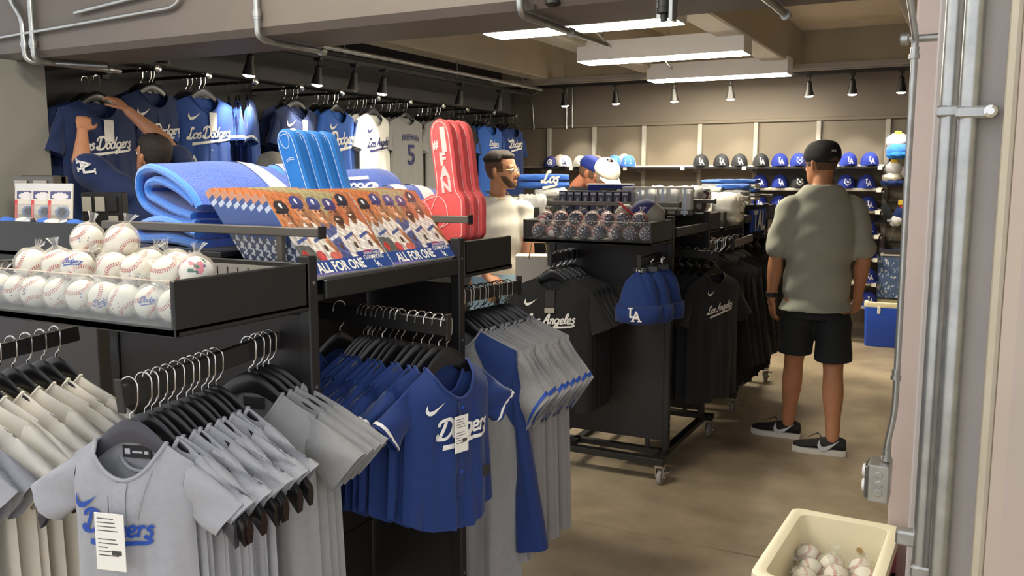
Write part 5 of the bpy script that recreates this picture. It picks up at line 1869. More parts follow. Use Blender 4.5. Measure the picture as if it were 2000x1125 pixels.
def hand(b, w, d, n, curl=0.5, s=1.0, right=True, thumb=0.6):
    """palm and five fingers; w wrist, d pointing direction, n direction the palm faces"""
    w, d, n = Vector(w), Vector(d).normalized(), Vector(n)
    n = (n - d * n.dot(d)).normalized()
    l = d.cross(n) * (1 if right else -1)       # toward the thumb
    pc = w + d * 0.045 * s
    ring_loft(b, [(w - d * 0.01 * s, l * 0.022 * s, n * 0.017 * s), (w + d * 0.02 * s, l * 0.034 * s, n * 0.016 * s), (w + d * 0.06 * s, l * 0.042 * s, n * 0.014 * s), (w + d * 0.088 * s, l * 0.039 * s, n * 0.012 * s)], 14)
    for k, (off, L) in enumerate([(0.030, 0.070), (0.010, 0.078), (-0.010, 0.073), (-0.029, 0.058)]):
        p = w + d * (0.084 - 0.004 * abs(k - 1)) * s + l * off * s
        pts = [p - d * 0.01 * s]
        a = curl * 0.5
        for seg in (0.42, 0.32, 0.26):
            dd = d * math.cos(a) + n * math.sin(a)
            p = p + dd * L * seg * s
            pts.append(p)
            a += curl * 1.1
        limb(b, pts, [0.0095 * s, 0.0092 * s, 0.0085 * s, 0.0072 * s], 8, 3)
    p = w + d * 0.022 * s + l * 0.026 * s
    t1 = (d * 0.62 + l * 0.75 + n * 0.35 * thumb).normalized()
    t2 = (d * 0.85 + l * 0.25 + n * 0.7 * thumb).normalized()
    limb(b, [p, p + t1 * 0.036 * s, p + t1 * 0.036 * s + t2 * 0.030 * s, p + t1 * 0.036 * s + t2 * 0.054 * s], [0.0125 * s, 0.0105 * s, 0.0095 * s, 0.0075 * s], 8, 3)


def head_matrix(pos, yaw, pitch=0.0, roll=0.0, s=1.0):
    """pos = base of skull / chin height centre; face looks along local -Y"""
    return Matrix.Translation(Vector(pos)) @ Euler((pitch, roll, yaw), 'XYZ').to_matrix().to_4x4() @ Matrix.Scale(s, 4)


def torso_rings(pel, chest, neck, hx, sx, wy, grow=0.0, hipw=0.165, waist=0.15, chw=0.185, shw=0.17):
    """pelvis, chest, neck base points; hx, sx: lateral unit vectors at hip and shoulder"""
    pel, chest, neck, hx, sx = [Vector(v) for v in (pel, chest, neck, hx, sx)]
    R_ = []
    tab = [(-0.10, hipw * 0.92, 0.115), (0.0, hipw, 0.125), (0.25, waist * 1.04, 0.118), (0.45, waist, 0.112), (0.7, chw * 0.97, 0.122), (0.88, chw, 0.125), (1.02, chw * 0.98, 0.112), (1.15, shw, 0.09), (1.27, shw * 0.72, 0.07), (1.36, 0.075, 0.06)]
    for t, w_, dp in tab:
        if t <= 1:
            c = pel + (chest - pel) * t
        else:
            c = chest + (neck - chest) * min(1, (t - 1) / 0.33)
        q = max(0, min(1, t))
        lx = (hx * (1 - q) + sx * q).normalized()
        ly = Vector((-lx.y, lx.x, 0)) * wy
        R_.append((c, lx * (w_ + grow), ly * (dp + grow)))
    return R_


def shoe(t, ank, yaw, m='shoe', pitch=0.0):
    """low trainer with white sole and a side check mark; toe along local -Y"""
    Mx = Matrix.Translation(ank) @ Matrix.Rotation(yaw, 4, 'Z') @ Matrix.Rotation(pitch, 4, 'X')
    b = MB()
    rows = []
    for y, w_, h in [(0.075, 0.024, 0.05), (0.07, 0.034, 0.075), (0.04, 0.038, 0.085), (0.0, 0.039, 0.088), (-0.05, 0.042, 0.075), (-0.10, 0.046, 0.058), (-0.15, 0.047, 0.048), (-0.19, 0.040, 0.040), (-0.215, 0.022, 0.03)]:
        rows.append([(w_ * math.sin(a) * (1 if math.cos(a) < 0.2 else 0.75), y, 0.022 + h * 0.5 + h * 0.5 * math.cos(a)) for a in np.linspace(0, 2 * PI, 17)[:-1]])
    b.grid(rows, closed_v=True)
    b.f += [tuple(range(16)), tuple(range(128, 144))]
    o = b.tf(Mx).build('shoe', m, t, 'y')
    b = MB()
    out = [(0.0, 0.082), (0.026, 0.076), (0.039, 0.05), (0.037, 0.0), (0.043, -0.06), (0.05, -0.13), (0.044, -0.19), (0.02, -0.222)]
    pol = out + [(-x, y) for x, y in out[::-1]]
    n = len(pol)
    b.add([(x * 0.96, y * 0.98, 0.0) for x, y in pol] + [(x, y, 0.012 + max(0, (abs(y + 0.05) - 0.08)) * 0.06) for x, y in pol] + [(x * 0.97, y * 0.99, 0.032 + max(0, (abs(y + 0.05) - 0.08)) * 0.06) for x, y in pol], [tuple(range(n - 1, -1, -1)), tuple(range(2 * n, 3 * n))] + [(k * n + i, k * n + (i + 1) % n, (k + 1) * n + (i + 1) % n, (k + 1) * n + i) for k in (0, 1) for i in range(n)])
    b.tf(Mx).build('sole', 'sole', o, 'y')
    for sg in (1, -1):
        V, F = swoosh2d(0.11)
        decal('check_mark', (V, F), 'silver', o, lambda a, c, sg=sg: Mx @ Vector((sg * (0.0415 - 0.006 * (c / 0.03) + 0.003), a * 1.0 - 0.01, c * 1.1 + 0.062)))
    b = MB()
    b.tube(catmull([(0.0, -0.06, 0.092), (0.02, -0.075, 0.118), (0.03, -0.11, 0.11), (0.02, -0.13, 0.095)], 4), 0.0022, 5)
    b.tube(catmull([(0.0, -0.06, 0.092), (-0.02, -0.08, 0.112), (-0.035, -0.10, 0.10)], 4), 0.0022, 5)
    for y in (-0.05, -0.075, -0.10):
        b.tube([(-0.02, y, 0.082 - 0.2 * (-0.05 - y)), (0.02, y, 0.084 - 0.2 * (-0.05 - y))], 0.0025, 5)
    b.tf(Mx).build('laces', 'rubber', o)['kind'] = 'stuff'
    return o


def worn_cap(t, Mh, m, brim_dir=0.0, tilt=0.0, brim=True, strap=None, logo=None, low=0.135):
    """cap fitted over the head; brim_dir 0 = forwards, pi = backwards"""
    fr = lambda p: low + 0.008 * math.cos(p)
    o = hpatch('cap', m, t, Mh, (0, 2 * PI), fr, lambda p: 0.2295, 0.017, 48, 12)
    P = []
    for i in range(17):
        ph = brim_dir + R(-62 + 124 * i / 16)
        base = hsurf(ph, fr(ph) + 0.004, 0.013)
        u = math.cos((i / 16 - 0.5) * PI)
        dirv = Vector((math.sin(brim_dir), -math.cos(brim_dir), -0.22))
        row = []
        for k in range(5):
            q = k / 4
            row.append(Mh @ (base + dirv * 0.072 * u ** 0.7 * q + Vector((0, 0, -0.012 * (1 - u) * q))))
        P.append(row)
    Q = [[p - Mh.to_3x3() @ Vector((0, 0, 0.004)) for p in row] for row in P]
    if brim:
        b = MB().grid(P).grid(Q)
        edge = [r_[-1] for r_ in P]
        b.tube(edge, 0.0028, 6)
        b.build('brim', m, o, 'y', fix=False)
    MB().lathe([(0.008, 0), (0.007, 0.004), (0.002, 0.006)], 10, (0, 0.012, 0.243)).tf(Mh).build('button', m, o)
    if strap is not None:
        # opening above the adjuster at the back of the cap
        ph0 = strap
        P = [[Mh @ hsurf(ph0 + R(-26 + 52 * i / 10), low + 0.012 + (0.030 * math.sin(PI * i / 10)) * v, 0.0165) for i in range(11)] for v in (0, 0.5, 1)]
        MB().grid(P).build('back_opening', 'skin1', o, 'all', fix=False)
    return o


def glasses(t, Mh, m='ink'):
    o = thing_part = MB()
    b = MB()
    for s in (-1, 1):
        ring = [(s * 0.033 + 0.023 * math.cos(a), -0.108 + 0.006 * abs(math.cos(a)), 0.112 + 0.018 * math.sin(a)) for a in np.linspace(0, 2 * PI, 19)]
        b.tube(ring, 0.0014, 6, False)
        b.tube([(s * 0.055, -0.103, 0.117), (s * 0.076, -0.07, 0.118), (s * 0.082, 0.0, 0.118), (s * 0.082, 0.018, 0.108)], 0.0014, 6)
    b.tube([(-0.011, -0.11, 0.118), (0.011, -0.11, 0.118)], 0.0014, 6)
    g = b.tf(Mh).build('glasses', m, t)
    for s in (-1, 1):
        MB().lathe([(0.022, 0.107), (0.022, 0.108)], 18, (s * 0.033, 0, 0.112), 'y').tf(Mh).build('lens', 'acrylic', g)


def eyes(t, Mh):
    for s in (-1, 1):
        e = MB().grid(sphere_pts(0.0125, 14, 10), closed_v=True)
        e.tf(Mh @ Matrix.Translation((s * 0.032, -0.0845, 0.115)))
        o = e.build('eye', 'white', t, 'all')
        MB().lathe([(0.0058, 0.0965), (0.003, 0.0982)], 12, (s * 0.032, 0, 0.115), 'y').tf(Mh).build('iris', 'hair', o)
        hpatch('eyebrow', 'hair', t, Mh, (s * R(12), s * R(46)), lambda p: 0.134, lambda p: 0.143, 0.006, 10, 3)
    hpatch('lips', 'skin3', t, Mh, (-R(17), R(17)), lambda p: 0.037, lambda p: 0.053, 0.006, 12, 5)


class Person:
    def __init__(s, label, root):
        s.t = thing('person', label, 'person', root)
        s.o = Vector(root)
        s.b = MB()

    def r(s, p):
        return Vector(p) - s.o

    def finish(s, skin, voxel=0.0075):
        me = remesh(s.b, 'body', voxel, skin, 4, 0.45)
        return link('body', me, s.t)


def P_(label, root, head, yaw, pitch, neck, chest, pel, lx_sh, lx_hip, armL, armR, legs, sk, hs=1.0, curlL=0.5, curlR=0.5, palmL=None, palmR=None, handd=None):
    p = Person(label, root)
    r, b = p.r, p.b
    Mh = head_matrix(r(head), yaw, pitch, 0, hs)
    head_parts(b, Mh)
    sx, hx = Vector(lx_sh).normalized(), Vector(lx_hip).normalized()
    nb = r(neck)
    limb(b, [nb - Vector((0, 0, 0.05)), nb + Vector((0, 0, 0.02)), Mh @ Vector((0, 0.02, 0.06))], [0.060, 0.052, 0.050], 14)
    ring_loft(b, torso_rings(r(pel), r(chest), nb, hx, sx, 1.0, -0.012, 0.15, 0.135, 0.16, 0.15))
    for arm, right, curl, palm in ((armL, False, curlL, palmL), (armR, True, curlR, palmR)):
        if not arm: continue
        A = [r(q) for q in arm]
        limb(b, [A[0], A[0] + (A[1] - A[0]) * 0.45, A[1], A[1] + (A[2] - A[1]) * 0.3, A[2]], [0.052, 0.049, 0.041, 0.043, 0.027])
        d = (A[3] - A[2]) if len(A) > 3 else (A[2] - A[1])
        hand(b, A[2], d, palm or (0, 1, 0), curl, 1.0, right)
    for leg in legs:
        A = [r(q) for q in leg]
        limb(b, [A[0], A[0] + (A[1] - A[0]) * 0.5, A[1], A[1] + (A[2] - A[1]) * 0.32, A[1] + (A[2] - A[1]) * 0.75, A[2]], [0.095, 0.08, 0.056, 0.060, 0.042, 0.037])
    return p, Mh


def shirt_on(p, pel, chest, neck, sx, hx, sleeves, m, hem=0.0, name='shirt', grow=0.022, rs=(0.066, 0.068, 0.07), wide=1.0):
    b = MB()
    r = p.r
    R_ = torso_rings(r(pel), r(chest), r(neck), hx, sx, 1.0, grow, 0.172 * wide, 0.165 * wide, 0.19 * wide, 0.175 * wide)
    c0, ax, ay = R_[0]
    R_ = [(c0 - Vector((0, 0, hem)), ax * 1.22, ay * 1.24)] + R_
    ring_loft(b, R_)
    for A in sleeves:
        A = [r(q) for q in A]
        inner = r(neck) * 0.42 + A[0] * 0.58 - Vector((0, 0, 0.035))
        limb(b, [inner] + A, (0.05,) + tuple(rs), 16)
    me = remesh(b, name, 0.008, m, 14, 0.5)
    wrinkle(me, lambda x, y, z: 0.0045 * np.sin(26 * z + 9 * x + 7 * y) * np.sin(11 * x - 13 * y + 5 * z) + 0.003 * np.sin(48 * z - 21 * x + 17 * y))
    return link(name, me, p.t)


# ---- man in grey tee, walking away
cam_left = Vector((-0.885, -0.466, 0))
root = (-0.80, 5.28, 0.0)
lx = Vector((-0.88, -0.475, 0)).normalized()       # his left
fwd = Vector((-0.60, 0.80, 0)).normalized()
sxv = Vector((-0.90, -0.43, 0)).normalized()
pel, chest, neck = (-0.775, 5.27, 0.93), (-0.765, 5.26, 1.29), (-0.765, 5.255, 1.545)
shL, shR = Vector(chest) + sxv * 0.182 + Vector((0, 0, 0.125)), Vector(chest) - sxv * 0.182 + Vector((0, 0, 0.125))
armL = (shL, (-0.995, 5.19, 1.13), (-1.015, 5.20, 0.885), (-1.01, 5.22, 0.79))
armR = (shR, (-0.535, 5.33, 1.13), (-0.56, 5.38, 0.90), (-0.57, 5.42, 0.82))
hipL, hipR = Vector(pel) + lx * 0.09 - Vector((0, 0, 0.04)), Vector(pel) - lx * 0.10 - Vector((0, 0, 0.04))
kneeL, kneeR = (-0.895, 5.33, 0.49), (-0.655, 5.21, 0.48)
ankL, ankR = (-0.925, 5.40, 0.085), (-0.635, 5.17, 0.085)
p, Mh = P_('man in a grey tee, dark shorts and backwards black cap, seen from behind', root, (-0.772, 5.265, 1.552), R(207.8 + 24), R(2), neck, chest, pel, sxv, lx, armL, armR, [(hipL, kneeL, ankL), (hipR, kneeR, ankR)], 'skin1', 1.0, 0.35, 0.5, (0.6, 0.5, 0), (-0.6, 0.5, 0))
p.finish('skin1')
hpatch('hair', 'hair_fade', p.t, Mh, (R(62), R(298)), lambda q: 0.075 if abs(q - PI) < 1.2 else 0.10, lambda q: 0.19, 0.004)
worn_cap(p.t, Mh, 'cap_black', PI, strap=None, brim=False, low=0.118)
cp = [c for c in p.t.children if c.name.startswith('cap')][0]
hpatch('back_opening', 'hair_fade', cp, Mh, (R(152), R(200)), lambda q: 0.120, lambda q: 0.120 + 0.028 * max(0.05, math.cos((q - R(176)) * 3.4)), 0.0195, 14, 5)
hpatch('emblem', 'silver', cp, Mh, (R(158), R(174)), lambda q: 0.165, lambda q: 0.180, 0.0205, 6, 4)
glasses(p.t, Mh)
shirt_on(p, pel, chest, neck, sxv, lx, [(shL, Vector(shL) + (Vector(armL[1]) - shL) * 0.5, Vector(shL) + (Vector(armL[1]) - shL) * 0.86), (shR, Vector(shR) + (Vector(armR[1]) - shR) * 0.5, Vector(shR) + (Vector(armR[1]) - shR) * 0.86)], 'grey_tee', 0.07, rs=(0.070, 0.074, 0.080), grow=0.024, wide=0.98)
b = MB()
ring_loft(b, [(p.r(pel) + Vector((0, 0, dz)), lx * w_, Vector((-lx.y, lx.x, 0)) * d_) for dz, w_, d_ in [(0.04, 0.160, 0.118), (0.0, 0.17, 0.128), (-0.09, 0.178, 0.132), (-0.15, 0.178, 0.138)]])
for h_, k_ in ((hipL, kneeL), (hipR, kneeR)):
    h_, k_ = p.r(h_), p.r(k_)
    e = h_ + (k_ - h_) * 0.86
    ring_loft(b, [(h_ - Vector((0, 0, 0.03)), (0.07, 0, 0), (0, 0.085, 0)), (h_ + (e - h_) * 0.4, (0.105, 0, 0), (0, 0.112, 0)), (h_ + (e - h_) * 0.8, (0.10, 0, 0), (0, 0.106, 0)), (e, (0.103, 0, 0), (0, 0.108, 0))])
me = remesh(b, 'shorts', 0.008, 'shorts', 4, 0.5)
wrinkle(me, lambda x, y, z: 0.004 * np.sin(30 * z + 12 * x) * np.sin(19 * y + 8 * x))
link('shorts', me, p.t)
shoe(p.t, p.r((-0.925, 5.40, 0.0)), R(207.8 + 62))
shoe(p.t, p.r((-0.635, 5.17, 0.0)), R(207.8 + 66))
wr = p.r(armL[2]) + Vector((0.002, 0, 0.02))
MB().tube([wr - Vector((0, 0, 0.014)), wr + Vector((0, 0, 0.014))], 0.036, 16).build('wristband', 'rubber', p.t, 'y')

# ---- man in white tee with glasses
sxv = Vector((0.60, 0.80, 0)).normalized() * -1
yaw_t = R(72)
sxv = Vector((math.cos(yaw_t), math.sin(yaw_t), 0))      # his left = local +x
pel, chest, neck = (-2.735, 4.990, 0.93), (-2.725, 4.980, 1.25), (-2.725, 4.970, 1.465)
shL, shR = Vector(chest) + sxv * 0.19 + Vector((0, 0, 0.12)), Vector(chest) - sxv * 0.19 + Vector((0, 0, 0.12))
cr = Vector((0.885, 0.466, 0))
shR = Vector((-2.885, 4.900, 1.375))
shL = Vector((-2.585, 5.050, 1.375))
sxv = (shL - shR); sxv.z = 0; sxv.normalize()
armR = (shR, (-2.870, 4.900, 1.10), (-2.715, 4.810, 0.96), (-2.655, 4.800, 0.93))
armL = (shL, (-2.530, 5.020, 1.14), (-2.515, 4.990, 0.92), (-2.505, 4.970, 0.84))
p, Mh = P_('man in a white tee with glasses, short dark hair and a gold chain', (-2.725, 4.990, 0), (-2.700, 4.970, 1.510), R(98), R(-2), neck, chest, pel, sxv, sxv, armL, armR,
           [((-2.655, 5.030, 0.89), (-2.635, 5.030, 0.49), (-2.625, 5.030, 0.08)), ((-2.825, 4.950, 0.89), (-2.845, 4.950, 0.49), (-2.845, 4.950, 0.08))], 'skin2', 1.03, 0.6, 0.7, (-0.6, 0.3, 0), (0, 0.3, -1))
p.finish('skin2', 0.0065)
hpatch('hair', 'hair', p.t, Mh, (0, 2 * PI), lambda q: 0.186 if abs(q - PI) > 1.9 else 0.165, lambda q: 0.2295, 0.014, wig=0.003)
hpatch('faded_sides', 'hair_fade', p.t, Mh, (R(66), R(294)), lambda q: 0.065 if abs(q - PI) < 1.1 else 0.105, lambda q: 0.176, 0.004)
hpatch('beard', 'stubble', p.t, Mh, (-R(82), R(82)), lambda q: 0.004, lambda q: 0.030 + 0.05 * min(1, abs(q) / 1.0) ** 2, 0.0045)
hpatch('moustache', 'stubble', p.t, Mh, (-R(22), R(22)), lambda q: 0.056, lambda q: 0.068, 0.0065, 12, 4)
eyes(p.t, Mh)
glasses(p.t, Mh, 'gold')
shirt_on(p, pel, chest, neck, sxv, sxv, [(shL, Vector(shL) + (Vector(armL[1]) - shL) * 0.32, Vector(shL) + (Vector(armL[1]) - shL) * 0.58), (shR, Vector(shR) + (Vector(armR[1]) - shR) * 0.32, Vector(shR) + (Vector(armR[1]) - shR) * 0.58)], 'white_tee', 0.0, rs=(0.068, 0.067, 0.066), grow=0.012, wide=0.90)
nb = p.r(neck)
ch = [nb + Vector((0.078 * math.cos(a) * 1.0, 0.078 * math.sin(a), 0.028 - 0.045 * max(0, math.cos(a - (yaw_t - PI / 2))))) for a in np.linspace(0, 2 * PI, 41)]
MB().tube(ch, 0.003, 6, False).build('neck_chain', 'gold', p.t, 'y')
b = MB()
ring_loft(b, [(p.r(pel) + Vector((0, 0, dz)), sxv * w_, Vector((-sxv.y, sxv.x, 0)) * d_) for dz, w_, d_ in [(0.05, 0.165, 0.13), (0.0, 0.18, 0.14), (-0.1, 0.18, 0.14)]])
for x_, y_ in ((-2.645, 5.030), (-2.835, 4.950)):
    q = p.r((x_, y_, 0))
    ring_loft(b, [(q + Vector((0, 0, 0.88)), (0.095, 0, 0), (0, 0.1, 0)), (q + Vector((0, 0, 0.5)), (0.075, 0, 0), (0, 0.08, 0)), (q + Vector((0, 0, 0.06)), (0.07, 0, 0), (0, 0.075, 0))])
link('jeans', remesh(b, 'jeans', 0.009, 'jeans', 4), p.t)
shoe(p.t, p.r((-2.625, 5.030, 0)), R(98))
shoe(p.t, p.r((-2.845, 4.950, 0)), R(92))

# ---- man reaching up to the jersey wall
pel, chest, neck = (-3.74, 3.26, 0.94), (-3.80, 3.26, 1.30), (-3.83, 3.25, 1.53)
sxv = Vector((-0.42, -0.90, 0)).normalized()
shL, shR = Vector((-3.93, 3.10, 1.50)), Vector((-3.78, 3.44, 1.53))
armL = (shL, (-4.14, 3.02, 1.655), (-4.205, 3.085, 1.835), (-4.245, 3.13, 1.91))
armR = (shR, (-3.97, 3.42, 1.78), (-4.11, 3.30, 1.95), (-4.20, 3.265, 2.035))
p, Mh = P_('man in a navy jersey reaching up to straighten a jersey on the wall', (-3.76, 3.26, 0), (-3.875, 3.235, 1.588), R(266), R(-14), neck, chest, pel, sxv, sxv, armL, armR,
           [((-3.80, 3.16, 0.90), (-3.80, 3.15, 0.49), (-3.78, 3.15, 0.08)), ((-3.68, 3.36, 0.90), (-3.69, 3.37, 0.49), (-3.66, 3.37, 0.08))], 'skin1', 0.98, 1.1, 0.45, (-0.7, 0.5, 0.2), (-0.6, -0.1, -0.6))
p.finish('skin1', 0.0065)
hpatch('hair', 'hair', p.t, Mh, (R(40), R(320)), lambda q: 0.062 if abs(q - PI) < 1.2 else (0.09 if abs(q - PI) < 1.65 else 0.165), lambda q: 0.2295, 0.010, wig=0.001)
hpatch('hair', 'hair', p.t, Mh, (-R(42), R(42)), lambda q: 0.192, lambda q: 0.2295, 0.010)
eyes(p.t, Mh)
shirt_on(p, pel, chest, neck, sxv, sxv, [(shL, Vector(shL) + (Vector(armL[1]) - shL) * 0.45, Vector(shL) + (Vector(armL[1]) - shL) * 0.88), (shR, Vector(shR) + (Vector(armR[1]) - shR) * 0.4, Vector(shR) + (Vector(armR[1]) - shR) * 0.66)], 'navy_fab', 0.06, rs=(0.095, 0.088, 0.09), grow=0.03)
V, F = la2d(0.085)
cv = p.r(Vector(shL) + (Vector(armL[1]) - shL) * 0.72) + Vector((0.050, -0.066, 0.03))
decal('sleeve_monogram', (V, F), 'white', p.t, lambda a, c: cv + Vector((0.55, 0.2, 0.0)) * 0.0 + Vector((0.885, 0.466, 0.1)) * c + Vector((-0.1, -0.05, 0.95)) * a + Vector((0.466, -0.885, 0)) * 0.02)
b = MB()
ring_loft(b, [(p.r(pel) + Vector((0, 0, dz)), sxv * w_, Vector((-sxv.y, sxv.x, 0)) * d_) for dz, w_, d_ in [(0.05, 0.175, 0.14), (0.0, 0.185, 0.145), (-0.1, 0.185, 0.145)]])
for x_, y_ in ((-3.80, 3.15), (-3.68, 3.37)):
    q = p.r((x_, y_, 0))
    ring_loft(b, [(q + Vector((0, 0, 0.88)), (0.1, 0, 0), (0, 0.1, 0)), (q + Vector((0, 0, 0.5)), (0.08, 0, 0), (0, 0.085, 0)), (q + Vector((0, 0, 0.06)), (0.075, 0, 0), (0, 0.08, 0))])
link('trousers', remesh(b, 'trousers', 0.010, 'shorts', 4), p.t)
shoe(p.t, p.r((-3.78, 3.15, 0)), R(262))
shoe(p.t, p.r((-3.66, 3.37, 0)), R(266))


# ---- shoppers half hidden behind the racks
def shopper(label, x, y, ztop, yaw, pitch, skin, shirt, capm, trousers, hairm, lean=(0, 0), brim=0.0, hs=1.0, dirv=None, logo=None, glassy=False):
    cz = ztop - 0.245
    f = Vector((math.sin(yaw), -math.cos(yaw), 0))
    l = Vector((math.cos(yaw), math.sin(yaw), 0))
    hd = Vector((x, y, cz))
    nk = Vector((x, y, cz - 0.04)) - f * (0.03 + 0.06 * max(0, math.sin(pitch)))
    ch = nk - f * (0.02 + 0.10 * max(0, math.sin(pitch))) - Vector((0, 0, 0.20))
    pl = Vector((ch.x, ch.y, 0.90)) - f * 0.03
    sL, sR = ch + l * 0.2 + Vector((0, 0, 0.1)), ch - l * 0.2 + Vector((0, 0, 0.1))
    aL = (sL, sL + Vector((0, 0, -0.27)) + f * 0.06, sL + Vector((0, 0, -0.36)) + f * 0.28, sL + Vector((0, 0, -0.37)) + f * 0.4)
    aR = (sR, sR + Vector((0, 0, -0.27)) + f * 0.06, sR + Vector((0, 0, -0.36)) + f * 0.28, sR + Vector((0, 0, -0.37)) + f * 0.4)
    g = Vector((pl.x, pl.y, 0))
    kn = lambda s_: (g + l * 0.1 * s_ + Vector((0, 0, 0.86)), g + l * 0.1 * s_ + f * 0.02 + Vector((0, 0, 0.47)), g + l * 0.1 * s_ + Vector((0, 0, 0.08)))
    p, Mh = P_(label, g, hd, yaw, pitch, nk, ch, pl, l, l, aL, aR, [kn(1), kn(-1)], skin, hs, 0.5, 0.5, (0, 0, -1), (0, 0, -1))
    p.finish(skin, 0.009)
    hpatch('hair', hairm, p.t, Mh, (R(60), R(300)), lambda q: 0.06 if abs(q - PI) < 1.2 else 0.085, lambda q: 0.19, 0.006)
    eyes(p.t, Mh)
    cp = worn_cap(p.t, Mh, capm, brim)
    if logo:
        decal('cap_script', script2d('LA', 0.012, 0.3, 0.2, 0, False), logo, cp, lambda a, c: Mh @ hsurf(a / 0.085 + brim + 0.15, 0.18 + c, 0.0165))
    shirt_on(p, pl, ch, nk + f * 0.05 + Vector((0, 0, 0.035)), l, l, [(sL, sL + (aL[1] - sL) * 0.45, sL + (aL[1] - sL) * 0.85), (sR, sR + (aR[1] - sR) * 0.45, sR + (aR[1] - sR) * 0.85)], shirt, 0.05)
    b = MB()
    ring_loft(b, [(p.r(pl) + Vector((0, 0, dz)), l * w_, f * d_) for dz, w_, d_ in [(0.05, 0.17, 0.135), (0.0, 0.18, 0.14), (-0.1, 0.18, 0.14)]])
    for s_ in (1, -1):
        q = p.r(g + l * 0.1 * s_)
        ring_loft(b, [(q + Vector((0, 0, 0.85)), (0.1, 0, 0), (0, 0.1, 0)), (q + Vector((0, 0, 0.48)), (0.08, 0, 0), (0, 0.085, 0)), (q + Vector((0, 0, 0.06)), (0.072, 0, 0), (0, 0.078, 0))])
    link('trousers', remesh(b, 'trousers', 0.012, trousers, 4), p.t)
    for s_ in (1, -1):
        shoe(p.t, p.r(g + l * 0.1 * s_), yaw)
    return p


shopper('shopper in a royal blue cap bending over the racks, face turned down', -2.72, 6.35, 1.762, R(100), R(30), 'skin3', 'black_fab', 'cap_royal', 'shorts', 'hair_fade')
shopper('shopper in a white cap with the head bowed, behind the boxed souvenirs', -2.43, 6.02, 1.735, R(52), R(30), 'skin3', 'navy_fab', 'cap_white', 'jeans', 'hair_grey', logo='royal')
shopper('shopper in a pale grey cap facing the jersey wall behind the blankets', -3.66, 3.92, 1.735, R(225), R(8), 'skin2', 'black_fab', 'cap_grey', 'shorts', 'hair')
# ================================================================ caps on the back wall shelves
SH_Z = [1.682, 1.473, 1.269, 1.039, 0.822, 0.587, 0.362]
for i, z in enumerate(SH_Z):
    xa = -4.58 if i == 0 else -2.05
    if i == 2: xa = -2.05
    t = thing('cap_shelf', 'long cream shelf for caps on the back wall, %s from the top' % ORD[i], 'shelf', ((xa - 0.76) / 2, 8.95, z), 0, 'cap shelves')
    hx = (-0.76 - xa) / 2
    MB().prism_x([(0.14, 0.022), (0.14, 0.012), (-0.15, -0.012), (-0.15, 0.0)], -hx, hx).build('deck', 'white_shelf', t)
    MB().box((-hx, -0.162, -0.022), (hx, -0.15, 0.004), 0.003).build('front_edge', 'black' if i == 0 else 'upright', t)
    b_x = [x for x in ux if xa - 0.02 < x < -0.74]
    for x in b_x:
        MB().prism_x([(0.10, -0.01), (-0.12, -0.03), (0.10, -0.06)], x - ((xa - 0.76) / 2) - 0.004, x - ((xa - 0.76) / 2) + 0.004).build('bracket', 'upright', t)
    for k, x in enumerate(np.linspace(-hx + 0.05, hx - 0.02, 7 if i == 0 else 3)):
        MB().box((float(x) - 0.02, -0.166, -0.03), (float(x) + 0.02, -0.162, 0.006)).build('price_strip', 'paper', t)

CAPM = {}


def cap_mesh(mf, mb_, mbrim):
    k = (mf, mb_, mbrim)
    if k in CAPM: return CAPM[k]

    def dome(a0, a1, m, off=0.0):
        P = []
        for j in range(11):
            v = j / 10 * PI / 2
            row = []
            for i in range(25):
                a = a0 + (a1 - a0) * i / 24
                seamb = 0.0012 * abs(math.sin(3 * a)) ** 0.3
                front = 1 + 0.08 * max(0, -math.sin(a)) * math.sin(2 * v)
                rx, ry, h = 0.082, 0.096, 0.118
                row.append(((rx + off) * math.cos(a) * math.cos(v) ** 0.8 * front, (ry + off) * math.sin(a) * math.cos(v) ** 0.8 * front, (h + off) * math.sin(v) ** 1.0 + seamb))
            P.append(row)
        return MB().grid(P).mesh('crown_panel', m, 'all', False)
    front = dome(R(200), R(340), mf, 0.001)
    back = dome(R(-22), R(202), mb_)
    P, Q = [], []
    for i in range(21):
        a = R(205 + 130 * i / 20)
        x0, y0_ = 0.084 * math.cos(a), 0.098 * math.sin(a)
        u = math.sin(PI * i / 20) ** 0.6
        row = [(x0 * (1 + 0.06 * q), y0_ - 0.068 * u * q, 0.004 + 0.012 * q * u - 0.9 * x0 * x0 * q * 1.6) for q in (0, 0.25, 0.5, 0.75, 1)]
        P.append(row)
        Q.append([(x, y, z - 0.004) for x, y, z in row])
    bb = MB().grid(P).grid(Q)
    bb.tube([r_[-1][:2] + (r_[-1][2] - 0.002,) for r_ in P], 0.0025, 6)
    brim = bb.mesh('brim', mbrim, 'y', False)
    btn = MB().lathe([(0.008, 0.117), (0.007, 0.122), (0.002, 0.124)], 10).mesh('button', mf)
    CAPM[k] = (front, back, brim, btn)
    return CAPM[k]


def capf(a, b_):
    """point on the cap front at arc a, height b_"""
    v = math.asin(max(0, min(0.99, b_ / 0.119)))
    an = R(270) + a / 0.09
    fr = (1 + 0.08 * max(0, -math.sin(an)) * math.sin(2 * v)) * math.cos(v) ** 0.8
    return (0.0865 * math.cos(an) * fr, 0.1005 * math.sin(an) * fr, b_ + 0.0015)


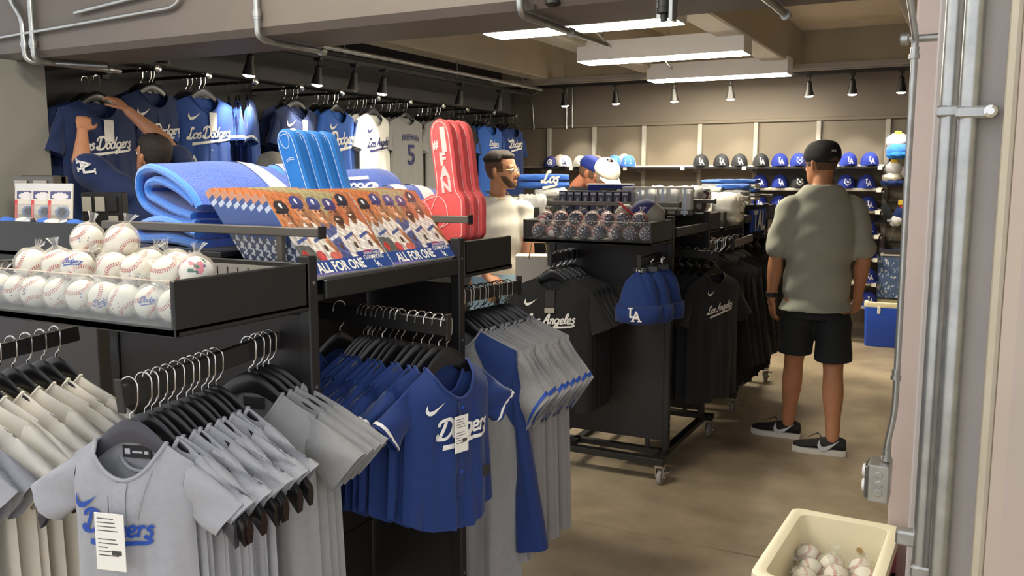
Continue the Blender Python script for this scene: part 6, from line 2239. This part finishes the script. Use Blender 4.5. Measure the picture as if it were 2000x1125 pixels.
def cap(loc, rz, mf, mb_, mbrim, logo, lm, label, group='caps on the back wall', tilt=0.0):
    t = thing('baseball_hat', label, 'cap', loc, (tilt, 0, rz), group)
    f, b, br, bt = cap_mesh(mf, mb_, mbrim)
    link('front_panel', f, t)
    link('back_panels', b, t)
    link('brim', br, t)
    link('button', bt, t)
    if logo == 'la':
        decal('monogram', la2d(0.058), lm, t, lambda a, c: capf(a, c + 0.052))
    elif logo == 'badge':
        pol = [Vector(p) for p in [(-0.03, 0.025), (0.03, 0.025), (0.03, -0.008), (0, -0.032), (-0.03, -0.008), (-0.03, 0.025), (0.03, 0.025)]]
        decal('badge', ribbon(pol, 0.009), lm, t, lambda a, c: capf(a, c + 0.055))
        decal('badge_mark', ribbon([Vector((-0.012, 0.006)), Vector((0.014, 0.0))], 0.016), lm, t, lambda a, c: capf(a, c + 0.055))
    elif logo == 'disc':
        ring = [Vector((0.027 * math.cos(a), 0.027 * math.sin(a))) for a in np.linspace(0, 2 * PI, 22)]
        decal('round_badge', ribbon(ring, 0.008), lm, t, lambda a, c: capf(a, c + 0.055))
        decal('monogram', la2d(0.03), lm, t, lambda a, c: capf(a, c + 0.055))
    elif logo == 'block':
        decal('patch', ribbon([Vector((-0.035, 0)), Vector((0.035, 0))], 0.05), lm, t, lambda a, c: capf(a, c + 0.055))
    return t


toprow = [(-4.215, 'cap_navy', 'cap_tan', 'cap_navy', 'disc', 'white', 'navy and taupe cap with a round badge'), (-4.04, 'cap_white', 'cap_white', 'cap_navy', 'la', 'cap_navy', 'white cap with a navy brim'), (-3.855, 'cap_grey', 'cap_white', 'cap_grey', 'la', 'white', 'grey and white trucker cap'),
          (-3.662, 'cap_tan', 'cap_tan', 'cap_tan', None, 'white', 'plain taupe cap'), (-3.455, 'cap_sky', 'cap_white', 'cap_sky', 'block', 'white', 'blue and white trucker cap'), (-3.297, 'cap_sky', 'cap_white', 'cap_sky', 'block', 'white', 'low blue cap with a white front patch'),
          (-2.506, 'cap_black', 'cap_black', 'cap_black', 'la', 'silver', 'black cap with a silver monogram'), (-2.295, 'cap_black', 'cap_black', 'cap_black', 'la', 'silver', 'black monogram cap'), (-2.11, 'cap_black', 'cap_black', 'cap_black', 'la', 'silver', 'black monogram cap'), (-1.898, 'cap_black', 'cap_black', 'cap_black', 'la', 'silver', 'black monogram cap'),
          (-1.714, 'cap_royal', 'cap_royal', 'cap_royal', 'la', 'white', 'royal blue cap with a white monogram'), (-1.536, 'cap_royal', 'cap_royal', 'cap_royal', 'badge', 'white', 'royal blue cap with a home-plate badge'), (-1.33, 'cap_royal', 'cap_royal', 'cap_royal', 'la', 'white', 'royal blue monogram cap'), (-1.077, 'cap_royal', 'cap_royal', 'cap_royal', 'la', 'white', 'royal blue monogram cap'), (-0.888, 'cap_royal', 'cap_royal', 'cap_royal', 'la', 'white', 'royal blue monogram cap')]
for i, (x, a, b_, c, lg, lm, what) in enumerate(toprow):
    cap((x, 8.93, SH_Z[0] + 0.014), R(18), a, b_, c, lg, lm, '%s on the top shelf, %s from the left' % (what, ORD[i]), tilt=R(5))
    if i in (0, 4):
        cap((x + 0.085, 9.0, SH_Z[0] + 0.03), R(18), 'cap_tan', 'cap_tan', 'cap_tan', None, 'white', 'taupe cap tucked behind the %s' % ('navy badge cap' if i == 0 else 'blue trucker cap'), tilt=R(5))
for r_ in range(1, 7):
    for k, x in enumerate([-1.90, -1.706, -1.527, -1.30, -1.09, -0.908 + 0.012 * r_ * (r_ > 1)]):
        if r_ > 2 and k < 3: continue
        blk = (r_ == 1 and k == 2)
        cap((x, 8.93, SH_Z[r_] + 0.014), R(18), *(('cap_black',) * 3 if blk else ('cap_royal',) * 3), 'badge' if (blk or (r_ == 1 and k == 4)) else 'la', 'white',
            '%s cap on the %s shelf down, %s from the left' % ('black badge' if blk else 'royal blue', ORD[r_], ORD[k]), tilt=R(5))

# right end of the back wall: plush, bags
def plushie(loc, label, cols, name='plush_hat'):
    t = thing(name, label, 'plush toy', loc, (0, 0, R(15)), 'novelties at the right end of the cap wall')
    for k, (x, y, z, rx, ry, rz_, m, nm) in enumerate(cols):
        b = MB().grid(sphere_pts(1.0, 18, 12), closed_v=True)
        b.v = [(px * rx + x, py * ry + y, pz * rz_ + z + 0.006 * math.sin(7 * px + 5 * pz)) for px, py, pz in b.v]
        b.build(nm, m, t, 'all')
    MB().tube([(0, 0.02, 0.1), (0, 0.02, 0.16), (0, 0.10, 0.17)], 0.004, 6).build('peg', 'galv', t)
    MB().box((-0.03, -0.03, 0.10), (0.03, -0.02, 0.15), 0.004).build('hang_card', 'yellow', t)
    return t


plushie((-0.66, 8.98, 1.86), 'white and light blue plush novelty hat at the top right of the cap wall', [(0.0, 0, 0.06, 0.10, 0.07, 0.07, 'plush_white', 'crown'), (0.0, -0.02, -0.03, 0.10, 0.08, 0.07, 'plush_edge', 'face'), (0.0, -0.06, -0.075, 0.10, 0.07, 0.035, 'foam_blue', 'chin'), (0.07, 0.02, 0.02, 0.05, 0.05, 0.07, 'plush', 'side_flap')])
plushie((-0.68, 8.98, 1.60), 'white jersey-print plush with a royal hem below the novelty hat', [(0.0, 0, 0.06, 0.075, 0.05, 0.07, 'plush_white', 'body'), (-0.01, 0.0, -0.02, 0.09, 0.06, 0.05, 'white_fab', 'skirt'), (0.0, 0, -0.07, 0.11, 0.06, 0.035, 'blue_fab', 'hem'), (0.09, 0.02, 0.03, 0.05, 0.04, 0.06, 'plush_white', 'arm')])
plushie((-0.60, 9.0, 1.22), 'blue and white plush toy half hidden by the door jamb', [(0, 0, 0, 0.06, 0.05, 0.09, 'blue_fab', 'body'), (-0.04, -0.02, -0.05, 0.06, 0.05, 0.05, 'plush_white', 'foot'), (0.02, 0, 0.08, 0.035, 0.03, 0.03, 'red', 'hat')])
t = thing('hanging_bag', 'black drawstring bag hanging at the right of the cap shelves', 'bag', (-0.735, 8.97, 1.25), (0, 0, R(10)), 'novelties at the right end of the cap wall')
MB().lathe([(0.012, 0.09), (0.03, 0.07), (0.07, 0.0), (0.10, -0.08), (0.085, -0.10)], 18).tf(Matrix.Diagonal((1, 0.55, 1, 1))).build('bag_body', 'black_fab', t, 'y')
MB().box((0.02, -0.058, -0.085), (0.06, -0.05, -0.06)).build('bag_label', 'silver', t)
MB().tube([(0, 0, 0.09), (0.0, 0.02, 0.14), (0, 0.12, 0.15)], 0.004, 6).build('cord', 'rubber', t)
t = thing('tote_bag', 'blue tote bag covered in white leaf-like prints above the blue cooler', 'tote bag', (-0.645, 9.0, 0.44), (0, 0, R(4)), 'novelties at the right end of the cap wall')
rp = random.Random(4)
tb_ = [('e', rp.uniform(0, 1), rp.uniform(0, 0.82), rp.uniform(0.02, 0.06), rp.uniform(0.012, 0.03), rp.uniform(0, 3), rp.choice([(220, 226, 232), (130, 152, 190), (70, 96, 150), (176, 196, 214)])) for _ in range(110)] + [('r', 0, 0.84, 1, 1, (66, 62, 66)), ('r', 0.1, 0.88, 0.9, 0.91, (214, 210, 206)), ('e', 0.12, 0.9, 0.06, 0.035, 0, (214, 210, 206))]
painted('printed_panel', 44, 64, lambda u, v: (-0.125 + 0.25 * u, -0.045 - 0.012 * math.sin(PI * u), v * 0.46), shapes((84, 108, 150), tb_), 'print', t)
MB().box((-0.125, -0.044, 0), (0.125, 0.03, 0.46), 0.01).build('bag_body', 'royal', t)
MB().tube([(-0.06, 0, 0.46), (-0.04, 0.03, 0.53), (0.04, 0.03, 0.53), (0.06, 0, 0.46)], 0.007, 6).build('handle', 'rubber', t)
for dz_ in (0.99, 1.36):
    t = thing('peg_rail', 'grey horizontal rail on the right end of the cap wall, %s one' % ('lower' if dz_ < 1 else 'upper'), 'rail', (-0.42, 9.06, dz_))
    MB().box((-0.3, -0.015, -0.014), (0.3, 0.015, 0.014), 0.003).build('rail', 'dark_rail', t)
    for x in (-0.25, 0.1):
        MB().tube([(x, 0, 0), (x, -0.12, 0.005), (x, -0.13, 0.02)], 0.004, 6).build('peg', 'galv', t)

# ================================================================ goods on the middle racks
def towel_pack(loc, rz, w, d, h, label, cols, bag=True, group='packed towels and shirts', seed=0, print_=None):
    t = thing('packed_towel', label, 'packed towel', loc, (0, 0, rz), group)
    rr = random.Random(seed)
    n = len(cols)
    for k, c in enumerate(cols):
        z = h * k / n
        hh = h / n
        P = []
        for i in range(13):
            x = -w / 2 + w * i / 12
            s_ = 1 - 0.25 * abs(2 * i / 12 - 1) ** 4
            row = []
            for q in range(12):
                a = 2 * PI * q / 12
                ca, sa = math.cos(a), math.sin(a)
                row.append((x, math.copysign(abs(ca) ** 0.45, ca) * d / 2 * s_ + 0.006 * rr.uniform(-1, 1), z + hh / 2 + math.copysign(abs(sa) ** 0.6, sa) * hh * 0.52 * s_ + 0.003 * rr.uniform(-1, 1)))
            P.append(row)
        b = MB().grid(P, closed_v=True)
        b.f += [tuple(range(12)), tuple(range(144, 156))]
        b.build('folded_layer', c, t, 'y')
    if bag:
        P = []
        for i in range(15):
            x = -w / 2 * 1.06 + w * 1.06 * i / 14
            s_ = 1.0 if 0 < i < 14 else 0.5
            row = []
            for q in range(16):
                a = 2 * PI * q / 16
                ca, sa = math.cos(a), math.sin(a)
                row.append((x + rr.uniform(-1, 1) * 0.006, math.copysign(abs(ca) ** 0.5, ca) * d * 0.54 * s_ + 0.008 * rr.uniform(-1, 1), h / 2 + math.copysign(abs(sa) ** 0.6, sa) * h * 0.60 * s_ + 0.01 * rr.uniform(-1, 1)))
            P.append(row)
        MB().grid(P, closed_v=True).build('plastic_wrap', 'bag2', t, 'all', fix=False)
    if print_: print_(t)
    return t


zt2 = 1.265 + 0.125
# second rack: row of boxed figures, blue box, clear tumblers
for i in range(9):
    x = -2.02 + i * 0.046
    t = thing('souvenir_box', 'small dark souvenir box in the row behind the flag baseballs, %s from the left' % ORD[i], 'box', (x, 4.45, zt2), (0, 0, R(rb.uniform(-3, 3))), 'small souvenir boxes')
    MB().box((-0.021, -0.018, 0), (0.021, 0.018, 0.125), 0.002).build('carton', 'black', t)
    rr = random.Random(i)
    sh = [('e', 0.5, 0.45, 0.3, 0.25, 0, rr.choice([(70, 80, 130), (110, 104, 112), (60, 66, 100)])), ('e', 0.5, 0.62, 0.16, 0.12, 0, (150, 140, 140)), ('r', 0.1, 0.86, 0.9, 0.95, (170, 170, 180)), ('r', 0.15, 0.05, 0.85, 0.15, (90, 96, 130))]
    painted('printed_front', 10, 24, lambda u, v: (-0.019 + 0.038 * u, -0.0185, 0.003 + 0.118 * v), shapes((50, 52, 70), sh), 'print', t)
t = thing('gift_box', 'royal blue gift box with a dark band and league emblem', 'box', (-1.80, 4.62, zt2), (0, 0, R(6)))
MB().box((-0.125, -0.05, 0), (0.125, 0.05, 0.155), 0.003).build('carton', 'cap_royal', t)
MB().box((-0.06, -0.0515, 0.06), (0.085, -0.05, 0.14)).build('dark_band', 'black', t)
MB().box((-0.05, -0.053, 0.10), (-0.01, -0.051, 0.125)).build('emblem', 'silver', t)
MB().lathe([(0.016, 0.051), (0.016, 0.053)], 16, (0.055, 0, 0.118), 'y').build('round_mark', 'silver', t)
MB().box((-0.135, -0.056, 0.155), (0.12, 0.056, 0.163), 0.002).build('shelf_talker', 'white', t)
for i in range(6):
    x = -1.66 + i * 0.062
    t = thing('clear_display_case', 'clear plastic ball case on the second rack, %s from the left' % ORD[i], 'display case', (x, 4.52 + 0.03 * (i % 2), zt2), (0, 0, R(4)), 'clear display cases')
    MB().box((-0.03, -0.035, 0.03), (0.03, 0.035, 0.14), 0.002).build('clear_box', 'bag2', t)
    MB().box((-0.031, -0.036, 0.14), (0.031, 0.036, 0.148), 0.002).build('lid', 'white_shelf', t)
    MB().prism([(-0.03, 0), (0.03, 0), (0.024, 0.03), (-0.024, 0.03)], -0.034, 0.034).build('base', 'black', t)
    MB().box((-0.02, -0.0365, 0.006), (0.02, -0.035, 0.024)).build('base_card', 'silver' if i % 2 else 'card_grey', t)
    if i % 2 == 1: MB().box((-0.006, -0.037, 0.0), (0.006, -0.0355, 0.14)).build('tape', 'pale_line', t)
# knit hat and folded cap at the end of the flag ball tray
t = cap((-1.47, 4.22, 1.36), R(-60), 'cap_navy', 'cap_grey', 'red', None, 'white', 'grey and navy cap with a coral brim stuffed in the flag baseball tray', 'odd caps on the racks', R(-35))
t = thing('pompom_hat', 'grey knitted hat lying behind the flag baseballs', 'hat', (-1.58, 4.26, 1.385), (R(20), 0, 0), 'odd caps on the racks')
MB().lathe([(0.06, -0.03), (0.065, 0.0), (0.055, 0.035), (0.03, 0.06), (0.004, 0.068)], 18).build('crown', 'cap_grey', t, 'y')
MB().lathe([(0.064, -0.04), (0.071, -0.03), (0.071, 0.0), (0.064, 0.005)], 18).build('cuff', 'cap_tan', t, 'y')

# far rack: piles of packed towels
def fan_print(t):
    decal('lettering', text2d('TAL', 0.09, 0.02, 0.8), 'white', t, lambda a, b_: (a, -0.06, b_ + 0.05))


zt3 = zt2
towel_pack((-1.62, 4.98, zt2), R(10), 0.32, 0.24, 0.11, 'bagged white towel bundle beside the clear cases', ['white2_fab', 'grey_fab', 'white2_fab'], seed=1)
towel_pack((-1.60, 5.25, zt2), R(0), 0.34, 0.22, 0.13, 'bagged white towel bundle with a dark price card', ['white2_fab', 'white2_fab', 'grey_fab'], seed=2)
towel_pack((-1.50, 5.66, 1.30), R(6), 0.36, 0.40, 0.17, 'large bagged white towel bundle spilling over the tray of the far rack', ['white_fab', 'white2_fab', 'white_fab'], seed=3)
towel_pack((-1.47, 5.55, 1.255), R(80), 0.20, 0.10, 0.20, 'loose white towel hanging over the front of the far rack tray', ['white_fab', 'white2_fab'], False, seed=4)
towel_pack((-1.75, 6.1, zt2), R(4), 0.40, 0.28, 0.13, 'white and blue folded fan towels on the far rack', ['white2_fab', 'sky_fab', 'white2_fab'], False, seed=5)
towel_pack((-1.50, 6.2, zt2), R(8), 0.22, 0.26, 0.15, 'blue-topped stack of white towels at the far rack end', ['white2_fab', 'white2_fab', 'grey_fab', 'sky_fab'], False, seed=6)
towel_pack((-1.62, 6.6, zt2 + 0.02), R(0), 0.40, 0.24, 0.16, 'bright blue and white towels at the back of the far rack', ['white2_fab', 'grey_fab', 'sky_fab', 'white2_fab', 'sky_fab'], False, seed=7)
towel_pack((-1.80, 5.62, 1.30), R(-4), 0.30, 0.34, 0.16, 'bagged white shirts at the left of the far rack tray', ['white2_fab', 'grey_fab', 'white2_fab'], seed=8)
t = thing('price_card', 'dark red price card with round logos on the towel bundles', 'sign', (-1.46, 5.14, zt2), (R(-8), R(12), R(25)))
MB().box((-0.05, -0.002, 0.0), (0.05, 0.002, 0.125), 0.001).build('card', 'black_panel', t)
painted('printed_face', 20, 26, lambda u, v: (-0.047 + 0.094 * u, -0.0028, 0.003 + 0.118 * v), shapes((60, 48, 52), [('e', 0.72, 0.78, 0.17, 0.14, 0, (190, 180, 180)), ('e', 0.6, 0.2, 0.17, 0.14, 0, (190, 180, 180)), ('e', 0.25, 0.5, 0.14, 0.1, 0, (196, 150, 150)), ('r', 0.1, 0.62, 0.5, 0.72, (150, 140, 140)), ('r', 0.9, 0, 1, 1, (110, 50, 60))]), 'print', t)
t = thing('fan_towel', 'hanging white towel with tall block letters at the end of the far rack', 'towel', (-1.345, 6.30, 1.36), (0, 0, R(84)))
P = [[(-0.16 + 0.32 * i / 20, 0.008 * math.sin(i * 0.9), 0.0 - 0.16 * j / 8) for i in range(21)] for j in range(9)]
Q = [[(x, y + 0.012, z) for x, y, z in row] for row in P]
MB().grid(P).grid(Q).build('cloth', 'royal', t, 'all', fix=False)
decal('lettering', text2d('TAL', 0.19, 0.03, 0.75), 'white', t, lambda a, b_: (a, -0.012, b_ - 0.075))
# racks in the left background behind the white tee
zb = 1.24 + 0.125
towel_pack((-3.36, 6.30, 1.27), R(28), 0.40, 0.30, 0.14, 'clear bag of white shirts behind the man in the white tee', ['white2_fab', 'grey_fab', 'white2_fab'], seed=11)
towel_pack((-3.14, 6.30, 1.27), R(20), 0.22, 0.26, 0.16, 'upright clear bag of white goods left of the souvenir boxes', ['white2_fab', 'grey_fab'], seed=12)
towel_pack((-3.22, 6.68, zb + 0.125), R(28), 0.42, 0.24, 0.12, 'royal blue printed towel folded on the left background rack', ['sky_fab', 'sky_fab'], False, seed=13,
           print_=lambda t: decal('printed_script', script2d('Los', 0.05, 0.3), 'white', t, lambda a, b_: (a + 0.05, -0.125, b_ + 0.05)))
towel_pack((-3.16, 6.70, zb + 0.014), R(20), 0.26, 0.22, 0.11, 'grey bagged towel right of the folded royal towel', ['grey_fab', 'white2_fab'], seed=14)
t = thing('paper_bag', 'tall cream paper bag standing behind the flag baseball rack', 'paper bag', (-2.32, 4.75, 0.0), (0, 0, R(25)))
MB().box((-0.14, -0.07, 0.0), (0.14, 0.07, 1.12), 0.004).build('bag_body', 'white_fab', t)
MB().tube([(-0.06, -0.07, 1.1), (-0.04, -0.075, 1.2), (0.04, -0.075, 1.2), (0.06, -0.07, 1.1)], 0.004, 6).build('handle', 'tan', t)
t = cap((-1.93, 6.45, zt2 + 0.014), R(30), 'cap_black', 'cap_black', 'cap_black', None, 'white', 'black cap on the far rack beyond the clear cases', 'odd caps on the racks')
t = cap((-1.95, 5.1, zt2 + 0.004), R(20), 'cap_black', 'cap_black', 'cap_black', 'la', 'silver', 'black cap left of the blue gift box', 'odd caps on the racks')

# ================================================================ wall fixture at the far left
t = thing('display_counter', 'low black wall counter with a tray at the left edge of the photo', 'counter', (-3.45, 2.30, 0))
MB().box((-0.72, 0.12, 0.9), (0.30, 0.40, 1.255), 0.004).build('cabinet', 'black', t)
MB().box((-0.72, 0.0, 1.26), (0.36, 0.014, 1.405), 0.003).build('tray_front', 'black', t)
MB().box((-0.72, 0.0, 1.26), (0.36, 0.30, 1.28), 0.003).build('tray_floor', 'black', t)
MB().box((0.348, 0.0, 1.26), (0.36, 0.30, 1.405), 0.003).build('tray_side', 'black', t)
MB().box((-0.72, 0.02, 0.0), (0.30, 0.40, 1.16), 0.004).build('base', 'black_panel', t)
MB().box((-0.72, 0.40, 0.0), (-0.41, 0.43, 1.60), 0.004).build('backboard', 'black', t)
MB().box((-0.72, 0.36, 1.555), (-0.41, 0.44, 1.595), 0.003).build('top_rail', 'dark_rail', t)
for k in range(2):
    MB().box((-0.70 + k * 0.15, 0.352, 1.54), (-0.60 + k * 0.15, 0.358, 1.575), 0.002).build('shelf_card', 'card_grey', t)
for i in range(3):
    t = thing('trading_card_pack', 'blister card pack with a red edge in the left counter tray, %s from the right' % ORD[i], 'card pack', (-3.60 - i * 0.12, 2.50, 1.385), (R(-8), 0, R(24)), 'blister packs')
    MB().box((-0.055, 0, 0), (0.055, 0.012, 0.18), 0.002).build('card', 'white', t)
    painted('printed_front', 24, 36, lambda u, v: (-0.055 + 0.11 * u, -0.001, 0.18 * v), shapes((214, 206, 194), [('r', 0, 0.82, 1, 1, (206, 206, 206)), ('r', 0.08, 0.60, 0.95, 0.80, (74, 80, 120)), ('e', 0.5, 0.68, 0.34, 0.09, 0, (220, 214, 214)), ('r', 0.0, 0.12, 0.14, 0.58, (204, 66, 66)), ('e', 0.6, 0.28, 0.3, 0.15, 0, (120, 140, 176)), ('e', 0.6, 0.3, 0.18, 0.1, 0, (60, 66, 80))]), 'print', t)
    MB().box((-0.045, -0.016, 0.01), (0.045, -0.001, 0.085), 0.004).build('blister', 'bag', t)
for i in range(7):
    t = thing('souvenir_keyring', 'shiny blue and silver trinket lying in the left counter tray, %s from the right' % ORD[i], 'trinket', (-3.30 - i * 0.075, 2.36 + 0.02 * (i % 2), 1.40), (rb.uniform(-0.3, 0.3), 0, rb.uniform(0, 3)), 'counter trinkets')
    MB().lathe([(0.012, -0.014), (0.030, -0.01), (0.034, 0.0), (0.028, 0.012), (0.008, 0.018)], 14).build('dome', ['cap_sky', 'chrome', 'cap_white'][i % 3], t, 'y')
    MB().tube([(0.03, 0, 0), (0.045, 0.0, 0.006), (0.05, 0.012, 0.006)], 0.003, 6).build('ring', 'chrome', t)
t = thing('pin_display', 'spinner card rack of pins standing behind the baseball tray', 'display stand', (-3.66, 2.78, 0.0), (0, 0, R(25)))
MB().box((-0.10, -0.03, 0.9), (0.10, 0.03, 1.52), 0.004).build('board', 'black', t)
MB().lathe([(0.16, 0.0), (0.16, 0.02), (0.025, 0.03), (0.025, 0.95)], 18).build('stand', 'black', t, 'y')
rr = random.Random(12)
for i in range(3):
    for j in range(6):
        if rr.random() < 0.12: continue
        MB().box((-0.09 + i * 0.062, -0.04, 0.98 + j * 0.09), (-0.045 + i * 0.062 + rr.uniform(-0.006, 0.008), -0.032, 1.05 + j * 0.09), 0.002).build('pin_card', rr.choice(['card_grey', 'card_grey', 'paper', 'black']), t)

bpy.data.scenes.remove(SCRATCH)
